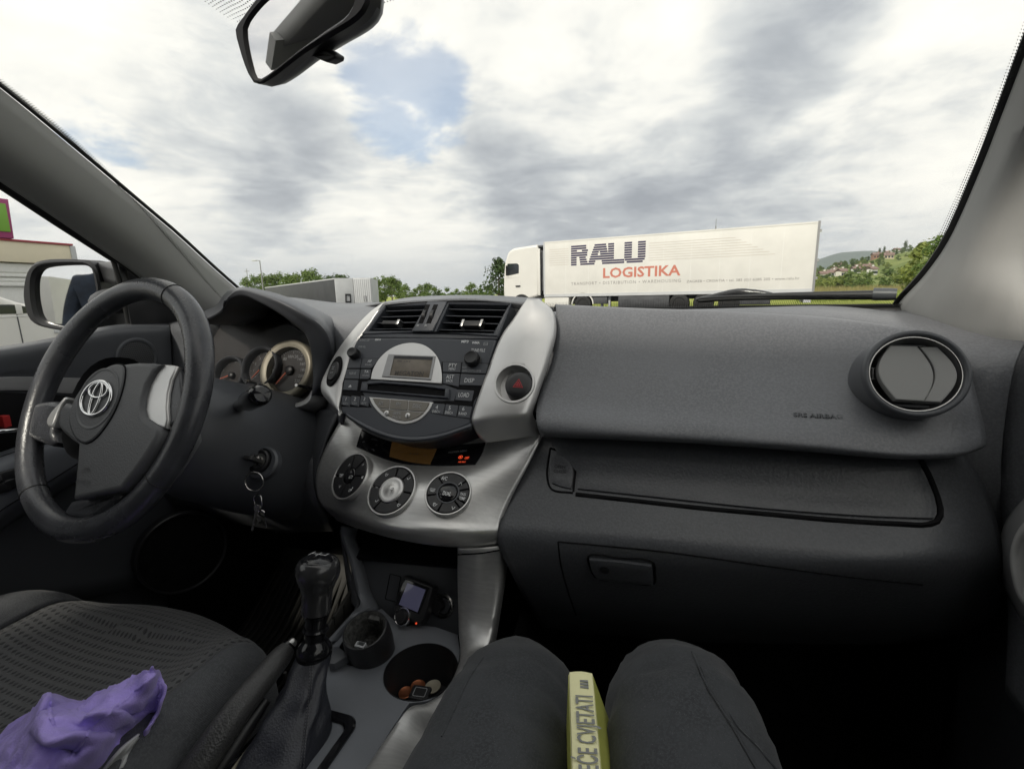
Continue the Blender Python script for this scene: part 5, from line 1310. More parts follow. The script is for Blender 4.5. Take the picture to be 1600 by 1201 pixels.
plate('screen_shadow', rpl, [r4(502, 424), r4(738, 432), r4(735, 446), r4(498, 438)], .005, .0058, 'black', disp, 0)
rtext('MEGATON', 592, 530, 34, scr, 'lcdtext', 200, h=.0058, bold=.01)
rtext('FM1  CH 3', 560, 455, 16, scr, 'lcdtext', 90, h=.0058)
# disc slot
ringplate('slot_surround', rpl, [r4(306, 580), r4(420, 572), r4(660, 592), r4(836, 622), r4(832, 680), r4(296, 634)], [r4(340, 594), r4(420, 588), r4(660, 606), r4(812, 626), r4(808, 666), r4(334, 628)], FH, .0062, 'radio', radio, .0010)
plate('disc_slot', rpl, [r4(338, 592), r4(420, 586), r4(660, 604), r4(814, 624), r4(808, 668), r4(332, 630)], FH - .001, FH + .0008, 'void', radio, 0)
for x_ in (312, 812): plate('slot_step', rpl, [r4(x_, 590 + (x_ - 312) * .066), r4(x_ + 22, 590 + (x_ - 312) * .066), r4(x_ + 20, 632 + (x_ - 312) * .08), r4(x_ - 4, 632 + (x_ - 312) * .08)], FH, .0066, 'button', radio, .0006)
# lower half round keypad
ao = [(344, 668), (360, 706), (386, 744), (420, 778), (462, 806), (510, 824), (562, 832), (612, 824), (656, 804), (692, 772), (718, 738), (736, 700)]
ai = [(364, 674), (378, 704), (402, 738), (434, 768), (472, 794), (516, 811), (562, 818), (606, 811), (646, 793), (680, 764), (704, 732), (718, 702)]
ao = sm_(ao)
kp = plate('keypad_ring', rpl, [r4(*p) for p in ao], FH - .001, .0034, 'silver', radio, .0008, 2)
M['keypad'] = mat('keypad warm grey', (.21, .195, .17), .4, metal=.3)
for pts, s_, x_, y_ in (([(366, 674), (472, 682), (468, 742), (404, 736), (380, 706)], 'AM', 420, 709), ([(475, 682), (586, 690), (580, 752), (471, 742)], 'FM', 526, 716), ([(589, 690), (716, 702), (700, 736), (682, 760), (583, 752)], 'DISC', 640, 726)):
    b = plate('band_button', rpl, roundpoly(inset(ccw([r4(*p) for p in pts]), .0003), .0008), .002, .0048, 'keypad', radio, .0006); rtext(s_, x_, y_, 27, b, 'dimprint', 26 * len(s_) * .55, h=.0054)
sk = plate('seek_pad', rpl, roundpoly([r4(*p) for p in [(406, 740), (680, 764), (646, 791), (606, 808), (562, 815), (516, 808), (474, 791), (436, 766)]], .001), .002, .0046, 'keypad', radio, .0006)
rtext('SEEK', 520, 770, 19, sk, 'dimprint', 54, h=.0054); rtext('TRACK', 516, 794, 19, sk, 'dimprint', 62, h=.0054)
for x_, y_, s_ in ((454, 768, '‹'), (583, 782, '›')):
    u_, v_ = r4(x_, y_); b = lathe('seek_button', rpl, [(.0042, .0045), (.0040, .0056), (.0034, .0060), (.0003, .0060)], 'silver', radio, 20, u_, v_); text(s_, rpl, u_, v_, .009, 'black', b, h=.0062, bold=.02)

# =================================================================== CLIMATE PANEL
c5 = lambda x, y: (460 + x * .2625, 640 + y * .2625)
clim = thing('climate_panel', 'silver heater control panel with three round black button dials', 'heater panel', (-.34, .55, .9))
crow = [[p + V((0, .03, .01)) for p in S((536, 648, .70), (566, 662, .70), (644, 690, .69), (759, 684, .685), (842, 672, .67))],
        S((533, 656, .69), (566, 672, .685), (644, 702, .672), (759, 692, .665), (845, 680, .648)),
        S((507, 703, .655), (557, 706, .638), (644, 728, .622), (742, 727, .622), (828, 719, .628)),
        S((493, 748, .636), (548, 748, .600), (613, 766, .578), (701, 771, .578), (797, 782, .600)),
        S((498, 783, .622), (552, 789, .580), (617, 808, .552), (692, 814, .552), (784, 815, .584)),
        S((508, 796, .618), (554, 804, .572), (617, 824, .543), (692, 830, .543), (783, 830, .578)),
        S((520, 806, .620), (556, 816, .574), (617, 835, .546), (692, 845, .546), (783, 844, .580)),
        S((530, 814, .630), (556, 824, .588), (617, 841, .562), (692, 853, .562), (784, 856, .590)),
        [p + V((0, .09, .012)) for p in S((530, 814, .630), (556, 824, .588), (617, 841, .562), (692, 853, .562), (784, 856, .590))]]
cl = loft('panel_fascia', crow, 'brushed', clim, 56, 7, .004); cb_ = bvh_of(cl)
# black smoked display window let into the panel under the radio
cw = patch('display_window', [[c5(405, 108), c5(560, 165), c5(760, 208), c5(960, 212), c5(1142, 198)],
                         [c5(385, 170), c5(540, 225), c5(760, 262), c5(950, 268), c5(1118, 262)],
                         [c5(370, 222), c5(505, 282), c5(645, 322), c5(900, 335), c5(1078, 328)]], cb_, .0016, 'gloss', clim, 40, 12, .004, .001)
am = patch('clock_screen', [[c5(584, 186), c5(700, 208), c5(856, 222)], [c5(572, 240), c5(700, 262), c5(832, 280)], [c5(566, 284), c5(690, 316), c5(808, 330)]], cb_, .0026, 'amber', cw, 20, 8, .002, .0004)
q = tangent(cb_, *c5(705, 262), .0032)
cwb = bvh_of(cw); amb = bvh_of(am)
def ctext(s, x, y, hpx, par, material='white', wpx=None, h=.0006, bold=.0, base=.0026, bv=None):
    bv = amb if material == 'black' else bv
    q = tangent(cwb if bv is None else bv, *c5(x, y), .0005); sz = hpx * .2625 / 740 * .62 * 1.4; 
    return text(s, q, 0, 0, sz, material, par, h=h, width=wpx * .2625 / 740 * .62 if wpx else None, bold=bold)
ctext('5:05', 712, 266, 30, am, 'black', 74, bold=.01, base=.0028); ctext('— —', 640, 258, 16, am, 'black', 120, base=.0028) if False else None
g = Geo(); q = tangent(amb, *c5(712, 266), .0006)
lines_geo(g, q, [(q.uv(*c5(603, 247)), q.uv(*c5(652, 254))), (q.uv(*c5(768, 270)), q.uv(*c5(816, 279)))], .0008, .0006); g.out('screen_line', 'black', am, smooth=False)
ctext('2', 728, 306, 24, am, 'black', base=.0028)
ctext('PASSENGER AIRBAG', 972, 252, 21, cw, 'white', 150, base=.0018)
q = tangent(cwb, *c5(990, 284), .0008); g = Geo(); rr = .0036
ringgeo(g, q, circ(0, 0, rr, 24), circ(0, 0, rr * .74, 24), 0, .0004, .00005); lines_geo(g, q, [((-rr * .6, rr * .6), (rr * .6, -rr * .6)), ((-rr * .1, rr * .5), (-rr * .1, -rr * .3)), ((-rr * .3, -rr * .4), (rr * .4, -rr * .4))], .0009, .0005)
g.out('airbag_symbol', 'redlamp', cw, smooth=False)
ctext('OFF', 1027, 290, 22, cw, 'redlamp', 32, base=.0020, bold=.03); ctext('AIR BAG', 998, 313, 13, cw, 'redlamp', 56, base=.0020, bold=.02)
ctext('OUTSIDE', 476, 182, 15, cw, 'dimprint', 56, base=.0018); ctext('°C', 486, 212, 18, cw, 'dimprint', 18, base=.0018); ctext('∿', 470, 243, 22, cw, 'dimprint', 28, base=.0018)
lathe('window_button', tangent(cwb, *c5(412, 192), .0), [(.0022, 0), (.0022, .0006), (.0018, .001), (.0002, .001)], 'button', cw, 16)
# dials
def dial(cx, cy, rx_px, ry_px, sectors, centre, hubr, name='control_dial'):
    px, py = c5(cx, cy); q = tangent(cb_, px, py, 0)
    r_ = (q.uv(*c5(cx + rx_px, cy))[0] - q.uv(*c5(cx - rx_px, cy))[0]) / 2; r2 = (q.uv(*c5(cx, cy - ry_px))[1] - q.uv(*c5(cx, cy + ry_px))[1]) / 2
    r_ = (r_ + r2) / 2
    d = lathe(name, q, [(r_ * 1.06, -.006), (r_ * 1.06, .0022), (r_ * 1.03, .0036), (r_ * .985, .0036), (r_ * .965, .002), (r_ * .955, -.002)], 'silver', clim, 48, cap=False)
    lathe('dial_well', q, [(r_ * .96, -.002), (r_ * .96, .0006), (.0003, .0006)], 'void', d, 40, cap=False)
    for a0, a1 in sectors:
        n = 12; p = [(r_ * .945 * math.cos(R(a0 + (a1 - a0) * i / n)), r_ * .945 * math.sin(R(a0 + (a1 - a0) * i / n))) for i in range(n + 1)]
        p += [(r_ * hubr * math.cos(R(a1 + (a0 - a1) * i / n)), r_ * hubr * math.sin(R(a1 + (a0 - a1) * i / n))) for i in range(n + 1)]
        plate('dial_button', q, inset(ccw(p), .0002), 0, .0036, 'black', d, .0008, 2)
    return d, q, r_
def dsym(q, d, cx, cy, segs, w=.0007, scale=1.0, h=.0040):
    u, v = q.uv(*c5(cx, cy), .0038); s = .0011 * scale; g = Geo()
    lines_geo(g, q, [((u + a * s, v + b * s), (u + c * s, v + e * s)) for a, b, c, e in segs], w, h); return g.out('dial_symbol', 'white', d, smooth=False)
def dtext(q, d, s, cx, cy, hpx, wpx=None, h=.0040, material='white', bold=0.0):
    u, v = q.uv(*c5(cx, cy), .0038); sz = hpx * .2625 / 740 * .60 * 1.4
    return text(s, q, u, v, sz, material, d, h=h, width=wpx * .2625 / 740 * .60 if wpx else None, bold=bold)
UPV = [(-1.6, -1.4, 0, 1.6), (0, 1.6, 1.6, -1.4)]; DNV = [(-1.6, 1.4, 0, -1.6), (0, -1.6, 1.6, 1.4)]
PERSON = [(-2, 1.5, -2, .3), (-2, .3, -.6, -.6), (-.6, -.6, 1, .4), (1, .4, 1.6, 2), (1.6, 2, 2.6, 2.2)]
FAN = [(-2.6, 2, -1, 2.6), (-1, 3.4, .4, 2.2), (-2.2, 3.2, -.6, 1.6)]
d, q, r_ = dial(337, 396, 103, 118, [(100, 178), (182, 260), (264, 302), (306, 356), (0, 46), (50, 96)], 0, .36)
lathe('dial_hub', q, [(r_ * .34, 0), (r_ * .34, .0040), (r_ * .30, .0048), (.0003, .0050)], 'gloss', d, 28)
dsym(q, d, 328, 328, UPV, scale=1.2); dsym(q, d, 270, 456, DNV, scale=1.2); dtext(q, d, 'TEMP', 278, 391, 25, 44, bold=.02); dtext(q, d, 'AUTO', 338, 403, 25, 42, h=.0053, bold=.01)
dsym(q, d, 408, 328, [(-2, 0, 0, 1), (0, 1, 2, 0), (-1.5, -1, .5, .2), (.5, 2, 2, 1)], scale=1.0); dsym(q, d, 405, 402, [(-2, 1.6, 2, 1.6), (-1.6, 1.6, -1.2, -1.6), (1.6, 1.6, 1.2, -1.6), (-.8, 1, -.5, -1.8), (.8, 1, .5, -1.8), (0, 1, 0, -1.8), (-1.2, -1.2, 1.2, -1.2)]); dtext(q, d, 'OFF', 332, 480, 22, 34, bold=.02); dsym(q, d, 346, 466, [(-1, 1, 1, 1), (-1, 0, 1, 0)], .0009)
d, q, r_ = dial(583, 481, 130, 145, [(95, 172), (176, 238), (242, 312), (316, 352), (-4, 50), (54, 91)], 0, .56)
lathe('dial_hub', q, [(r_ * .54, 0), (r_ * .54, .0040), (r_ * .50, .0056), (r_ * .40, .0050), (r_ * .22, .0046), (r_ * .16, .0062), (.0003, .0066)], 'silver', d, 36, ang=60)
dtext(q, d, '✻', 588, 478, 30, 22, h=.0070, material='black'); dsym(q, d, 588, 478, [(-1, 0, 1, 0), (0, -1, 0, 1), (-.7, -.7, .7, .7), (-.7, .7, .7, -.7)], .0005, .9, .0071)
for x, y in ((548, 392), (679, 412), (489, 545), (620, 572)): dsym(q, d, x, y, PERSON + (FAN if x in (548, 620) else []), .0009, 1.0)
dsym(q, d, 492, 460, [(-2, .5, 2, -.3), (-1.6, -.8, 1.6, -1.4)], .0003, 1.2)
d, q, r_ = dial(917, 499, 128, 133, [(48, 132), (136, 196), (200, 256), (260, 318), (-20, 18), (22, 44), (322, 336)], 0, .42)
lathe('dial_ring', q, [(r_ * .52, .0034), (r_ * .51, .0044), (r_ * .46, .0044), (r_ * .45, .0034)], 'button', d, 36, cap=False)
lathe('dial_hub', q, [(r_ * .40, 0), (r_ * .40, .0046), (r_ * .36, .0056), (.0003, .0058)], 'gloss', d, 32)
dtext(q, d, 'A/C', 893, 408, 27, 42, bold=.02); dtext(q, d, 'DUAL', 909, 503, 28, 56, h=.0061, bold=.02); dtext(q, d, 'PASS', 1004, 503, 20, 36); dtext(q, d, 'TEMP', 998, 528, 22, 42, bold=.01)
dsym(q, d, 989, 440, UPV, scale=1.3); dsym(q, d, 945, 584, DNV, scale=1.3)
dsym(q, d, 822, 477, [(-3, 2, 3, 2), (3, 2, 3, -1.4), (3, -1.4, -3, -1.4), (-3, -1.4, -3, 2), (-1.4, 1.2, -1.2, -2.4), (0, 1.2, .2, -2.4), (1.4, 1.2, 1.6, -2.4)], .0006, 1.0); dsym(q, d, 835, 570, PERSON + FAN, .0009, 1.1)
# =================================================================== CENTRE CONSOLE
CZ = .688
cons = thing('centre_console', 'grey floor console with cup holders and brushed silver edge rails', 'console', (-.34, .4, .6))
LG = [((715, 853), (785, 853), .572), ((715, 900), (783, 894), .572), ((716, 950), (779, 930), .562), ((717, 990), (772, 968), .545), ((719, 1022), (763, 1008), .520), ((711, 1052), (744, 1034), .490), ((695, 1078), (722, 1076), .462), ((668, 1097), (703, 1108), .432), ((640, 1104), (688, 1138), .405), ((606, 1148), (672, 1172), .366), ((570, 1203), (655, 1206), .326), ((520, 1280), (630, 1262), .28), ((430, 1420), (590, 1360), .22)]
rows = []
for (a, b, y) in LG:
    A = AY(*a, y); B = AY(*b, y + .006); m = (A + B) / 2; w_ = (B - A).length
    out = V((0, -.55, .83)) if a[1] > 1010 else V((0, -1, .1)) if a[1] < 960 else V((0, -.85, .5))
    rows.append([A - out * .012, A, A.lerp(B, .18) + out * .004, m + out * w_ * .11, A.lerp(B, .85) + out * .003, B, B - out * .03])
rail = loft('edge_rail', rows, 'brushed', cons, 20, 6, .003)
seam('rail_joint', [(716, 866), (750, 864), (786, 858)], bvh_of(rail), .0012, cons, n=12)
# left edge rail, thinner
c6 = lambda x, y: (380 + x * .30064, 840 + y * .30064)
LL = [((505, -60), (560, -50), .63), ((512, 0), (548, 0), .628), ((545, 100), (585, 100), .618), ((575, 200), (612, 200), .604), ((592, 285), (632, 285), .592), ((606, 345), (668, 372), .575), ((560, 395), (620, 380), .55), ((500, 465), (530, 470), .525), ((440, 528), (470, 540), .50)]
rows = []
for (a, b, y) in LL:
    A = AY(*c6(*a), y); B = AY(*c6(*b), y); rows.append([A + V((0, .02, -.01)), A, (A + B) / 2 + V((0, -.006, .004)), B, B + V((0, .02, -.01))])
loft('edge_rail', rows, 'console', cons, 12, 5, .003)
# outer wall of the console on the driver side, dark
loft('console_side', [[AY(*c6(500, -40), .64), AY(*c6(560, 240), .615), AY(*c6(592, 340), .585), AY(*c6(505, 455), .53), AY(*c6(440, 530), .50)], [p + V((-.01, .03, -.35)) for p in [AY(*c6(500, -40), .64), AY(*c6(560, 240), .615), AY(*c6(592, 340), .585), AY(*c6(505, 455), .53), AY(*c6(440, 530), .50)]]], 'dashsm', cons, 20, 4, .004)
# deck: from the socket panel back past the gear gaiter
def CD(x, y, z=CZ): return AZ(*c6(x, y), z)
deckp = [CD(455, 540), CD(520, 470), CD(620, 395, CZ + .002), CD(720, 365), CD(800, 440), CD(1000, 460), CD(1115, 500), CD(1130, 590), CD(1102, 700), CD(1050, 792), CD(965, 845), CD(862, 858), CD(760, 1010), CD(640, 1205), CD(420, 1560), CD(-150, 1560), CD(20, 1205), CD(240, 850), CD(330, 700)]
dp = Pl((0, 0, CZ), (1, 0, 0), (0, 1, 0))
deck = plate('console_deck', dp, [(p.x, p.y) for p in deckp], -.01, .0, 'console', cons, .0015)
# cup wells cut into the deck
cA = CD(925, 688); cB = CD(640, 560)
rA = (CD(1118, 688) - CD(742, 688)).length / 2; rB = (CD(790, 560) - CD(520, 560)).length / 2
def well(c, r_, d):
    q = Pl(c, (1, 0, 0), (0, 1, 0)); g = Geo(); lathegeo(g, q, [(r_, -.05), (r_, .05)], 40); cutout(deck, fix_normals(g.out('cutter', 'void')))
    w_ = lathe('cup_holder', q, [(r_ * 1.015, -.001), (r_ * 1.01, .0012), (r_, .0012), (r_ * .985, -.004), (r_ * .93, -d), (r_ * .90, -d - .002), (.0004, -d - .002)], 'black', cons, 44, cap=False, ang=50); return w_, q
wA, qA = well(cA, rA, .058); wB, qB = well(cB, rB, .05)
print('cups', rA, rB, cA, cB)
# upright back panel with sockets
bp0 = CD(720, 370); b1 = CD(1115, 500)
bpl = Pl(AY(*c6(900, 320), .60), (1, -.12, 0), (0, .42, .9))
plate('socket_panel', bpl, [bpl.uv(*c6(x, y)) for x, y in ((560, 100), (1150, 150), (1140, 520), (1000, 480), (780, 460), (640, 420), (560, 340))], -.01, 0, 'dashsm', cons, .001)
ringplate('blank_switch', bpl, rrect(*bpl.uv(*c6(738, 318)), *bpl.uv(*c6(822, 200)), .002), rrect(*[a + b for a, b in zip(bpl.uv(*c6(738, 318)), (.0008, .0008))], *[a - b for a, b in zip(bpl.uv(*c6(822, 200)), (.0008, .0008))], .0015), -.001, .0012, 'void', cons, .0002)
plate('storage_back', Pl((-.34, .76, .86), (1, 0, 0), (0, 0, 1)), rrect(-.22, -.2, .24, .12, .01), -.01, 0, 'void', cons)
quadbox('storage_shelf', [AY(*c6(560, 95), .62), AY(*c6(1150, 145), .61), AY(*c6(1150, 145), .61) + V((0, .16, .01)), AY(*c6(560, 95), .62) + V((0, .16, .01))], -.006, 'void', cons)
# power socket with lighter plug
u_, v_ = bpl.uv(*c6(1040, 352)); r_ = (bpl.uv(*c6(1097, 352))[0] - bpl.uv(*c6(990, 352))[0]) / 2
sk_ = lathe('power_socket', bpl, [(r_ * 1.0, -.004), (r_ * 1.0, .002), (r_ * .9, .0034), (r_ * .80, .002), (r_ * .74, -.004)], 'steel', cons, 32, u_, v_, cap=False)
lathe('socket_ring', bpl, [(r_ * .74, .0), (r_ * .66, .001), (r_ * .62, -.002), (r_ * .6, -.02), (.0003, -.02)], 'gloss', sk_, 32, u_, v_, cap=False)
lathe('lighter_plug', bpl, [(r_ * .56, -.01), (r_ * .56, .010), (r_ * .50, .013), (.0003, .013)], 'black', cons, 28, u_ - r_ * .35, v_)
# =================================================================== MEDIA GADGET
gp = Pl(AY(*c6(885, 320), .575), V((1, -.10, -.12)), V((.25, .50, .86)))
gad = thing('media_gadget', 'small black car gadget with bluish screen and round knob plugged in the console', 'gadget', gp.o)
gc = lambda x, y: gp.uv(*c6(x, y))
gbd = plate('gadget_body', gp, roundpoly([gc(838, 192), gc(990, 250), gc(995, 268), gc(945, 432), gc(925, 452), gc(790, 400), gc(785, 375), gc(828, 210)], .004), -.014, .004, 'black', gad, .003, 3)
plate('screen_frame', gp, [gc(846, 212), gc(972, 258), gc(922, 394), gc(798, 346)], .003, .0050, 'gloss', gad, .0006)
plate('screen', gp, [gc(862, 232), gc(956, 268), gc(914, 384), gc(818, 344)], .004, .0056, 'screenblue', gad, .0003)
kx, ky = gc(838, 406); kr = (gc(880, 406)[0] - gc(796, 406)[0]) / 2
lathe('knob_ring', gp, [(kr * 1.0, .002), (kr * 1.0, .007), (kr * .9, .009), (kr * .78, .008), (kr * .74, .004)], 'chrome', gad, 32, kx, ky, cap=False)
lathe('knob', gp, [(kr * .74, .002), (kr * .74, .011), (kr * .62, .013), (.0003, .013)], 'black', gad, 28, kx, ky)
ux, uy = gc(906, 442); lathe('red_light', gp, [(.0014, .004), (.0012, .0054), (.0002, .0058)], 'redlamp', gad, 12, ux, uy)
plate('side_rib', gp, [gc(986, 254), gc(997, 262), gc(950, 424), gc(938, 418)], .002, .007, 'black', gad, .001)
g = Geo(); tubegeo(g, [gp.w(*gc(830, 440), -.012), gp.w(*gc(835, 450), -.016), bpl.w(*bpl.uv(*c6(850, 455)), -.004)], [.009, .009, .009], 12); fix_normals(g.out('plug', 'black', gad))
# =================================================================== ASHTRAY CUP in the left holder
ct_ = AZ(*c6(632, 475), CZ + .045); q = Pl(ct_, (1, 0, 0), (0, .96, .28)); ra = (q.uv(*c6(745, 470))[0] - q.uv(*c6(525, 470))[0]) / 2
ash = thing('ashtray_cup', 'open black plastic ashtray cup dusty with ash in the left holder', 'ashtray', ct_ - V((0, 0, .09)))
M['ashdust'] = mat('ashy black plastic', (.05, .05, .048), .8, var=.7, varscale=160, bump=('noise', 400, .6, .002))
lathe('cup', q, [(ra * .80, -.095), (ra * .92, -.09), (ra * 1.08, -.03), (ra * 1.08, -.012), (ra * 1.03, -.004), (ra * 1.0, 0), (ra * .94, .0005)], 'black', ash, 44, cap=False, ang=60)
lathe('inner_bowl', q, [(ra * .94, .0005), (ra * .86, -.003), (ra * .74, -.014), (ra * .70, -.04), (ra * .3, -.046), (.0003, -.047)], 'ashdust', ash, 44, cap=False, ang=60)
plate('snuffer_tab', q, [(-ra * .28, ra * .62), (ra * .35, ra * .62), (ra * .30, ra * .85), (-ra * .25, ra * .86)], -.010, -.004, 'ashdust', ash, .001)
g = Geo(); ua, va = q.uv(*c6(610, 555)); ringgeo(g, q.at(ua, va, 0), rrect(-ra * .24, -ra * .14, ra * .24, ra * .12, .001), rrect(-ra * .18, -ra * .04, ra * .18, ra * .12 - .0006, .0005), -.006, .0015, .0003); g.out('lid_clip', 'dimprint', ash)
for k in range(4): 
    a = k * 1.7 + .3; g = Geo(); p0 = q.w(ra * .3 * math.cos(a), ra * .3 * math.sin(a), -.040); tubegeo(g, [p0, p0 + V((.010 * math.cos(a * 2), .010 * math.sin(a * 2), .006))], .0035, 8); fix_normals(g.out('cigarette_stub', 'ashdust', ash))
# folded grey card beside it
g = Geo(); q2 = Pl(CD(505, 640, CZ + .004), (1, .2, 0), (-.2, 1, .1)); plategeo(g, q2, [q2.uv(*c6(x, y)) for x, y in ((452, 600), (500, 596), (556, 642), (480, 690), (452, 690))], 0, .012, .002); cd = g.out('latch_block', 'dashsm', cons)
# coins and small key fob at the bottom of the right cup holder
zc_ = cA.z - .0555
for k, (x, y, r_, m_, lab) in enumerate(((905, 760, .0105, 'copper', 'upper copper coin in the right cup holder'), (845, 805, .0100, 'copper', 'lower copper coin against the rim of the right cup holder'), (985, 775, .0115, 'beige', 'dull brassy coin in the right cup holder'))):
    p = AZ(*c6(x, y), zc_ + .002 + .002 * k); d2 = (V((p.x, p.y)) - V((cA.x, cA.y))); 
    if d2.length > rA * .9 - r_: d2 = d2.normalized() * (rA * .9 - r_); p = V((cA.x + d2.x, cA.y + d2.y, p.z))
    c_ = thing('coin', lab, 'coin', p, 'coins in the cup holder'); q = Pl(p, (1, 0, .06 * k), (0, 1, .05))
    lathe('coin_disc', q, [(r_, 0), (r_, .0016), (r_ * .93, .0019), (r_ * .88, .0015), (.0003, .0015)], m_, c_, 28)
p = AZ(*c6(920, 812), zc_ + .006); fb = thing('square_fob', 'small black square fob lying over coins in the right cup holder', 'fob', p); q = Pl(p, (1, .1, 0), (-.1, 1, .1)); 
o = plate('fob_body', q, rrect(-.014, -.011, .014, .011, .003), -.004, .004, 'black', fb, .002, 3); ringplate('fob_inlay', q, rrect(-.009, -.007, .009, .007, .002), rrect(-.008, -.006, .008, .006, .0015), .003, .0046, 'dimprint', fb, .0002)
# =================================================================== GEAR LEVER
GX = -.385
kt = AX(*c6(392, 88), GX); kb_ = AX(*c6(380, 370), GX); cl0 = AX(*c6(385, 480), GX); cl1 = AX(*c6(370, 590), GX); gb = AX(*c6(330, 1080), GX)
gear = thing('gear_lever', 'black leather gear lever with glossy knob and stitched gaiter boot', 'gear lever', gb)
axis = (kt - cl1).normalized(); gpl = Pl(kb_, (1, 0, 0), (0, 1, 0)); gpl = Pl(kb_, V((1, 0, 0)) - axis * axis.x, axis.cross(V((1, 0, 0)))); hk = (kt - kb_).dot(axis)
rk = 31.0 * (kt - EYE).dot(FW) / F
assert gpl.n.dot(axis) > .9, gpl.n
lathe('knob', gpl, [(rk * .72, -.003), (rk * .74, .004), (rk * .76, hk * .18), (rk * .78, hk * .34), (rk * .88, hk * .46), (rk * .99, hk * .58), (rk * 1.02, hk * .70), (rk * .99, hk * .82), (rk * .90, hk * .90), (rk * .86, hk * .915)], 'knobblack', gear, 44, ang=70) if 'knobblack' in M else None
M['knobblack'] = mat('worn glossy knob', (.035, .035, .037), .20, spec=.6, roughvar=.06, coat=.2)
kn = lathe('knob', gpl, [(rk * .70, -.003), (rk * .72, .004), (rk * .72, hk * .18), (rk * .75, hk * .34), (rk * .88, hk * .47), (rk * 1.02, hk * .59), (rk * 1.08, hk * .70), (rk * 1.05, hk * .81), (rk * .95, hk * .89), (rk * .88, hk * .915)], 'knobblack', gear, 44, ang=70)
cap_ = lathe('knob_cap', gpl, [(rk * .86, hk * .905), (rk * .82, hk * .935), (rk * .6, hk * .975), (rk * .3, hk * .995), (.0003, hk)], 'gloss', kn, 40, ang=60)
g = Geo(); qc_ = gpl.at(0, 0, hk * .985); s_ = rk * .2; lines_geo(g, qc_, [((-2 * s_, -1.3 * s_), (-2 * s_, 1.3 * s_)), ((0, -1.3 * s_), (0, 1.3 * s_)), ((2 * s_, -.1 * s_), (2 * s_, 1.3 * s_)), ((-2 * s_, 0), (2 * s_, 0))], .0009, .0018); g.out('shift_pattern', 'white', kn, smooth=False)
hb0 = -(kb_ - cl0).length; hb1 = -(kb_ - cl1).length
lathe('shaft', gpl, [(rk * .50, hb0 - .01), (rk * .52, hb0 * .5), (rk * .60, .0)], 'gloss', gear, 32)
lathe('shaft_collar', gpl, [(rk * .52, hb0 * .36), (rk * .58, hb0 * .34), (rk * .60, hb0 * .2), (rk * .56, hb0 * .16)], 'gloss', gear, 32)
lathe('chrome_ring', gpl, [(rk * .48, hb0 * .98), (rk * .58, hb0 * .97), (rk * .64, hb0 * .88), (rk * .60, hb0 * .80), (rk * .48, hb0 * .78)], 'gloss', gear, 36)
lathe('gaiter_collar', gpl, [(rk * .74, hb1 - .010), (rk * .84, hb1 - .004), (rk * .84, hb1 + .004), (rk * .74, hb1 + .009), (rk * .55, hb1 + .015)], 'gloss', gear, 36)
g = Geo(); NS = 56; NVV = 26; top = gpl.w(0, 0, hb1 - .002); base_c = V((GX + .008, gb.y - .048, CZ - .004)); vs_ = []
for j in range(NVV):
    t = j / (NVV - 1); c = top.lerp(base_c, t)
    for i in range(NS):
        a = 2 * math.pi * i / NS; ca, sa = math.cos(a), math.sin(a)
        sq = 1 / max(abs(ca) ** 5 + abs(sa) ** 5, 1e-6) ** .2; e = min(1, t * 1.1)
        sx = (rk * .84) * (1 - e) + (.036 * (1 - .3 * (1 - e))) * e * ((1 - e) + sq * e); sy = (rk * .84) * (1 - e) + (.050 * (1 - .4 * (1 - e))) * e * ((1 - e) + sq * e)
        fold = math.sin(a * 4 + t * 5 + math.sin(a * 2) * 1.3) * .0028 * math.sin(math.pi * t) + noise.noise(V((ca * 1.5, sa * 1.5, t * 5))) * .004 * math.sin(math.pi * t) - .004 * math.sin(t * 22) * (1 - t) * t * (sa * .5 + .5)
        vs_.append(V((c.x + (sx + fold) * ca, c.y + (sy + fold) * sa, c.z + (.0 if t < 1 else 0))))
gt_ = mesh('gaiter', vs_, gridfaces(NVV, NS, True), 'gaiter', gear, ang=80); fix_normals(gt_); gtb = bvh_of(gt_)
M['stitch'] = mat('pale stitching', (.11, .11, .12), .8)
for dx in (-6, 6):
    P = crom([V((*c6(356 + dx, 640), 0)), V((*c6(345 + dx, 800), 0)), V((*c6(325 + dx, 980), 0)), V((*c6(300 + dx * 1.4, 1200), 0))], 34); g = Geo()
    for i in range(0, 33): 
        a = on(gtb, P[i].x, P[i].y, .0009); b = on(gtb, *(P[i].lerp(P[i + 1], .55)).xy, .0009); tubegeo(g, [a, b], .00055, 5)
    o = g.out('stitching', 'stitch', gear); o['kind'] = 'stuff'
P = crom([V((*c6(350, 620), 0)), V((*c6(335, 850), 0)), V((*c6(312, 1040), 0)), V((*c6(290, 1230), 0))], 30); tube('gaiter_seam', [on(gtb, p.x + 1, p.y, .0002) for p in P], .0008, 'gaiter', gear, 6)
gf = Pl((GX + .012, base_c.y - .004, CZ), (1, 0, 0), (0, 1, 0))
ringplate('gaiter_frame', gf, rrect(-.052, -.075, .054, .072, .016, 5), rrect(-.042, -.062, .044, .060, .012, 5), -.002, .0045, 'gloss', gear, .002)
p = [CD(372, 610, CZ + .1)]; q = tangent(gtb, *c6(410, 640), 0); plate('leather_tab', q, rrect(-.010, -.010, .012, .009, .003), .0005, .0022, 'gaiter', gear, .0008)
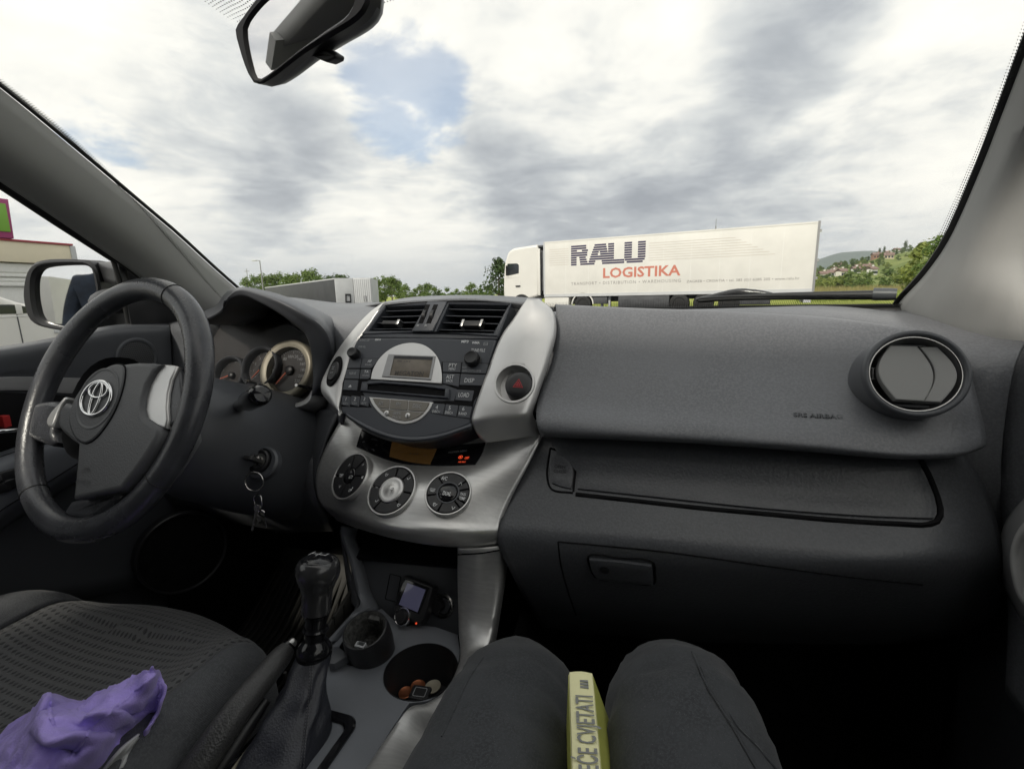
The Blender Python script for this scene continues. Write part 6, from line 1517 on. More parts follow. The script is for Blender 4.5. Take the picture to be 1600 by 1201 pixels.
# =================================================================== HANDBRAKE
h0 = AX(*c6(245, 555), -.425); h1 = AX(330, 1160, -.435) ; h2 = AX(285, 1235, -.445); hd_ = (h0 - h1).normalized()
hbk = thing('handbrake', 'black pebbled handbrake lever with silver release button beside driver seat', 'handbrake', h1)
P = crom([h2 + (h2 - h1) * 1.2, h2, h1.lerp(h0, .3), h1.lerp(h0, .7), h0 - hd_ * .004], 26)
rads = [.0185 - .0055 * (i / 25) ** 1.2 for i in range(26)]; rads[-1] = .0095; rads[-2] = .0122
tube('grip', P, rads, 'grip', hbk, 24)
hq = Pl(h0 - hd_ * .002, hd_.orthogonal(), hd_.cross(hd_.orthogonal())); lathe('release_button', hq, [(.0060, -.006), (.0060, .006), (.0048, .0085), (.0003, .009)], 'steel', hbk, 20)
lathe('button_collar', hq, [(.0092, -.004), (.0088, .001), (.0064, .0016)], 'gloss', hbk, 24, cap=False)
g = Geo(); tubegeo(g, [p + V((.006, .012, -.020)) for p in (P[2], P[8], P[14], P[18])], [.012, .012, .010, .006], 12); fix_normals(g.out('lever_bracket', 'black', hbk))
# beige slot strip beside it
a, b = AZ(*c6(5, 1150), CZ + .003), AZ(*c6(192, 880), CZ + .003)
g = Geo(); sp_ = (b - a); nrm = V((sp_.y, -sp_.x, 0)).normalized() * .0045; g.add([a - sp_ * .6 - nrm, a - sp_ * .6 + nrm, b + nrm * .3, b - nrm * .3] + [q_ + V((0, 0, .004)) for q_ in (a - sp_ * .6 - nrm, a - sp_ * .6 + nrm, b + nrm * .3, b - nrm * .3)], [(0, 1, 2, 3), (7, 6, 5, 4), (0, 4, 5, 1), (1, 5, 6, 2), (2, 6, 7, 3), (3, 7, 4, 0)]); fix_normals(g.out('slot_strip', 'beige', cons, smooth=False))

# =================================================================== INSTRUMENT CLUSTER
c3 = lambda x, y: (300 + x * .22472, 430 + y * .22472)
clus = thing('instrument_cluster', 'black hooded instrument cluster with pale ringed gauge behind the wheel', 'instrument cluster', (-.72, .75, 1.05))
def c3s(*pts): return [AY(*c3(x, y), Y) for x, y, Y in pts]
rowA = c3s((60, 330, .72), (150, 300, .715), (222, 258, .71), (250, 195, .70), (300, 158, .69), (370, 146, .68), (460, 183, .675), (570, 243, .675), (690, 325, .68), (780, 400, .69), (822, 500, .70), (838, 640, .71), (838, 780, .70), (815, 868, .695), (745, 912, .69))
rowA2 = [p + V((0, .10, -.012)) for p in rowA]
rowB = c3s((55, 300, .72), (140, 275, .712), (208, 232, .705), (240, 172, .693), (290, 116, .683), (350, 98, .675), (480, 130, .668), (640, 192, .666), (790, 275, .672), (890, 345, .682), (945, 420, .69), (968, 520, .70), (962, 620, .712), (935, 740, .715), (860, 900, .72))
rowC = c3s((50, 270, .80), (130, 245, .80), (205, 205, .80), (240, 150, .80), (295, 104, .80), (360, 92, .80), (500, 112, .80), (660, 150, .79), (830, 220, .78), (930, 290, .775), (985, 375, .77), (1008, 480, .765), (1000, 600, .76), (970, 740, .765), (900, 920, .77))
rowD = [p + V((0, .12, -.05)) for p in rowC]
loft('hood', [rowA2, rowA, [a.lerp(b, .5) + V((0, -.003, .001)) for a, b in zip(rowA, rowB)], rowB, rowC, rowD], 'dashsm', clus, 60, 5, .003, ang=60)
cpl = Pl(AY(*c3(620, 700), .79), (1, .02, 0), (0, .40, .92))
cu_ = lambda x, y, h=0.0: cpl.uv(*c3(x, y), h)
plate('gauge_board', cpl, [cu_(x, y) for x, y in ((20, 340), (230, 235), (300, 200), (420, 200), (560, 262), (800, 420), (880, 560), (900, 900), (700, 960), (380, 960), (100, 760))], -.02, 0, 'dial', clus, .001)
def gauge(cx, cy, rx, ry, mat_ring, wd, needle, nums):
    u, v = cu_(cx, cy); r_ = ((cu_(cx + rx, cy)[0] - cu_(cx - rx, cy)[0]) / 2 + (cu_(cx, cy - ry)[1] - cu_(cx, cy + ry)[1]) / 2) / 2
    k = lathe('gauge', cpl, [(r_, 0), (r_, .014), (r_ * .97, .018), (r_ * (1 - wd * .5), .019), (r_ * (1 - wd), .016), (r_ * (1 - wd) * .97, .002)], mat_ring, clus, 56, u, v, cap=False, ang=60)
    ri = r_ * (1 - wd) * .97; g = Geo()
    lathe('gauge_face', cpl, [(ri, .001), (ri, .0025), (.0003, .0025)], 'dial', k, 44, u, v, cap=False)
    for i in range(41):
        a = R(225 - 270 * i / 40); L = .16 if i % 5 == 0 else .08; lines_geo(g, cpl, [((u + ri * (.97 - L) * math.cos(a), v + ri * (.97 - L) * math.sin(a)), (u + ri * .97 * math.cos(a), v + ri * .97 * math.sin(a)))], .0007, .0032)
    o = g.out('gauge_scale', 'dimprint', k, smooth=False); o['kind'] = 'stuff'
    for i, s_ in enumerate(nums):
        a = R(225 - 270 * i / (len(nums) - 1)); text(s_, cpl, u + ri * .66 * math.cos(a), v + ri * .66 * math.sin(a), ri * .19, 'dimprint', k, h=.0032)
    lathe('pointer_hub', cpl, [(ri * .22, .0025), (ri * .20, .009), (ri * .14, .0105), (.0003, .011)], 'black', k, 24, u, v)
    a = R(needle); g = Geo(); c_, s_ = math.cos(a), math.sin(a); ww = ri * .035
    g2 = [(u + c_ * ri * .15 - s_ * ww, v + s_ * ri * .15 + c_ * ww), (u + c_ * ri * .15 + s_ * ww, v + s_ * ri * .15 - c_ * ww), (u + c_ * ri * .82 + s_ * ww * .6, v + s_ * ri * .82 - c_ * ww * .6), (u + c_ * ri * .82 - s_ * ww * .6, v + s_ * ri * .82 + c_ * ww * .6)]
    plate('pointer', cpl, g2, .008, .0098, 'redneedle', k, 0)
    return k, u, v, ri
M['redneedle'] = mat('pointer red', (.45, .10, .05), .4)
gauge(690, 665, 168, 215, 'beige', .24, 232, ['0', '20', '40', '60', '80', '100', '120', '140', '160', '180', '200', '220'])
gauge(505, 650, 108, 165, 'dashsm', .16, 230, ['0', '1', '2', '3', '4', '5', '6', '7', '8'])
gauge(290, 700, 100, 140, 'dashsm', .16, 200, ['C', '', 'H'])
# lower pale lip of the cluster and reset stalks
loft('lower_lip', [c3s((480, 868, .70), (560, 882, .698), (660, 888, .695), (740, 884, .695), (800, 850, .70), (832, 800, .705)), c3s((490, 892, .69), (565, 908, .688), (660, 914, .686), (745, 912, .686), (812, 876, .69), (838, 815, .70)), [p + V((0, .04, -.02)) for p in c3s((490, 896, .69), (565, 914, .688), (660, 920, .686), (748, 918, .686), (818, 880, .69), (842, 816, .70))]], 'grey', clus, 26, 4, .002)
for a_, b_ in (((372, 733), (442, 748)), ((724, 763), (822, 784))):
    p0 = cpl.P(*c3(*b_), .01); p1 = cpl.P(*c3(*a_), .055); g = Geo(); tubegeo(g, [p0, p0.lerp(p1, .85)], .0030, 10); kx_ = g.out('reset_stalk', 'black', clus); fix_normals(kx_)
    g = Geo(); tubegeo(g, [p0.lerp(p1, .85), p1], .0031, 10); fix_normals(g.out('stalk_tip', 'steel', kx_))
lens = loft('lens', [[cpl.P(*c3(x, y), h) for x, y, h in ((120, 230, .05), (420, 170, .055), (800, 400, .05))], [cpl.P(*c3(x, y), h) for x, y, h in ((100, 520, .035), (470, 520, .04), (850, 640, .035))], [cpl.P(*c3(x, y), h) for x, y, h in ((120, 800, .055), (520, 880, .06), (830, 840, .05))]], 'lens', clus, 16, 6, 0)

# =================================================================== STEERING COLUMN
col = thing('steering_column', 'dark plastic steering column shroud with ignition lock and black control stalk', 'steering column', (-.66, .62, .95))
WC = V((-.737, .461, 1.042)); WT, WY = R(25.08), R(-5.18)
wn_ = V((math.sin(WY) * math.cos(WT), -math.cos(WY) * math.cos(WT), math.sin(WT))); wex = V((math.cos(WY), math.sin(WY), 0)); wpl = Pl(WC, wex, wn_.cross(wex))
def oval_ring(c, rx, ry, n=28, sq=2.6): 
    out = []
    for i in range(n):
        a = 2 * math.pi * i / n; ca, sa = math.cos(a), math.sin(a); k = (abs(ca) ** sq + abs(sa) ** sq) ** (-1 / sq); out.append(c + wpl.ex * rx * k * ca + wpl.ey * ry * k * sa)
    return out
rings = []
for h, rx, ry, dy in ((-.045, .060, .058, -.004), (-.050, .078, .074, -.008), (-.062, .088, .082, -.014), (-.10, .104, .092, -.022), (-.16, .118, .104, -.03), (-.24, .124, .115, -.035), (-.33, .13, .12, -.04)):
    rings.append(oval_ring(wpl.w(.0, dy, h), rx, ry))
vs_ = [p for r_ in rings for p in r_]; sh = mesh('column_shroud', vs_, gridfaces(len(rings), 28, True) + [tuple(reversed(range(28)))], 'dashsm', col, ang=50); fix_normals(sh); shb = bvh_of(sh)
# right side bezel around the lock and stalk
lock = loft('lock_housing', [c3s((200, 720, .60), (330, 780, .64), (470, 900, .66), (620, 940, .69), (720, 1000, .71)),
                      c3s((185, 830, .575), (310, 880, .60), (440, 930, .615), (600, 990, .64), (740, 1060, .68)),
                      c3s((160, 960, .565), (300, 1010, .585), (430, 1050, .595), (580, 1090, .62), (760, 1130, .665)),
                      c3s((130, 1120, .56), (280, 1160, .58), (420, 1190, .590), (560, 1220, .61), (740, 1250, .66)),
                      c3s((110, 1300, .57), (260, 1350, .585), (400, 1370, .60), (540, 1380, .62), (700, 1400, .67)),
                      c3s((100, 1420, .62), (250, 1460, .63), (390, 1480, .64), (520, 1480, .66), (660, 1490, .70))], 'dashsm', col, 26, 5, .004)
lkb = bvh_of(lock)
# stalk: boot, shaft and fat end
b0 = on(lkb, *c3(340, 965), .004); print('boot', b0); s1 = b0 + V((.004, -.010, .012)); s3 = AY(*c3(490, 825), b0.y - .085)
bq = Pl(b0, (1, .3, .1), (0, .45, .9)); rb_ = (bq.uv(*c3(445, 965))[0] - bq.uv(*c3(235, 965))[0]) / 2
st_ = lathe('control_stalk', bq, [(rb_ * 1.0, -.012), (rb_ * 1.0, .004), (rb_ * .92, .008), (rb_ * .84, .006), (rb_ * .80, -.004)], 'gloss', col, 36, cap=False)
lathe('stalk_boot', bq, [(rb_ * .80, .0), (rb_ * .62, .014), (rb_ * .48, .024), (.0003, .026)], 'black', st_, 32, cap=False)
sd2 = (s3 - s1).normalized(); sq_ = Pl(s1, sd2.orthogonal(), sd2.cross(sd2.orthogonal()))
LS = (s3 - s1).length; rs = .0128
lathe('stalk_end', sq_, [(rs * .7, -.014), (rs * .78, LS * .25), (rs * .95, LS * .42), (rs * 1.0, LS * .46), (rs * 1.16, LS * .52), (rs * 1.18, LS * .9), (rs * 1.05, LS * .97), (rs * .8, LS * 1.0), (.0003, LS * 1.01)], 'gloss', st_, 32)
# ignition barrel
ig = AY(405, 720, .575); igq = Pl(ig, (1, .05, 0), (0, .55, .83)); 
ib = lathe('ignition_lock', igq, [(.0185, -.02), (.0185, .002), (.0165, .0035), (.0135, .003), (.0128, -.002)], 'black', col, 32, cap=False)
lathe('lock_barrel', igq, [(.0128, .0), (.0120, .0018), (.0100, .002), (.0003, .0018)], 'steel', ib, 28, cap=False)
plate('key_slot', igq, rrect(-.0015, -.007, .0015, .007, .0007), .001, .0024, 'void', ib, 0)
ringplate('lock_bezel', igq, circ(.002, -.002, .030, 36, .027), circ(0, 0, .0185, 36), -.014, -.001, 'dashsm', ib, .003)
# column seam and little switch with white print
seam('trim_gap', [c3(185, 790), c3(190, 860), c3(178, 930), c3(150, 1030), c3(120, 1140)], lkb, .0012, col)
q = Pl(AY(308, 703, .535), (1, .4, 0), (-.25, .35, .9)); sw_ = plate('column_switch', q, rrect(-.009, -.012, .009, .012, .003), -.02, .004, 'black', col, .002, 3); text('ON', q, 0, .004, .007, 'white', sw_, h=.0046, rot=R(70)); text('OFF', q, .001, -.004, .006, 'white', sw_, h=.0046, rot=R(70))
# =================================================================== KEYS
keys = thing('car_keys', 'bunch of small keys on steel split rings hanging from the ignition', 'keys', ig)
kq = Pl(ig + V((0, -.003, -.002)), (0, .55, .83), V((0, -.83, .55)))
g = Geo(); q = Pl(igq.w(0, -.001, .012), igq.ex, igq.n); plategeo(g, q, rrect(-.0085, -.012, .0085, .016, .004), -.0028, .0028, .0012, 2); bow = g.out('key_bow', 'knobgrey', keys) if 'knobgrey' in M else None
M['knobgrey'] = mat('key head plastic', (.05, .05, .05), .4); 
if bow is None: bow = g.out('key_bow', 'knobgrey', keys)
lathe('key_face', igq, [(.0060, .004), (.0052, .0125), (.0003, .013)], 'steel', bow, 20, -.004, .003)
def link_ring(c, r_, ex, ey, rad=.0011):
    q = Pl(c, ex, ey); g = Geo(); tubegeo(g, [q.w(r_ * math.cos(2 * math.pi * i / 32), r_ * math.sin(2 * math.pi * i / 32), .0004 * math.sin(i)) for i in range(32)], rad, 8, True); return fix_normals(g.out('split_ring', 'steel', keys))
Y_ = .556
for px, py, rpx, tilt in ((397, 752, 18, .25), (403, 783, 14, -.3), (408, 802, 6, .6)):
    c = AY(px, py, Y_ - .012); link_ring(c, rpx * .60 / 740, V((1, tilt, 0)), V((0, .15, 1)))
for (x0, y0, x1, y1, tl) in ((402, 790, 394, 828, .2), (409, 800, 416, 822, -.3), (405, 806, 404, 818, .1)):
    a, b = AY(x0, y0, Y_ - .014), AY(x1, y1, Y_ - .010); d = (b - a); L = d.length; q = Pl(a, V((1, tl, 0)) - d.normalized() * V((1, tl, 0)).dot(d.normalized()), -d)
    kk = plate('key', q, [(-.0045, .002), (.0045, .002), (.0050, -.004), (.0035, -.009), (.0017, -.0105), (.0017, -L), (.0, -L - .002), (-.0017, -L), (-.0017, -.0105), (-.0035, -.009), (-.0050, -.004)], -.0008, .0008, 'steel', keys, .0003, 1)

# =================================================================== STEERING WHEEL
wheel = thing('steering_wheel', 'worn black leather steering wheel with silver spokes and oval ring emblem', 'steering wheel', WC)
RM = .1735
c1 = lambda x, y: (x * .25, 380 + y * .25); c2 = lambda x, y: (x * .25, 620 + y * .25)
g = Geo(); NM, NS = 120, 20
for i in range(NM):
    a = 2 * math.pi * i / NM
    fat = 1 + .10 * max(0, math.cos((a - R(28)) * 1)) ** 12 + .10 * max(0, math.cos(a - R(152))) ** 12
    for k in range(NS):
        b = 2 * math.pi * k / NS; rr_ = RM + .0168 * fat * math.cos(b); g.v.append(wpl.w(rr_ * math.cos(a), rr_ * math.sin(a), .0150 * fat * math.sin(b)))
for i in range(NM):
    for k in range(NS): g.f.append((i * NS + k, ((i + 1) % NM) * NS + k, ((i + 1) % NM) * NS + (k + 1) % NS, i * NS + (k + 1) % NS))
rim = fix_normals(g.out('rim', 'leather', wheel, ang=180))
M['seamdark'] = mat('leather seam', (.010, .010, .011), .6)
for px, py in ((272, 461), (102, 531), (250, 752), (58, 766)):
    u, v = wpl.uv(px, py); a = math.atan2(v, u); g = Geo(); P = []
    for k in range(24):
        b = 2 * math.pi * k / 24; rr_ = RM + .01705 * math.cos(b); P.append(wpl.w(rr_ * math.cos(a), rr_ * math.sin(a), .01525 * math.sin(b)))
    tubegeo(g, P, .0008, 6, True); fix_normals(g.out('leather_seam', 'seamdark', rim))
def hub_uv(*pts, f=c1, h=0.0): return [wpl.uv(*f(x, y), h) for x, y in pts]
HB = .012
# airbag cover outline
cov = hub_uv((440, 1010), (500, 930), (570, 870), (640, 815), (700, 775), (760, 752), (850, 742), (940, 744), (1004, 754), (960, 800), (915, 880), (892, 960), (884, 1030), h=HB + .010) + hub_uv((900, 128), (985, 185), (990, 235), (930, 340), (850, 455), (755, 578), (665, 598), (560, 622), (450, 642), (462, 540), (476, 400), (482, 300), (430, 262), (380, 215), (356, 180), (358, 130), (372, 80), (400, 36), f=c2, h=HB + .010)
cover = plate('airbag_cover', wpl, cov, -.035, HB + .010, 'hub', wheel, .006, 5, ang=70)
disc_ = hub_uv((442, 1090), (470, 985), (530, 895), (610, 822), (690, 770), (745, 757), (782, 772), (784, 840), (762, 940), (720, 1050), (660, 1150), (600, 1220), (545, 1250), (490, 1225), (455, 1165), h=HB + .010)
dsc = plate('emblem_disc', wpl, smoothpoly(disc_, 48), HB + .006, HB + .0125, 'hub', wheel, .0025, 3)
seam_pts = crom([V((a, b, 0)) for a, b in disc_], 60, True); tube('disc_gap', [wpl.w(p.x, p.y, HB + .0102) for p in seam_pts], .0012, 'void', wheel, 6, True)
eu, ev = wpl.uv(*c1(605, 968), HB + .013); ea = (wpl.uv(*c1(702, 968), HB + .013)[0] - wpl.uv(*c1(508, 968), HB + .013)[0]) / 2; eb = (wpl.uv(*c1(605, 865), HB + .013)[1] - wpl.uv(*c1(605, 1072), HB + .013)[1]) / 2
print('emblem', ea, eb)
lathe('emblem_dish', wpl, [(ea * 1.28, HB + .0100), (ea * 1.26, HB + .0132), (ea * 1.18, HB + .0136), (ea * 1.12, HB + .0118), (.0003, HB + .0116)], 'hub', dsc, 44, eu, ev, cap=False, ang=60)
def ell_ring(nm, cx, cy, a, b, w_, h, par):
    g = Geo(); P = [wpl.w(cx + a * math.cos(2 * math.pi * i / 48), cy + b * math.sin(2 * math.pi * i / 48), h) for i in range(48)]; tubegeo(g, P, w_, 10, True); return fix_normals(g.out(nm, 'chrome', par))
EH = HB + .0138; ew = ea
em = ell_ring('emblem_ring', eu, ev, ew * .93, ew * .70, .0023, EH, dsc); ell_ring('emblem_ring', eu, ev + ew * .33, ew * .60, ew * .31, .0019, EH, dsc); ell_ring('emblem_ring', eu, ev - ew * .01, ew * .26, ew * .66, .0019, EH, dsc)
q = wpl; a_ = wpl.uv(*c2(540, 455), HB + .0104); text('SRS', wpl, *a_, .0100, 'hub', cover, h=HB + .0108, bold=.01); a_ = wpl.uv(*c2(520, 530), HB + .0104); text('AIRBAG', wpl, *a_, .0085, 'hub', cover, h=HB + .0108, bold=.01)
# right silver spoke with the leather bridge to the rim
plate('silver_spoke', wpl, (lambda L, r: L)(hub_uv((1004, 756), (1060, 758), (1108, 768), (1068, 850), (1048, 935), (1042, 1020), (1046, 1100), (1030, 1155), (940, 1130), (850, 1080), (836, 1010), (846, 930), (880, 850), (930, 780), h=HB + .004), .003), -.004, HB + .004, 'silver', wheel, .0025, 3, ang=70)
plate('spoke_bridge', wpl, (lambda L, r: L)(hub_uv((1052, 762), (1150, 782), (1170, 960), (1152, 1105), (1056, 1168), (1030, 1090), (1026, 1000), (1034, 900), h=.006), .003), -.012, .012, 'leather', wheel, .004, 3, ang=70)
# left spoke: leather bridge and silver switch
plate('spoke_bridge', wpl, roundpoly(hub_uv((200, 1000), (330, 985), (420, 990), (395, 1050), (362, 1120), (352, 1170), (380, 1240), (330, 1270), (190, 1230), h=.004), .003), -.02, .009, 'leather', wheel, .008, 4, ang=70)
sb_ = plate('silver_spoke', wpl, roundpoly(hub_uv((306, 1098), (330, 1056), (372, 1010), (418, 958), (430, 968), (398, 1012), (374, 1062), (356, 1110), (346, 1148), (316, 1150), (302, 1130), h=HB), .002), .0, HB + .003, 'silver', wheel, .003, 3)
# bottom spoke in leather
plate('spoke_bridge', wpl, roundpoly(hub_uv((446, 652), (560, 630), (750, 588), (768, 604), (722, 680), (640, 745), (560, 778), (470, 760), (396, 745), f=c2, h=.0), .003), -.025, .004, 'leather', wheel, .008, 4, ang=70)
loft('hub_back', [oval_ring(wpl.w(.0, -.01, .005), .085, .075), oval_ring(wpl.w(0, -.01, -.03), .075, .065), oval_ring(wpl.w(0, -.005, -.055), .055, .05)], 'black', wheel, 32, 4, 0)

# =================================================================== DRIVER DOOR AND MIRROR
door = thing('driver_door', 'charcoal driver door panel with grey strip, window switches and chrome handle', 'car door', (XL, .3, .7))
def DX(px, py, x=-1.05): return AX(px, py, x)
rows = [[DX(-560, 566, -1.07), DX(-200, 560, -1.07), DX(0, 541, -1.07), DX(100, 524, -1.07), DX(175, 508, -1.07), DX(265, 504, -1.07), DX(305, 500, -1.06)],
        [DX(-560, 580, -1.035), DX(-200, 573, -1.035), DX(0, 550, -1.035), DX(100, 532, -1.035), DX(175, 516, -1.035), DX(266, 511, -1.04), DX(306, 507, -1.05)],
        [DX(-560, 620, -1.035), DX(-200, 610, -1.035), DX(0, 580, -1.035), DX(100, 566, -1.035), DX(180, 550, -1.035), DX(268, 540, -1.04), DX(308, 535, -1.05)],
        [DX(-560, 690, -1.04), DX(-200, 660, -1.04), DX(0, 592, -1.04), DX(100, 595, -1.04), DX(180, 595, -1.04), DX(270, 590, -1.04), DX(312, 590, -1.05)],
        [DX(-560, 800, -1.045), DX(-200, 740, -1.05), DX(0, 690, -1.05), DX(100, 680, -1.05), DX(180, 670, -1.05), DX(270, 660, -1.05), DX(316, 650, -1.05)],
        [DX(-560, 1000, -1.045), DX(-200, 900, -1.05), DX(0, 800, -1.05), DX(100, 780, -1.05), DX(190, 770, -1.05), DX(280, 750, -1.05), DX(325, 740, -1.05)],
        [DX(-560, 1250, -1.045), DX(-200, 1100, -1.05), DX(0, 960, -1.05), DX(100, 940, -1.05), DX(200, 920, -1.05), DX(290, 900, -1.05), DX(340, 880, -1.05)]]
dpn = loft('door_panel', rows, 'dashsm', door, 40, 6, .02); db = bvh_of(dpn)
quadbox('door_shell', [(XL - .03, -.30, .36), (XL - .03, .95, .36), (XL - .03, .95, 1.07), (XL - .03, -.30, 1.07)], -.03, 'dash2', door)
# pale strip
patch('trim_strip', [[(-300, 612), (0, 589), (110, 590), (165, 592)], [(-300, 630), (0, 598), (110, 602), (150, 606)], [(-300, 650), (0, 609), (104, 614), (112, 614)]], db, .004, 'grey', door, 24, 6, .006, .002)
# handle recess, lock toggle, chrome pull
plate('handle_recess', Pl((-1.046, .4, .95), (0, 1, 0), (0, 0, 1)), [Pl((-1.046, .4, .95), (0, 1, 0), (0, 0, 1)).uv(x, y) for x, y in ((-160, 660), (0, 612), (110, 618), (100, 660), (40, 690), (-160, 770))], .004, .006, 'void', door, .001)
lkp = Pl((-1.03, .4, .95), (0, 1, 0), (0, 0, 1)); a, b = lkp.uv(5, 668), lkp.uv(13, 648); plate('lock_toggle', lkp, rrect(min(a[0], b[0]), min(a[1], b[1]), max(a[0], b[0]), max(a[1], b[1]), .001), -.01, .004, 'red', door, .001)
P = crom([AX(x, y, X) for x, y, X in ((-60, 684, -1.03), (-10, 674, -1.012), (15, 672, -1.008), (38, 669, -1.02))], 20); tube('pull_handle', P, .0065, 'chrome', door, 12, flat=.6)
# armrest with window switches
rows = [[AX(x, y, -1.045) for x, y in ((-360, 850), (-100, 760), (0, 705), (60, 690), (120, 680), (200, 640))], [AX(x, y, X) for x, y, X in ((-360, 880, -1.0), (-100, 780, -1.0), (0, 722, -1.0), (60, 702, -1.005), (120, 690, -1.02), (200, 650, -1.04))],
        [AX(x, y, X) for x, y, X in ((-360, 980, -.985), (-100, 850, -.985), (0, 775, -.985), (60, 745, -.995), (120, 712, -1.015), (200, 670, -1.04))], [AX(x, y, X) for x, y, X in ((-360, 1060, -.99), (-100, 900, -.99), (0, 806, -.99), (60, 770, -1.0), (130, 728, -1.02), (200, 690, -1.04))],
        [AX(x, y, X) for x, y, X in ((-360, 1100, -1.04), (-100, 930, -1.04), (0, 830, -1.04), (60, 790, -1.04), (130, 745, -1.045), (200, 700, -1.045))]]
arm = loft('armrest', rows, 'console', door, 26, 5, .006); ab = bvh_of(arm)
for x, y in ((14, 742), (26, 752), (-20, 752), (-8, 764)):
    q = tangent(ab, x, y, .0, (0, 1, 0)); plate('window_switch', q, rrect(-.020, -.009, .018, .009, .004), -.002, .006, 'black', door, .003, 3)
seam('armrest_gap', [(-60, 740), (0, 714), (60, 696), (118, 684)], ab, .0012, door); seam('armrest_gap', [(-60, 850), (0, 798), (60, 762), (125, 722)], ab, .0012, door)
# tweeter and big lower speaker
def grille(bv, px, py, edge_px, par, nm, k=1.0, ringm='dashsm'):
    q = tangent(bv, px, py, .0, (0, 1, 0)); r_ = (V(q.uv(px + edge_px, py)) - V(q.uv(px - edge_px, py))).length / 2 * k
    o = lathe(nm, q, [(r_ * 1.0, -.002), (r_ * .99, .003), (r_ * .94, .0048), (r_ * .84, .0045), (r_ * .80, .003)], ringm, par, 44, cap=False, ang=60)
    lathe('grille', q, [(r_ * .80, .0028), (r_ * .5, .0042), (.0003, .0046)], 'grille', o, 40, cap=False); return o
grille(db, 213, 560, 34, door, 'tweeter')
q = Pl(AX(287, 862, -.985), (.35, 1, 0), (-.10, 0, 1)); rS = (V(q.uv(287, 800)) - V(q.uv(287, 925))).length / 2
o = lathe('door_speaker', q, [(rS, -.02), (rS, .003), (rS * .97, .005), (rS * .94, .004), (rS * .93, .001)], 'black', door, 56, cap=False); lathe('grille', q, [(rS * .93, .001), (rS * .5, .004), (.0003, .005)], 'carpet', o, 44, cap=False)
# front edge gap of the door, window frame, quarter piece and glass
seam('door_gap', [(266, 506), (268, 540), (271, 600), (275, 650)], db, .0022, door)
P = [AX(x, y, X) for x, y, X in ((176, 404, -1.062), (181, 420, -1.064), (190, 455, -1.068), (201, 505, -1.072))]; tube('window_frame', P, .0045, 'rubber', door, 8); tube('window_frame', [p + V((0, .018, 0)) for p in P], .003, 'rubber', door, 8)
plate('quarter_trim', Pl((-1.064, .7, 1.1), (0, 1, 0), (0, 0, 1)), [Pl((-1.064, .7, 1.1), (0, 1, 0), (0, 0, 1)).uv(x, y) for x, y in ((184, 408), (206, 420), (262, 462), (330, 503), (265, 510), (206, 510), (196, 460))], -.006, 0, 'black', door, .001)
P = [AX(x, y, X) + V((-.006, 0, 0)) for x, y, X in ((-330, 60, -.99), (-240, 122, -.995), (0, 287, -1.03), (90, 347, -1.043), (178, 404, -1.058))]; tube('window_frame', P, .006, 'rubber', door, 8)
quadbox('window_glass', [(-1.078, -.30, 1.06), (-1.078, .80, 1.055), (-1.058, .80, 1.17), (-.985, -.30, 1.52)], .003, 'glass', door) if False else None
gp0 = [AX(201, 506, -1.074), AX(0, 541, -1.078), V((-1.078, -.30, 1.055)), V((-.99, -.30, 1.53)), AX(-240, 122, -1.0), AX(0, 286, -1.036), AX(90, 346, -1.05), AX(176, 404, -1.064)]
mesh('window_glass', gp0, [tuple(range(8))], 'glass', door, smooth=False)
# door mirror outside
c7 = lambda x, y: (x * .21645, 280 + y * .21645)
mp_ = AX(100, 460, -1.30); mn = V((.26, -.96, .02)).normalized(); mpl = Pl(mp_, V((.96, .26, 0)), mn.cross(V((.96, .26, 0)))); 
if mpl.n.dot(mn) < 0: mpl = Pl(mp_, V((.96, .26, 0)), -mn.cross(V((.96, .26, 0))))
wm = thing('wing_mirror', 'black framed door mirror reflecting white trailer outside driver window', 'door mirror', mp_)
mo = [mpl.uv(*c7(x, y)) for x, y in ((192, 840), (200, 740), (222, 665), (270, 608), (350, 584), (480, 578), (600, 582), (670, 592), (712, 640), (738, 740), (752, 860), (750, 1000), (700, 1130), (560, 1105), (380, 1076), (290, 1050), (236, 1010), (206, 930))]
mi = [mpl.uv(*c7(x, y)) for x, y in ((272, 840), (272, 740), (284, 690), (316, 648), (370, 632), (480, 622), (590, 620), (650, 626), (690, 660), (716, 745), (728, 860), (726, 1000), (690, 1090), (560, 1078), (400, 1052), (340, 1030), (305, 990), (284, 920))]
mo = smoothpoly(mo, 54); mi = smoothpoly(mi, 54)
ringplate('mirror_rim', mpl, mo, mi, -.02, .012, 'black', wm, .006)
plate('mirror_glass', mpl, inset(ccw(mi), -.002), -.012, .0, 'mirror', wm, 0)
g = Geo(); n = len(mo); vs_ = []
for s_, h in ((1.0, -.018), (1.02, -.03), (.98, -.06), (.80, -.10), (.4, -.125)):
    cc = V((sum(p[0] for p in mo) / n, sum(p[1] for p in mo) / n)); vs_ += [mpl.w(*(cc + (V(p) - cc) * s_), h) for p in mo]
fix_normals(mesh('mirror_housing', vs_, gridfaces(5, n, True) + [tuple(range(4 * n, 5 * n))], 'black', wm, ang=70))
tube('mirror_arm', [mpl.P(*c7(735, 900), -.04), AX(*c7(800, 870), -1.12), AX(*c7(850, 900), -1.085)], [.028, .024, .022], 'black', wm, 14)
loft('mirror_base', [[AX(*c7(x, y), X) for x, y, X in ((700, 600, -1.22), (760, 615, -1.15), (830, 630, -1.08))], [AX(*c7(x, y), X) for x, y, X in ((745, 740, -1.22), (790, 750, -1.15), (850, 760, -1.08))]], 'black', wm, 8, 4, .03)

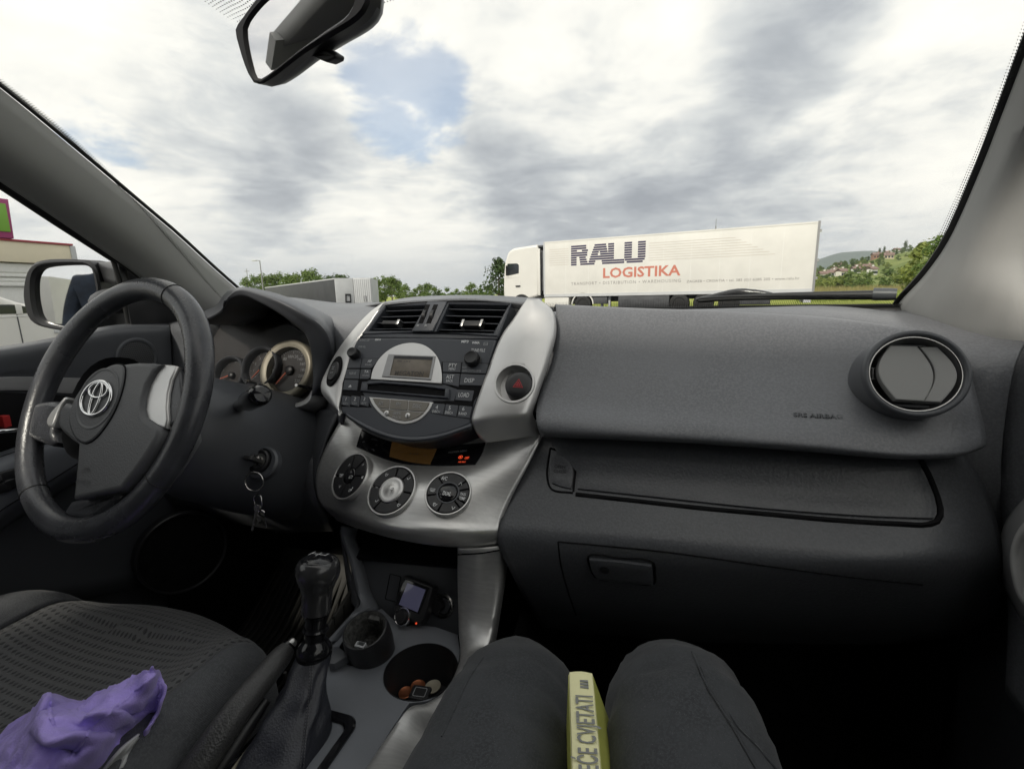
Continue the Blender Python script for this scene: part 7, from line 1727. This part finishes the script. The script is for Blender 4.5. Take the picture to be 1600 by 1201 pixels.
# =================================================================== PASSENGER DOOR
pd = thing('passenger_door', 'grey passenger door edge with round speaker grille and silver pull', 'car door', (XR, .4, .7))
rows = [[AX(x, y, X) for x, y, X in ((1578, 546, .392), (1600, 530, .405), (1680, 520, .425), (1900, 500, .43), (2400, 480, .43))],
        [AX(x, y, X) for x, y, X in ((1572, 590, .386), (1600, 570, .398), (1680, 570, .41), (1900, 570, .41), (2400, 600, .41))],
        [AX(x, y, X) for x, y, X in ((1566, 640, .383), (1600, 640, .396), (1680, 640, .405), (1900, 680, .405), (2400, 800, .405))],
        [AX(x, y, X) for x, y, X in ((1562, 720, .382), (1600, 730, .394), (1680, 740, .40), (1900, 820, .40), (2400, 1050, .40))],
        [AX(x, y, X) for x, y, X in ((1566, 830, .384), (1600, 850, .394), (1680, 880, .40), (1900, 1000, .40), (2400, 1400, .40))],
        [AX(x, y, X) for x, y, X in ((1575, 960, .388), (1600, 980, .394), (1680, 1040, .40), (1900, 1250, .40), (2200, 1600, .40))],
        [AX(x, y, X) for x, y, X in ((1570, 1080, .388), (1600, 1120, .394), (1680, 1220, .40), (1800, 1400, .40), (2000, 1800, .40))]]
pdp = loft('door_panel', rows, 'dash', pd, 24, 6, .02); pdb = bvh_of(pdp)
quadbox('door_shell', [(XR + .035, -.30, .36), (XR + .035, .95, .36), (XR + .035, .95, 1.06), (XR + .035, -.30, 1.06)], .03, 'dash2', pd)
q = tangent(pdb, 1632, 645, .0, (0, 1, 0)); q = Pl(q.o, (0, -1, 0), (0, 0, 1)); rS = abs(q.uv(1588, 645)[0] - q.uv(1632, 645)[0])
o = lathe('speaker_surround', q, [(rS * 1.0, -.004), (rS * .98, .004), (rS * .93, .005), (rS * .88, .002)], 'dashsm', pd, 44, cap=False); lathe('grille', q, [(rS * .88, .001), (.0003, .003)], 'grille', o, 40, cap=False)
rows = [[AX(x, y, X) for x, y, X in ((1610, 768, .392), (1640, 740, .392), (1700, 730, .392))], [AX(x, y, X) for x, y, X in ((1580, 800, .374), (1620, 790, .362), (1700, 790, .36))], [AX(x, y, X) for x, y, X in ((1562, 840, .372), (1610, 845, .352), (1700, 870, .345))],
        [AX(x, y, X) for x, y, X in ((1562, 880, .374), (1605, 900, .354), (1700, 950, .348))], [AX(x, y, X) for x, y, X in ((1570, 920, .378), (1610, 950, .365), (1700, 1020, .36))], [AX(x, y, X) for x, y, X in ((1592, 960, .392), (1620, 1010, .392), (1700, 1080, .392))]]
loft('pull_pod', rows, 'grey', pd, 14, 6, .004)
P = crom([AX(x, y, X) for x, y, X in ((1640, 800, .352), (1606, 828, .346), (1592, 862, .345), (1594, 900, .346), (1606, 935, .35), (1640, 970, .36))], 26); tube('pull_handle', P, .0075, 'silver', pd, 14, flat=.7)
mesh('window_glass', [AX(1600, 500, .42), AX(2000, 480, .432), V((.432, -.30, 1.06)), V((.31, -.30, 1.53)), AX(1900, -150, .335), AX(1660, 200, .385)], [tuple(range(6))], 'glass', pd, smooth=False)

# =================================================================== REAR VIEW MIRROR
cm = lambda x, y: (300 + x * .25, y * .25)
rv = AY(*cm(700, 100), .43); rn = (V((-.36, -.90, -.16)).normalized() + V((.165, 0, 0))).normalized(); e_ = V((.93, -.34, 0)); e_ = (e_ - rn * e_.dot(rn)).normalized(); rvp = Pl(rv, e_, rn.cross(e_))
if rvp.ey.z < 0: rvp = Pl(rv, -e_, rn.cross(-e_))
rm = thing('rear_view_mirror', 'black rear view mirror hanging tilted at the top of windscreen', 'mirror', rv)
ro = [rvp.uv(*cm(x, y)) for x, y in ((282, 185), (330, 105), (400, 10), (480, -80), (620, -190), (820, -290), (1000, -330), (1100, -290), (1122, -140), (1116, 30), (1062, 115), (860, 246), (700, 345), (520, 482), (432, 528), (388, 514), (350, 440), (305, 300))]
ri_ = [rvp.uv(*cm(x, y)) for x, y in ((352, 190), (385, 125), (445, 50), (520, -20), (650, -120), (830, -220), (975, -255), (1035, -225), (1040, -120), (1020, 20), (985, 90), (830, 205), (660, 330), (520, 440), (432, 498), (410, 480), (385, 400), (358, 270))]
ro = smoothpoly(ro, 54); ri_ = smoothpoly(ri_, 54)
ringplate('mirror_frame', rvp, ro, ri_, -.012, .004, 'black', rm, .003)
plate('mirror_glass', rvp, inset(ccw(ri_), -.001), -.008, .001, 'mirror', rm, 0)
vs_ = []; n = len(ro); cc = V((sum(p[0] for p in ro) / n, sum(p[1] for p in ro) / n))
for s_, h, dv in ((1.0, -.008, 0), (.99, -.013, -.001), (.93, -.022, -.001), (.70, -.030, 0), (.3, -.033, 0)): vs_ += [rvp.w(*(cc + (V(p) - cc) * s_ + V((0, dv))), h) for p in ro]
fix_normals(mesh('mirror_housing', vs_, gridfaces(5, n, True) + [tuple(range(4 * n, 5 * n))], 'dashsm', rm, ang=70))
tp_ = Pl(rvp.P(*cm(830, 350), -.012), rvp.ex, rvp.ey); plate('dimming_tab', tp_, roundpoly([tp_.uv(*cm(x, y)) for x, y in ((748, 346), (790, 330), (852, 306), (914, 346), (910, 372), (858, 396), (800, 372))], .002), -.008, .004, 'black', rm, .002, 3)
P = [rvp.w(cc.x, cc.y + .03, -.03), rvp.w(cc.x, cc.y + .06, -.045), gpoint(.49, .95) + V((0, -.01, -.006))]; tube('mirror_stem', P, [.012, .011, .016], 'black', rm, 14)
tube('housing_lip', [rvp.P(*cm(x, y), -.016) for x, y in ((560, 470), (650, 405), (745, 362), (752, 352))], .004, 'black', rm, 8)
# =================================================================== WIPER outside the glass
wp_ = thing('windscreen_wiper', 'black wiper arm and blade lying along the bottom of windscreen', 'wiper', AY(1200, 462, 1.06))
def WY_(x, y, Y=None):
    # just outside the glass
    d = ray(x, y); lo, hi = .3, 3.0
    return AD(x, y, .0)
wsb = bvh_of(wsn)
def WG(x, y, off=.02):
    d = ray(x, y).normalized(); r_ = wsb.ray_cast(EYE, d); p = r_[0] if r_[0] is not None else wsb.find_nearest(AD(x, y, 1.0))[0]; return p + d * off
P = crom([WG(1092, 467), WG(1130, 464), WG(1200, 462, .022), (WG(1300, 461, .022)), WG(1390, 460.5, .022)], 30)
tube('blade_rubber', [p + V((0, 0, -.004)) for p in P], [.004] * 30, 'rubber', wp_, 8)
tube('blade', P, [.003 + .0048 * (i / 29) for i in range(30)], 'black', wp_, 10)
g = Geo(); a = WG(1364, 459.5, .020); b = WG(1401, 459.8, .020); tubegeo(g, [a, a.lerp(b, .6), b], [.0100, .0100, .0092], 12); fix_normals(g.out('blade_cap', 'dashsm', wp_))
P = crom([WG(1088, 468, .03), WG(1120, 462, .032), WG(1150, 456.5, .035), WG(1185, 458, .035), WG(1215, 462, .03)], 20); tube('wiper_arm', P, [.003, .0035, .004, .0045, .005, .0055, .006, .006, .0065, .0065, .007, .007, .007, .0065, .0065, .006, .0055, .005, .004, .003], 'knobblack', wp_, 10)
HAZE = True

# =================================================================== SEATS
def seat(name, label, cx, yb, zc, front_bulge, parts=True):
    s = thing(name, label, 'car seat', (cx, yb, .33))
    def zprof(x, y):       # height of the cushion surface, x from its middle
        ax = abs(x); b = .030 * math.exp(-((ax - .215) / .055) ** 2)
        return zc + b - .020 * max(0, 1 - (ax / .16) ** 2) * (0 if y > front_bulge - .02 else 1) * .6
    NX, NY = 49, 40
    def surf(x0, x1, nm, m, x_sub=None, lift=0):
        vs_ = []; nx = 21
        for j in range(NY):
            t = j / (NY - 1)
            for i in range(nx):
                x = x0 + (x1 - x0) * i / (nx - 1)
                yf = yb + .50 - .085 * (abs(x) / .25) ** 2.2                 # rounded front edge in plan
                y = yb + (yf - yb) * min(1, t / .80); z = zprof(x, y)
                zt_ = z + .012 * math.sin(min(1, t / .8) * math.pi * .5) 
                if t > .66:                                                   # roll over the front edge
                    q = (t - .66) / .34; a = q * math.pi * .56; rr_ = .075
                    y0 = yb + (yf - yb) * .66 / .80; zt_ = z + .012
                    y = y0 + (yf - y0) * math.sin(a) / 1.0; zt_ = zt_ - rr_ * (1 - math.cos(a)) * 1.15
                if abs(x) > .235: 
                    k = (abs(x) - .235) / .045; zt_ -= .055 * k * k; 
                edge = min(abs(x - x0), abs(x - x1)); zt_ += lift - .008 * math.exp(-(edge / .010) ** 2) 
                zt_ += .004 * noise.noise(V((x * 7 + cx, y * 7, 2)))
                vs_.append(V((cx + x, y, zt_)))
        o = mesh(nm, vs_, gridfaces(NY, nx), m, s, ang=80); md = o.modifiers.new('t', 'SOLIDIFY'); md.thickness = .02; md.offset = -1; return o
    c_ = surf(-.172, .205, 'cushion', 'knit'); surf(-.285, -.170, 'side_bolster', 'fabric', lift=.004); surf(.203, .285, 'side_bolster', 'fabric', lift=.004)
    quadbox('seat_base', [(cx - .25, yb, .36), (cx + .25, yb, .36), (cx + .25, yb + .40, .38), (cx - .25, yb + .40, .38)], -(zc - .45), 'black', s)
    for sg in (-1, 1):
        g = Geo(); boxgeo(g, (cx + sg * .2, yb + .16, .345), .03, .46, .05); g.out('seat_rail', 'steel', s, smooth=False)
    rows = [[V((cx + x, yb - .02 + .05 * (abs(x) / .25) ** 2 - .0, zc - .06)) for x in (-.26, -.2, 0, .2, .26)], [V((cx + x, yb - .06 + .06 * (abs(x) / .25) ** 2, zc + .14)) for x in (-.26, -.2, 0, .2, .26)], [V((cx + x, yb - .13 + .06 * (abs(x) / .25) ** 2, zc + .38)) for x in (-.25, -.19, 0, .19, .25)], [V((cx + x, yb - .19 + .03 * (abs(x) / .25) ** 2, zc + .58)) for x in (-.20, -.15, 0, .15, .20)], [V((cx + x, yb - .24, zc + .60)) for x in (-.18, -.14, 0, .14, .18)]]
    loft('backrest', rows, 'fabric', s, 20, 6, .09)
    g = Geo(); plategeo(g, Pl((cx, yb - .21, zc + .72), (1, 0, 0), (0, -.12, 1)), rrect(-.13, -.09, .13, .09, .05, 5), -.09, .02, .03, 4); g.out('headrest', 'fabric', s, ang=80)
    for sg in (-.06, .06):
        g = Geo(); tubegeo(g, [(cx + sg, yb - .22, zc + .54), (cx + sg, yb - .235, zc + .68)], .006, 8); g.out('headrest_post', 'steel', s)
    return s, c_
SEATZ = .694
ds, dcush = seat('driver_seat', 'dark grey driver seat with knitted mesh centre and plain side bolsters', -.735, .03, SEATZ, .45)
seat('passenger_seat', 'dark grey passenger seat under the seated person', .03, -.22, .60, .2)
# small pale fluff on the driver cushion
dcb = bvh_of(dcush)
# =================================================================== PERSON, seen from the lap down
per = thing('person', 'seated person in dark grey trousers with knees apart holding a book between thighs', 'person', (.02, -.05, .60))
def skinbody(name, verts, edges, radii, root, material, parent, sub=2):
    me = bpy.data.meshes.new(name); me.from_pydata([tuple(v) for v in verts], edges, []); o = link(bpy.data.objects.new(name, me))
    sk = o.modifiers.new('skin', 'SKIN'); sk.use_smooth_shade = True; sd_ = o.modifiers.new('sub', 'SUBSURF'); sd_.levels = sub; sd_.render_levels = sub
    for i, r_ in enumerate(radii): me.skin_vertices[0].data[i].radius = r_ if isinstance(r_, tuple) else (r_, r_)
    me.skin_vertices[0].data[root].use_root = True
    dg = bpy.context.evaluated_depsgraph_get(); dg.update(); m2 = bpy.data.meshes.new_from_object(o.evaluated_get(dg)); o.modifiers.clear(); o.data = m2; bpy.data.meshes.remove(me)
    m2.materials.clear(); m2.materials.append(M[material]); m2.polygons.foreach_set('use_smooth', [True] * len(m2.polygons))
    return adopt(o, parent)
KL = AY(812, 1068, .475); KR = AY(1060, 1078, .475)
print('knees', KL, KR)
hipL, hipR, pel = V((-.105, -.16, .70)), V((.115, -.16, .70)), V((.005, -.19, .70))
vt_ = [pel, hipL, hipL.lerp(KL, .30) + V((0, 0, .004)), hipL.lerp(KL, .62) + V((0, 0, .006)), KL + V((0, -.055, .004)), KL + V((0, .008, -.012)), KL + V((-.004, .045, -.085)), KL + V((-.004, .10, -.20)), KL + V((-.002, .15, -.335)), KL + V((-.004, .17, -.385)), KL + V((-.012, .27, -.405)),
       hipR, hipR.lerp(KR, .30) + V((0, 0, .004)), hipR.lerp(KR, .62) + V((0, 0, .006)), KR + V((0, -.055, .004)), KR + V((0, .008, -.012)), KR + V((.004, .045, -.085)), KR + V((.004, .10, -.20)), KR + V((.002, .15, -.335)), KR + V((.004, .17, -.385)), KR + V((.012, .27, -.405)),
       V((.005, -.23, .84)), V((.005, -.27, .98))]
ed_ = [(0, 1), (1, 2), (2, 3), (3, 4), (4, 5), (5, 6), (6, 7), (7, 8), (8, 9), (9, 10), (0, 11), (11, 12), (12, 13), (13, 14), (14, 15), (15, 16), (16, 17), (17, 18), (18, 19), (19, 20), (0, 21), (21, 22)]
leg = [.115, .105, .094, .080, .070, .066, .066, .052, .050, .042]
body = skinbody('legs', vt_, ed_, [.13] + leg + leg + [.14, .13], 0, 'trousers', per, 3)
# soft creases in the cloth
for v in body.data.vertices:
    c_ = v.co; fk = math.exp(-((c_.y - .43) / .07) ** 2) + .8 * math.exp(-((c_.y + .02) / .10) ** 2)
    n = noise.noise(c_ * 9) * .003 + noise.noise(V((c_.x * 40, c_.y * 14, c_.z * 30))) * .0012 + (.35 - abs(noise.noise(V((c_.x * 12 + c_.y * 10, c_.y * 26 - c_.x * 8, c_.z * 10))))) * .0125 * (.22 + fk); v.co += v.normal * n
pb = bvh_of(body)
def pseam(pts, rad, nm='trouser_seam', h=.0004, m='trousers', n=50):
    P = crom([V((a, b, 0)) for a, b in pts], n); return tube(nm, [on(pb, p.x, p.y, h) for p in P], rad, m, per, 6)
c8 = lambda x, y: (640 + x * .3875, 980 + y * .3875)
pseam([c8(1140, 100), c8(1165, 160), c8(1195, 230), c8(1250, 320), c8(1300, 400), c8(1350, 490), c8(1400, 575)], .0013)
for dx in (-5, 5):
    P = crom([V((*c8(x + dx, y), 0)) for x, y in ((1165, 160), (1195, 230), (1250, 320), (1300, 400), (1350, 490), (1400, 575))], 60); g = Geo()
    for i in range(0, 59): a = on(pb, P[i].x, P[i].y, .0009); b = on(pb, *P[i].lerp(P[i + 1], .55).xy, .0009); tubegeo(g, [a, b], .0005, 5)
    o = g.out('seam_stitching', 'black', per); o['kind'] = 'stuff'
pseam([c8(1290, 345), c8(1330, 410), c8(1390, 470), c8(1450, 540), c8(1500, 600)], .0011); pseam([c8(130, 440), c8(200, 290), c8(250, 190), c8(300, 120)], .0009)
M['shoe'] = mat('dark shoe', (.02, .02, .022), .6)
for K in (KL, KR):
    s_ = 1 if K is KR else -1
    g = Geo(); q = Pl((K.x + s_ * .006, K.y + .245, .345), (1, 0, 0), (0, 1, 0)); plategeo(g, q, smoothpoly([(-.042, -.12), (.042, -.12), (.046, .02), (.040, .11), (0, .15), (-.040, .11), (-.046, .02)], 30), -.01, .065, .03, 4); g.out('shoe', 'shoe', per, ang=80)
# =================================================================== BOOK between the thighs
s0 = AY(907, 1051, .395); sdv = (AZ(916, 1201, AY(907, 1051, .395).z - .004) - s0).normalized()
bk = thing('book', 'slim yellow green book standing between knees with grey spine lettering', 'book', s0)
bp_ = Pl(s0, V((-sdv.y, sdv.x, 0)), -sdv); a_, b_ = bp_.uv(888, 1051), bp_.uv(927, 1051); wS = b_[0] - a_[0]; print('book w', wS)
# local axes: ex across the spine, ey along towards the far end, n up
L_ = .20; Dp = .135
g = Geo(); n_ = 10
prof = [(a_[0], -.004), (a_[0] + wS * .05, .0004), (a_[0] + wS * .3, .0016), (a_[0] + wS * .5, .002), (a_[0] + wS * .7, .0016), (b_[0] - wS * .05, .0004), (b_[0], -.004)]
for v in (0, -L_): g.v += [bp_.w(u, v, h) for u, h in prof] + [bp_.w(u, v, h - .0022) for u, h in prof]
k = len(prof); m_ = 2 * k
for i in range(k - 1): g.f += [(i, i + 1, m_ + i + 1, m_ + i), (k + i + 1, k + i, m_ + k + i, m_ + k + i + 1), (i + 1, i, k + i, k + i + 1), (m_ + i, m_ + i + 1, m_ + k + i + 1, m_ + k + i)]
fix_normals(g.out('spine', 'book', bk, ang=60))
lean = .10
for nm, u0, sg in (('cover', b_[0], 1), ('cover', a_[0], -1)):
    g = Geo(); q = [bp_.w(u0, 0, -.003), bp_.w(u0, -L_, -.003), bp_.w(u0 + (.042 if sg > 0 else -.004), -L_, -Dp), bp_.w(u0 + (.042 if sg > 0 else -.004), 0, -Dp)]; t_ = bp_.ex * (-sg * .0022)
    g.add(q + [p + t_ for p in q], [(0, 1, 2, 3), (7, 6, 5, 4), (0, 4, 5, 1), (1, 5, 6, 2), (2, 6, 7, 3), (3, 7, 4, 0)]); fix_normals(g.out(nm, 'bookside', bk, smooth=False))
g = Geo(); q = [bp_.w(a_[0] + .0024, -.003, -.003), bp_.w(b_[0] - .0024, -.003, -.003), bp_.w(b_[0] + .034, -.003, -Dp + .004), bp_.w(a_[0] + .0024, -.003, -Dp + .004)]; t_ = bp_.ey * (-(L_ - .006)); g.add(q + [p + t_ for p in q], [(0, 1, 2, 3), (7, 6, 5, 4), (0, 4, 5, 1), (1, 5, 6, 2), (2, 6, 7, 3), (3, 7, 4, 0)]); fix_normals(g.out('pages', 'paper', bk, smooth=False))
sp0 = bp_.uv(*c8(712, 282)); sp1 = bp_.uv(*c8(724, 560))
um = (a_[0] + b_[0]) / 2 + wS * .10
tl = -(sp0[1]) ; 
WT_ = (sp0[1] - bp_.uv(*c8(716, 470))[1]) * 1.80
text('SREĆE CVJETATI', bp_, um, sp0[1] - WT_ / 2, wS * .92, 'bookprint', bk, h=.0026, width=WT_, rot=R(90), bold=.015)
e0_, e1_ = bp_.uv(*c8(712, 218)), bp_.uv(*c8(712, 258))
for k_ in range(3):
    v_ = e1_[1] + (e0_[1] - e1_[1]) * (.15 + .3 * k_); plate('publisher_mark', bp_, [(um - wS * .16, v_), (um + wS * .16, v_), (um + wS * .16, v_ + (e0_[1] - e1_[1]) * .2), (um - wS * .16, v_ + (e0_[1] - e1_[1]) * .2)], .0012, .0025, 'bookprint', bk, 0)
# =================================================================== PURPLE CLOTH on the driver seat
cloth = None
dsb = [bvh_of(o) for o in ds.children if o.type == 'MESH' and o.name.split('.')[0] in ('cushion', 'side_bolster')]
def seatz(x, y):
    z = .3
    for b in dsb:
        r_ = b.ray_cast(V((x, y, 1.5)), V((0, 0, -1)))
        if r_[0] is not None: z = max(z, r_[0].z)
    return z if z > .5 else SEATZ - .02
c7b = lambda x, y: (x * .3125, 880 + y * .3125)
# rows of points from the far hem to the near edge; last number is height over the seat
CR = [[(-120, 1010, .006), (0, 880, .006), (110, 790, .008), (200, 720, .016), (240, 682, .035), (300, 690, .020), (400, 700, .012), (470, 690, .016), (560, 650, .020), (640, 610, .030), (720, 560, .045), (768, 542, .055)],
      [(-120, 1040, .012), (0, 905, .014), (110, 815, .020), (195, 745, .034), (235, 712, .050), (300, 740, .030), (390, 740, .022), (480, 722, .034), (580, 690, .040), (670, 650, .040), (745, 600, .050), (790, 560, .060)],
      [(-120, 1100, .016), (0, 960, .020), (110, 880, .030), (190, 820, .046), (240, 800, .056), (310, 810, .048), (400, 790, .046), (500, 775, .052), (600, 735, .040), (690, 700, .034), (760, 660, .050), (812, 600, .044)],
      [(-120, 1160, .018), (0, 1020, .024), (110, 960, .032), (190, 905, .042), (250, 890, .056), (330, 880, .060), (420, 860, .062), (510, 830, .046), (610, 790, .034), (700, 750, .040), (780, 700, .050), (835, 650, .026)],
      [(-120, 1240, .018), (0, 1100, .024), (110, 1040, .030), (200, 970, .040), (280, 940, .060), (350, 950, .052), (440, 920, .040), (530, 880, .030), (620, 850, .036), (700, 815, .044), (775, 770, .040), (808, 725, .020)],
      [(-120, 1330, .018), (0, 1190, .024), (110, 1130, .034), (220, 1060, .050), (310, 1000, .056), (380, 1010, .036), (470, 960, .026), (550, 930, .030), (630, 900, .040), (700, 858, .036), (760, 810, .024), (785, 775, .012)],
      [(-100, 1420, .016), (20, 1300, .024), (130, 1220, .036), (250, 1150, .050), (340, 1090, .046), (420, 1060, .030), (500, 1020, .024), (570, 985, .026), (640, 940, .026), (690, 890, .020), (735, 845, .014), (765, 815, .008)]]
def cpt(x, y, h):
    p = c7b(x, y); h = .012 + (h - .012) * 1.35; z = SEATZ + h
    for _ in range(4):
        P = AZ(*p, z); z = seatz(P.x, P.y) + h
    return AZ(*p, z)
rows = [[cpt(*q) for q in r_] for r_ in CR]
cg_ = loftgrid(rows, 90, 9); vs_ = []
for j, r_ in enumerate(cg_):
    for i, p in enumerate(r_):
        n = (.45 - abs(noise.noise(V((p.x * 22 + p.y * 12, p.y * 26, 4))))) * .014 + (.4 - abs(noise.noise(V((p.x * 55 - p.y * 30, p.y * 48, 7))))) * .007 + (.35 - abs(noise.noise(V((p.x * 95 + p.y * 60, p.y * 105, 2))))) * .0035 + noise.noise(V((p.x * 45, p.y * 45, 4))) * .0045 + noise.noise(V((p.x * 120, p.y * 120, 9))) * .0014; vs_.append(p + V((0, 0, n)))
cl_ = thing('purple_cloth', 'crumpled purple fleece cloth with white hem on driver seat', 'cloth', rows[3][5])
o = mesh('fleece', vs_, gridfaces(len(cg_), 90), 'purple', cl_, ang=180); fix_normals(o)
md = o.modifiers.new('t', 'SOLIDIFY'); md.thickness = .0028; md.offset = 0
hem = [p + V((0, 0, .0015)) for p in cg_[0]]; tube('hem_edge', hem[::2], .0022, 'purple', cl_, 6)
clb = bvh_of(o)
for pth in ([(768, 556), (705, 618), (625, 688), (535, 748), (482, 792), (442, 842), (400, 902), (350, 972), (330, 1010)], [(238, 694), (243, 735), (252, 780), (262, 812)], [(790, 575), (806, 640), (800, 690), (760, 745), (700, 800)]):
    P = crom([V((*c7b(x, y), 0)) for x, y in pth], 44); tube('hem_edge', [on(clb, p.x, p.y, .0008 + .0006 * math.sin(i * 1.9)) for i, p in enumerate(P)], [.0019 + .0005 * math.sin(i * 2.3) for i in range(44)], 'purple', cl_, 6)
hr_ = [[cpt(*q) for q in r_] for r_ in ([(700, 850, .012), (640, 900, .014), (580, 965, .016), (520, 1040, .016), (470, 1110, .016)], [(690, 875, .010), (640, 930, .012), (590, 990, .014), (545, 1060, .014), (500, 1130, .014)], [(700, 868, .002), (655, 935, .003), (610, 1000, .003), (570, 1070, .003), (530, 1140, .003)])]
loft('white_hem', hr_, 'fleecewhite', cl_, 24, 5, .003, toward=V((-.5, 0, 3)))
# =================================================================== FLOOR MAT and tunnel carpet
fm = thing('floor_mat', 'dark ribbed rubber floor mat in the driver footwell', 'floor mat', (-.7, .62, .31))
rows = [[V((-.99, .50, .325)), V((-.73, .50, .322)), V((-.50, .50, .325))], [V((-.99, .66, .328)), V((-.73, .66, .325)), V((-.50, .66, .33))], [V((-.99, .84, .37)), V((-.73, .84, .37)), V((-.50, .84, .37))], [V((-.98, .98, .50)), V((-.73, .98, .50)), V((-.50, .98, .50))]]
loft('mat_sheet', rows, 'mat', fm, 20, 6, .008)
for k_ in range(26):
    x = -.97 + .46 * k_ / 25; tube('mat_rib', [V((x, .52, .330)), V((x, .66, .333)), V((x, .82, .367)), V((x, .95, .465))], .003, 'mat', fm, 6)
tun = loft('tunnel_side', [[V((-.47, .30, .60)), V((-.475, .50, .66)), V((-.48, .66, .70)), V((-.48, .86, .72))], [V((-.49, .30, .45)), V((-.495, .50, .46)), V((-.50, .66, .48)), V((-.50, .86, .52))], [V((-.50, .30, .32)), V((-.505, .50, .32)), V((-.51, .66, .33)), V((-.52, .86, .38))]], 'mat', cons, 16, 4, .006)
for k_ in range(16):
    t = k_ / 15; tube('tunnel_rib', [V((-.478 - .0, .40 + .4 * t, .665 + .04 * t)), V((-.492, .40 + .4 * t, .56)), V((-.503, .40 + .4 * t, .42))], .0025, 'mat', cons, 6)
loft('tunnel_side', [[V((-.19, .30, .60)), V((-.19, .60, .66)), V((-.19, .86, .72))], [V((-.18, .30, .32)), V((-.18, .60, .32)), V((-.17, .86, .38))]], 'carpet', cons, 12, 4, .006)
# =================================================================== STANDING PERSON behind the car, met by the door mirror
M['jacket'] = mat('dark denim jacket', (.025, .035, .055), .85, bump=('weave', 260, .4, .002), var=.35, varscale=14)
M['skin'] = mat('skin', (.48, .30, .22), .5); M['hair'] = mat('dark hair', (.03, .022, .016), .6)
sp = thing('person', 'person in dark blue jacket standing behind the car in the door mirror', 'person', (-2.60, -2.05, 0))
c = V((-2.60, -2.05, 0)); sv = [V(p) + c for p in ((0, 0, .95), (0, 0, 1.15), (0, .01, 1.34), (0, 0, 1.47), (0, .02, 1.56), (0, .03, 1.68), (0, .02, 1.76),
      (.17, 0, 1.42), (.24, .02, 1.20), (.25, .10, .98), (.24, .16, .90), (-.17, 0, 1.42), (-.24, .02, 1.20), (-.25, .10, .98), (-.24, .16, .90),
      (.10, 0, .88), (.11, .02, .50), (.11, -.01, .10), (.12, .11, .04), (-.10, 0, .88), (-.11, .02, .50), (-.11, -.01, .10), (-.12, .11, .04))]
se = [(0, 1), (1, 2), (2, 3), (3, 4), (4, 5), (5, 6), (2, 7), (7, 8), (8, 9), (9, 10), (2, 11), (11, 12), (12, 13), (13, 14), (0, 15), (15, 16), (16, 17), (17, 18), (0, 19), (19, 20), (20, 21), (21, 22)]
sr = [(.15, .11), (.16, .115), (.17, .12), .065, .058, (.078, .095), (.06, .075), .075, .055, .042, .035, .075, .055, .042, .035, .095, .065, .05, .045, .095, .065, .05, .045]
sb = skinbody('body', sv, se, sr, 0, 'jacket', sp, 2)
sb.data.materials.append(M['trousers']); sb.data.materials.append(M['skin'])
for f in sb.data.polygons: z = f.center.z; f.material_index = 2 if z > 1.50 else 1 if z < .90 else 0
g = Geo(); lathegeo(g, Pl(c + V((0, .015, 1.70)), (1, 0, 0), (0, 1, 0)), [(.088, -.03), (.092, .02), (.080, .07), (.05, .10), (.002, .112)], 20); g.out('hair', 'hair', sp, ang=80)
g = Geo(); q = Pl(c + V((0, .145, 1.36)), (-1, 0, 0), (0, 0, 1)); lines_geo(g, q, [((-.10, .02), (-.06, .0)), ((-.06, .0), (-.03, .03)), ((-.06, 0), (-.07, -.03))], .012, .01); g.out('chest_emblem', 'white', sp, smooth=False)

# =================================================================== AIR
g = Geo(); HZ = 3000
o = link(bpy.data.objects.new('haze', bpy.data.meshes.new('haze'))) if HAZE else None
if HAZE:
    boxgeo(g, (0, 2300, 130), 9500, 9500, 264); o.data.from_pydata([tuple(v) for v in g.v], [], g.f); o['kind'] = 'stuff'
    hm = bpy.data.materials.new('haze'); hm.use_nodes = True; t = NT(hm.node_tree); t.n.remove(t.n['Principled BSDF'])
    pv = t.new('ShaderNodeVolumePrincipled'); pv.inputs['Color'].default_value = (.90, .94, 1.0, 1); pv.inputs['Density'].default_value = .00018; pv.inputs['Anisotropy'].default_value = .2
    t.ln(pv.outputs[0], t.n['Material Output'].inputs['Volume']); o.data.materials.append(hm)
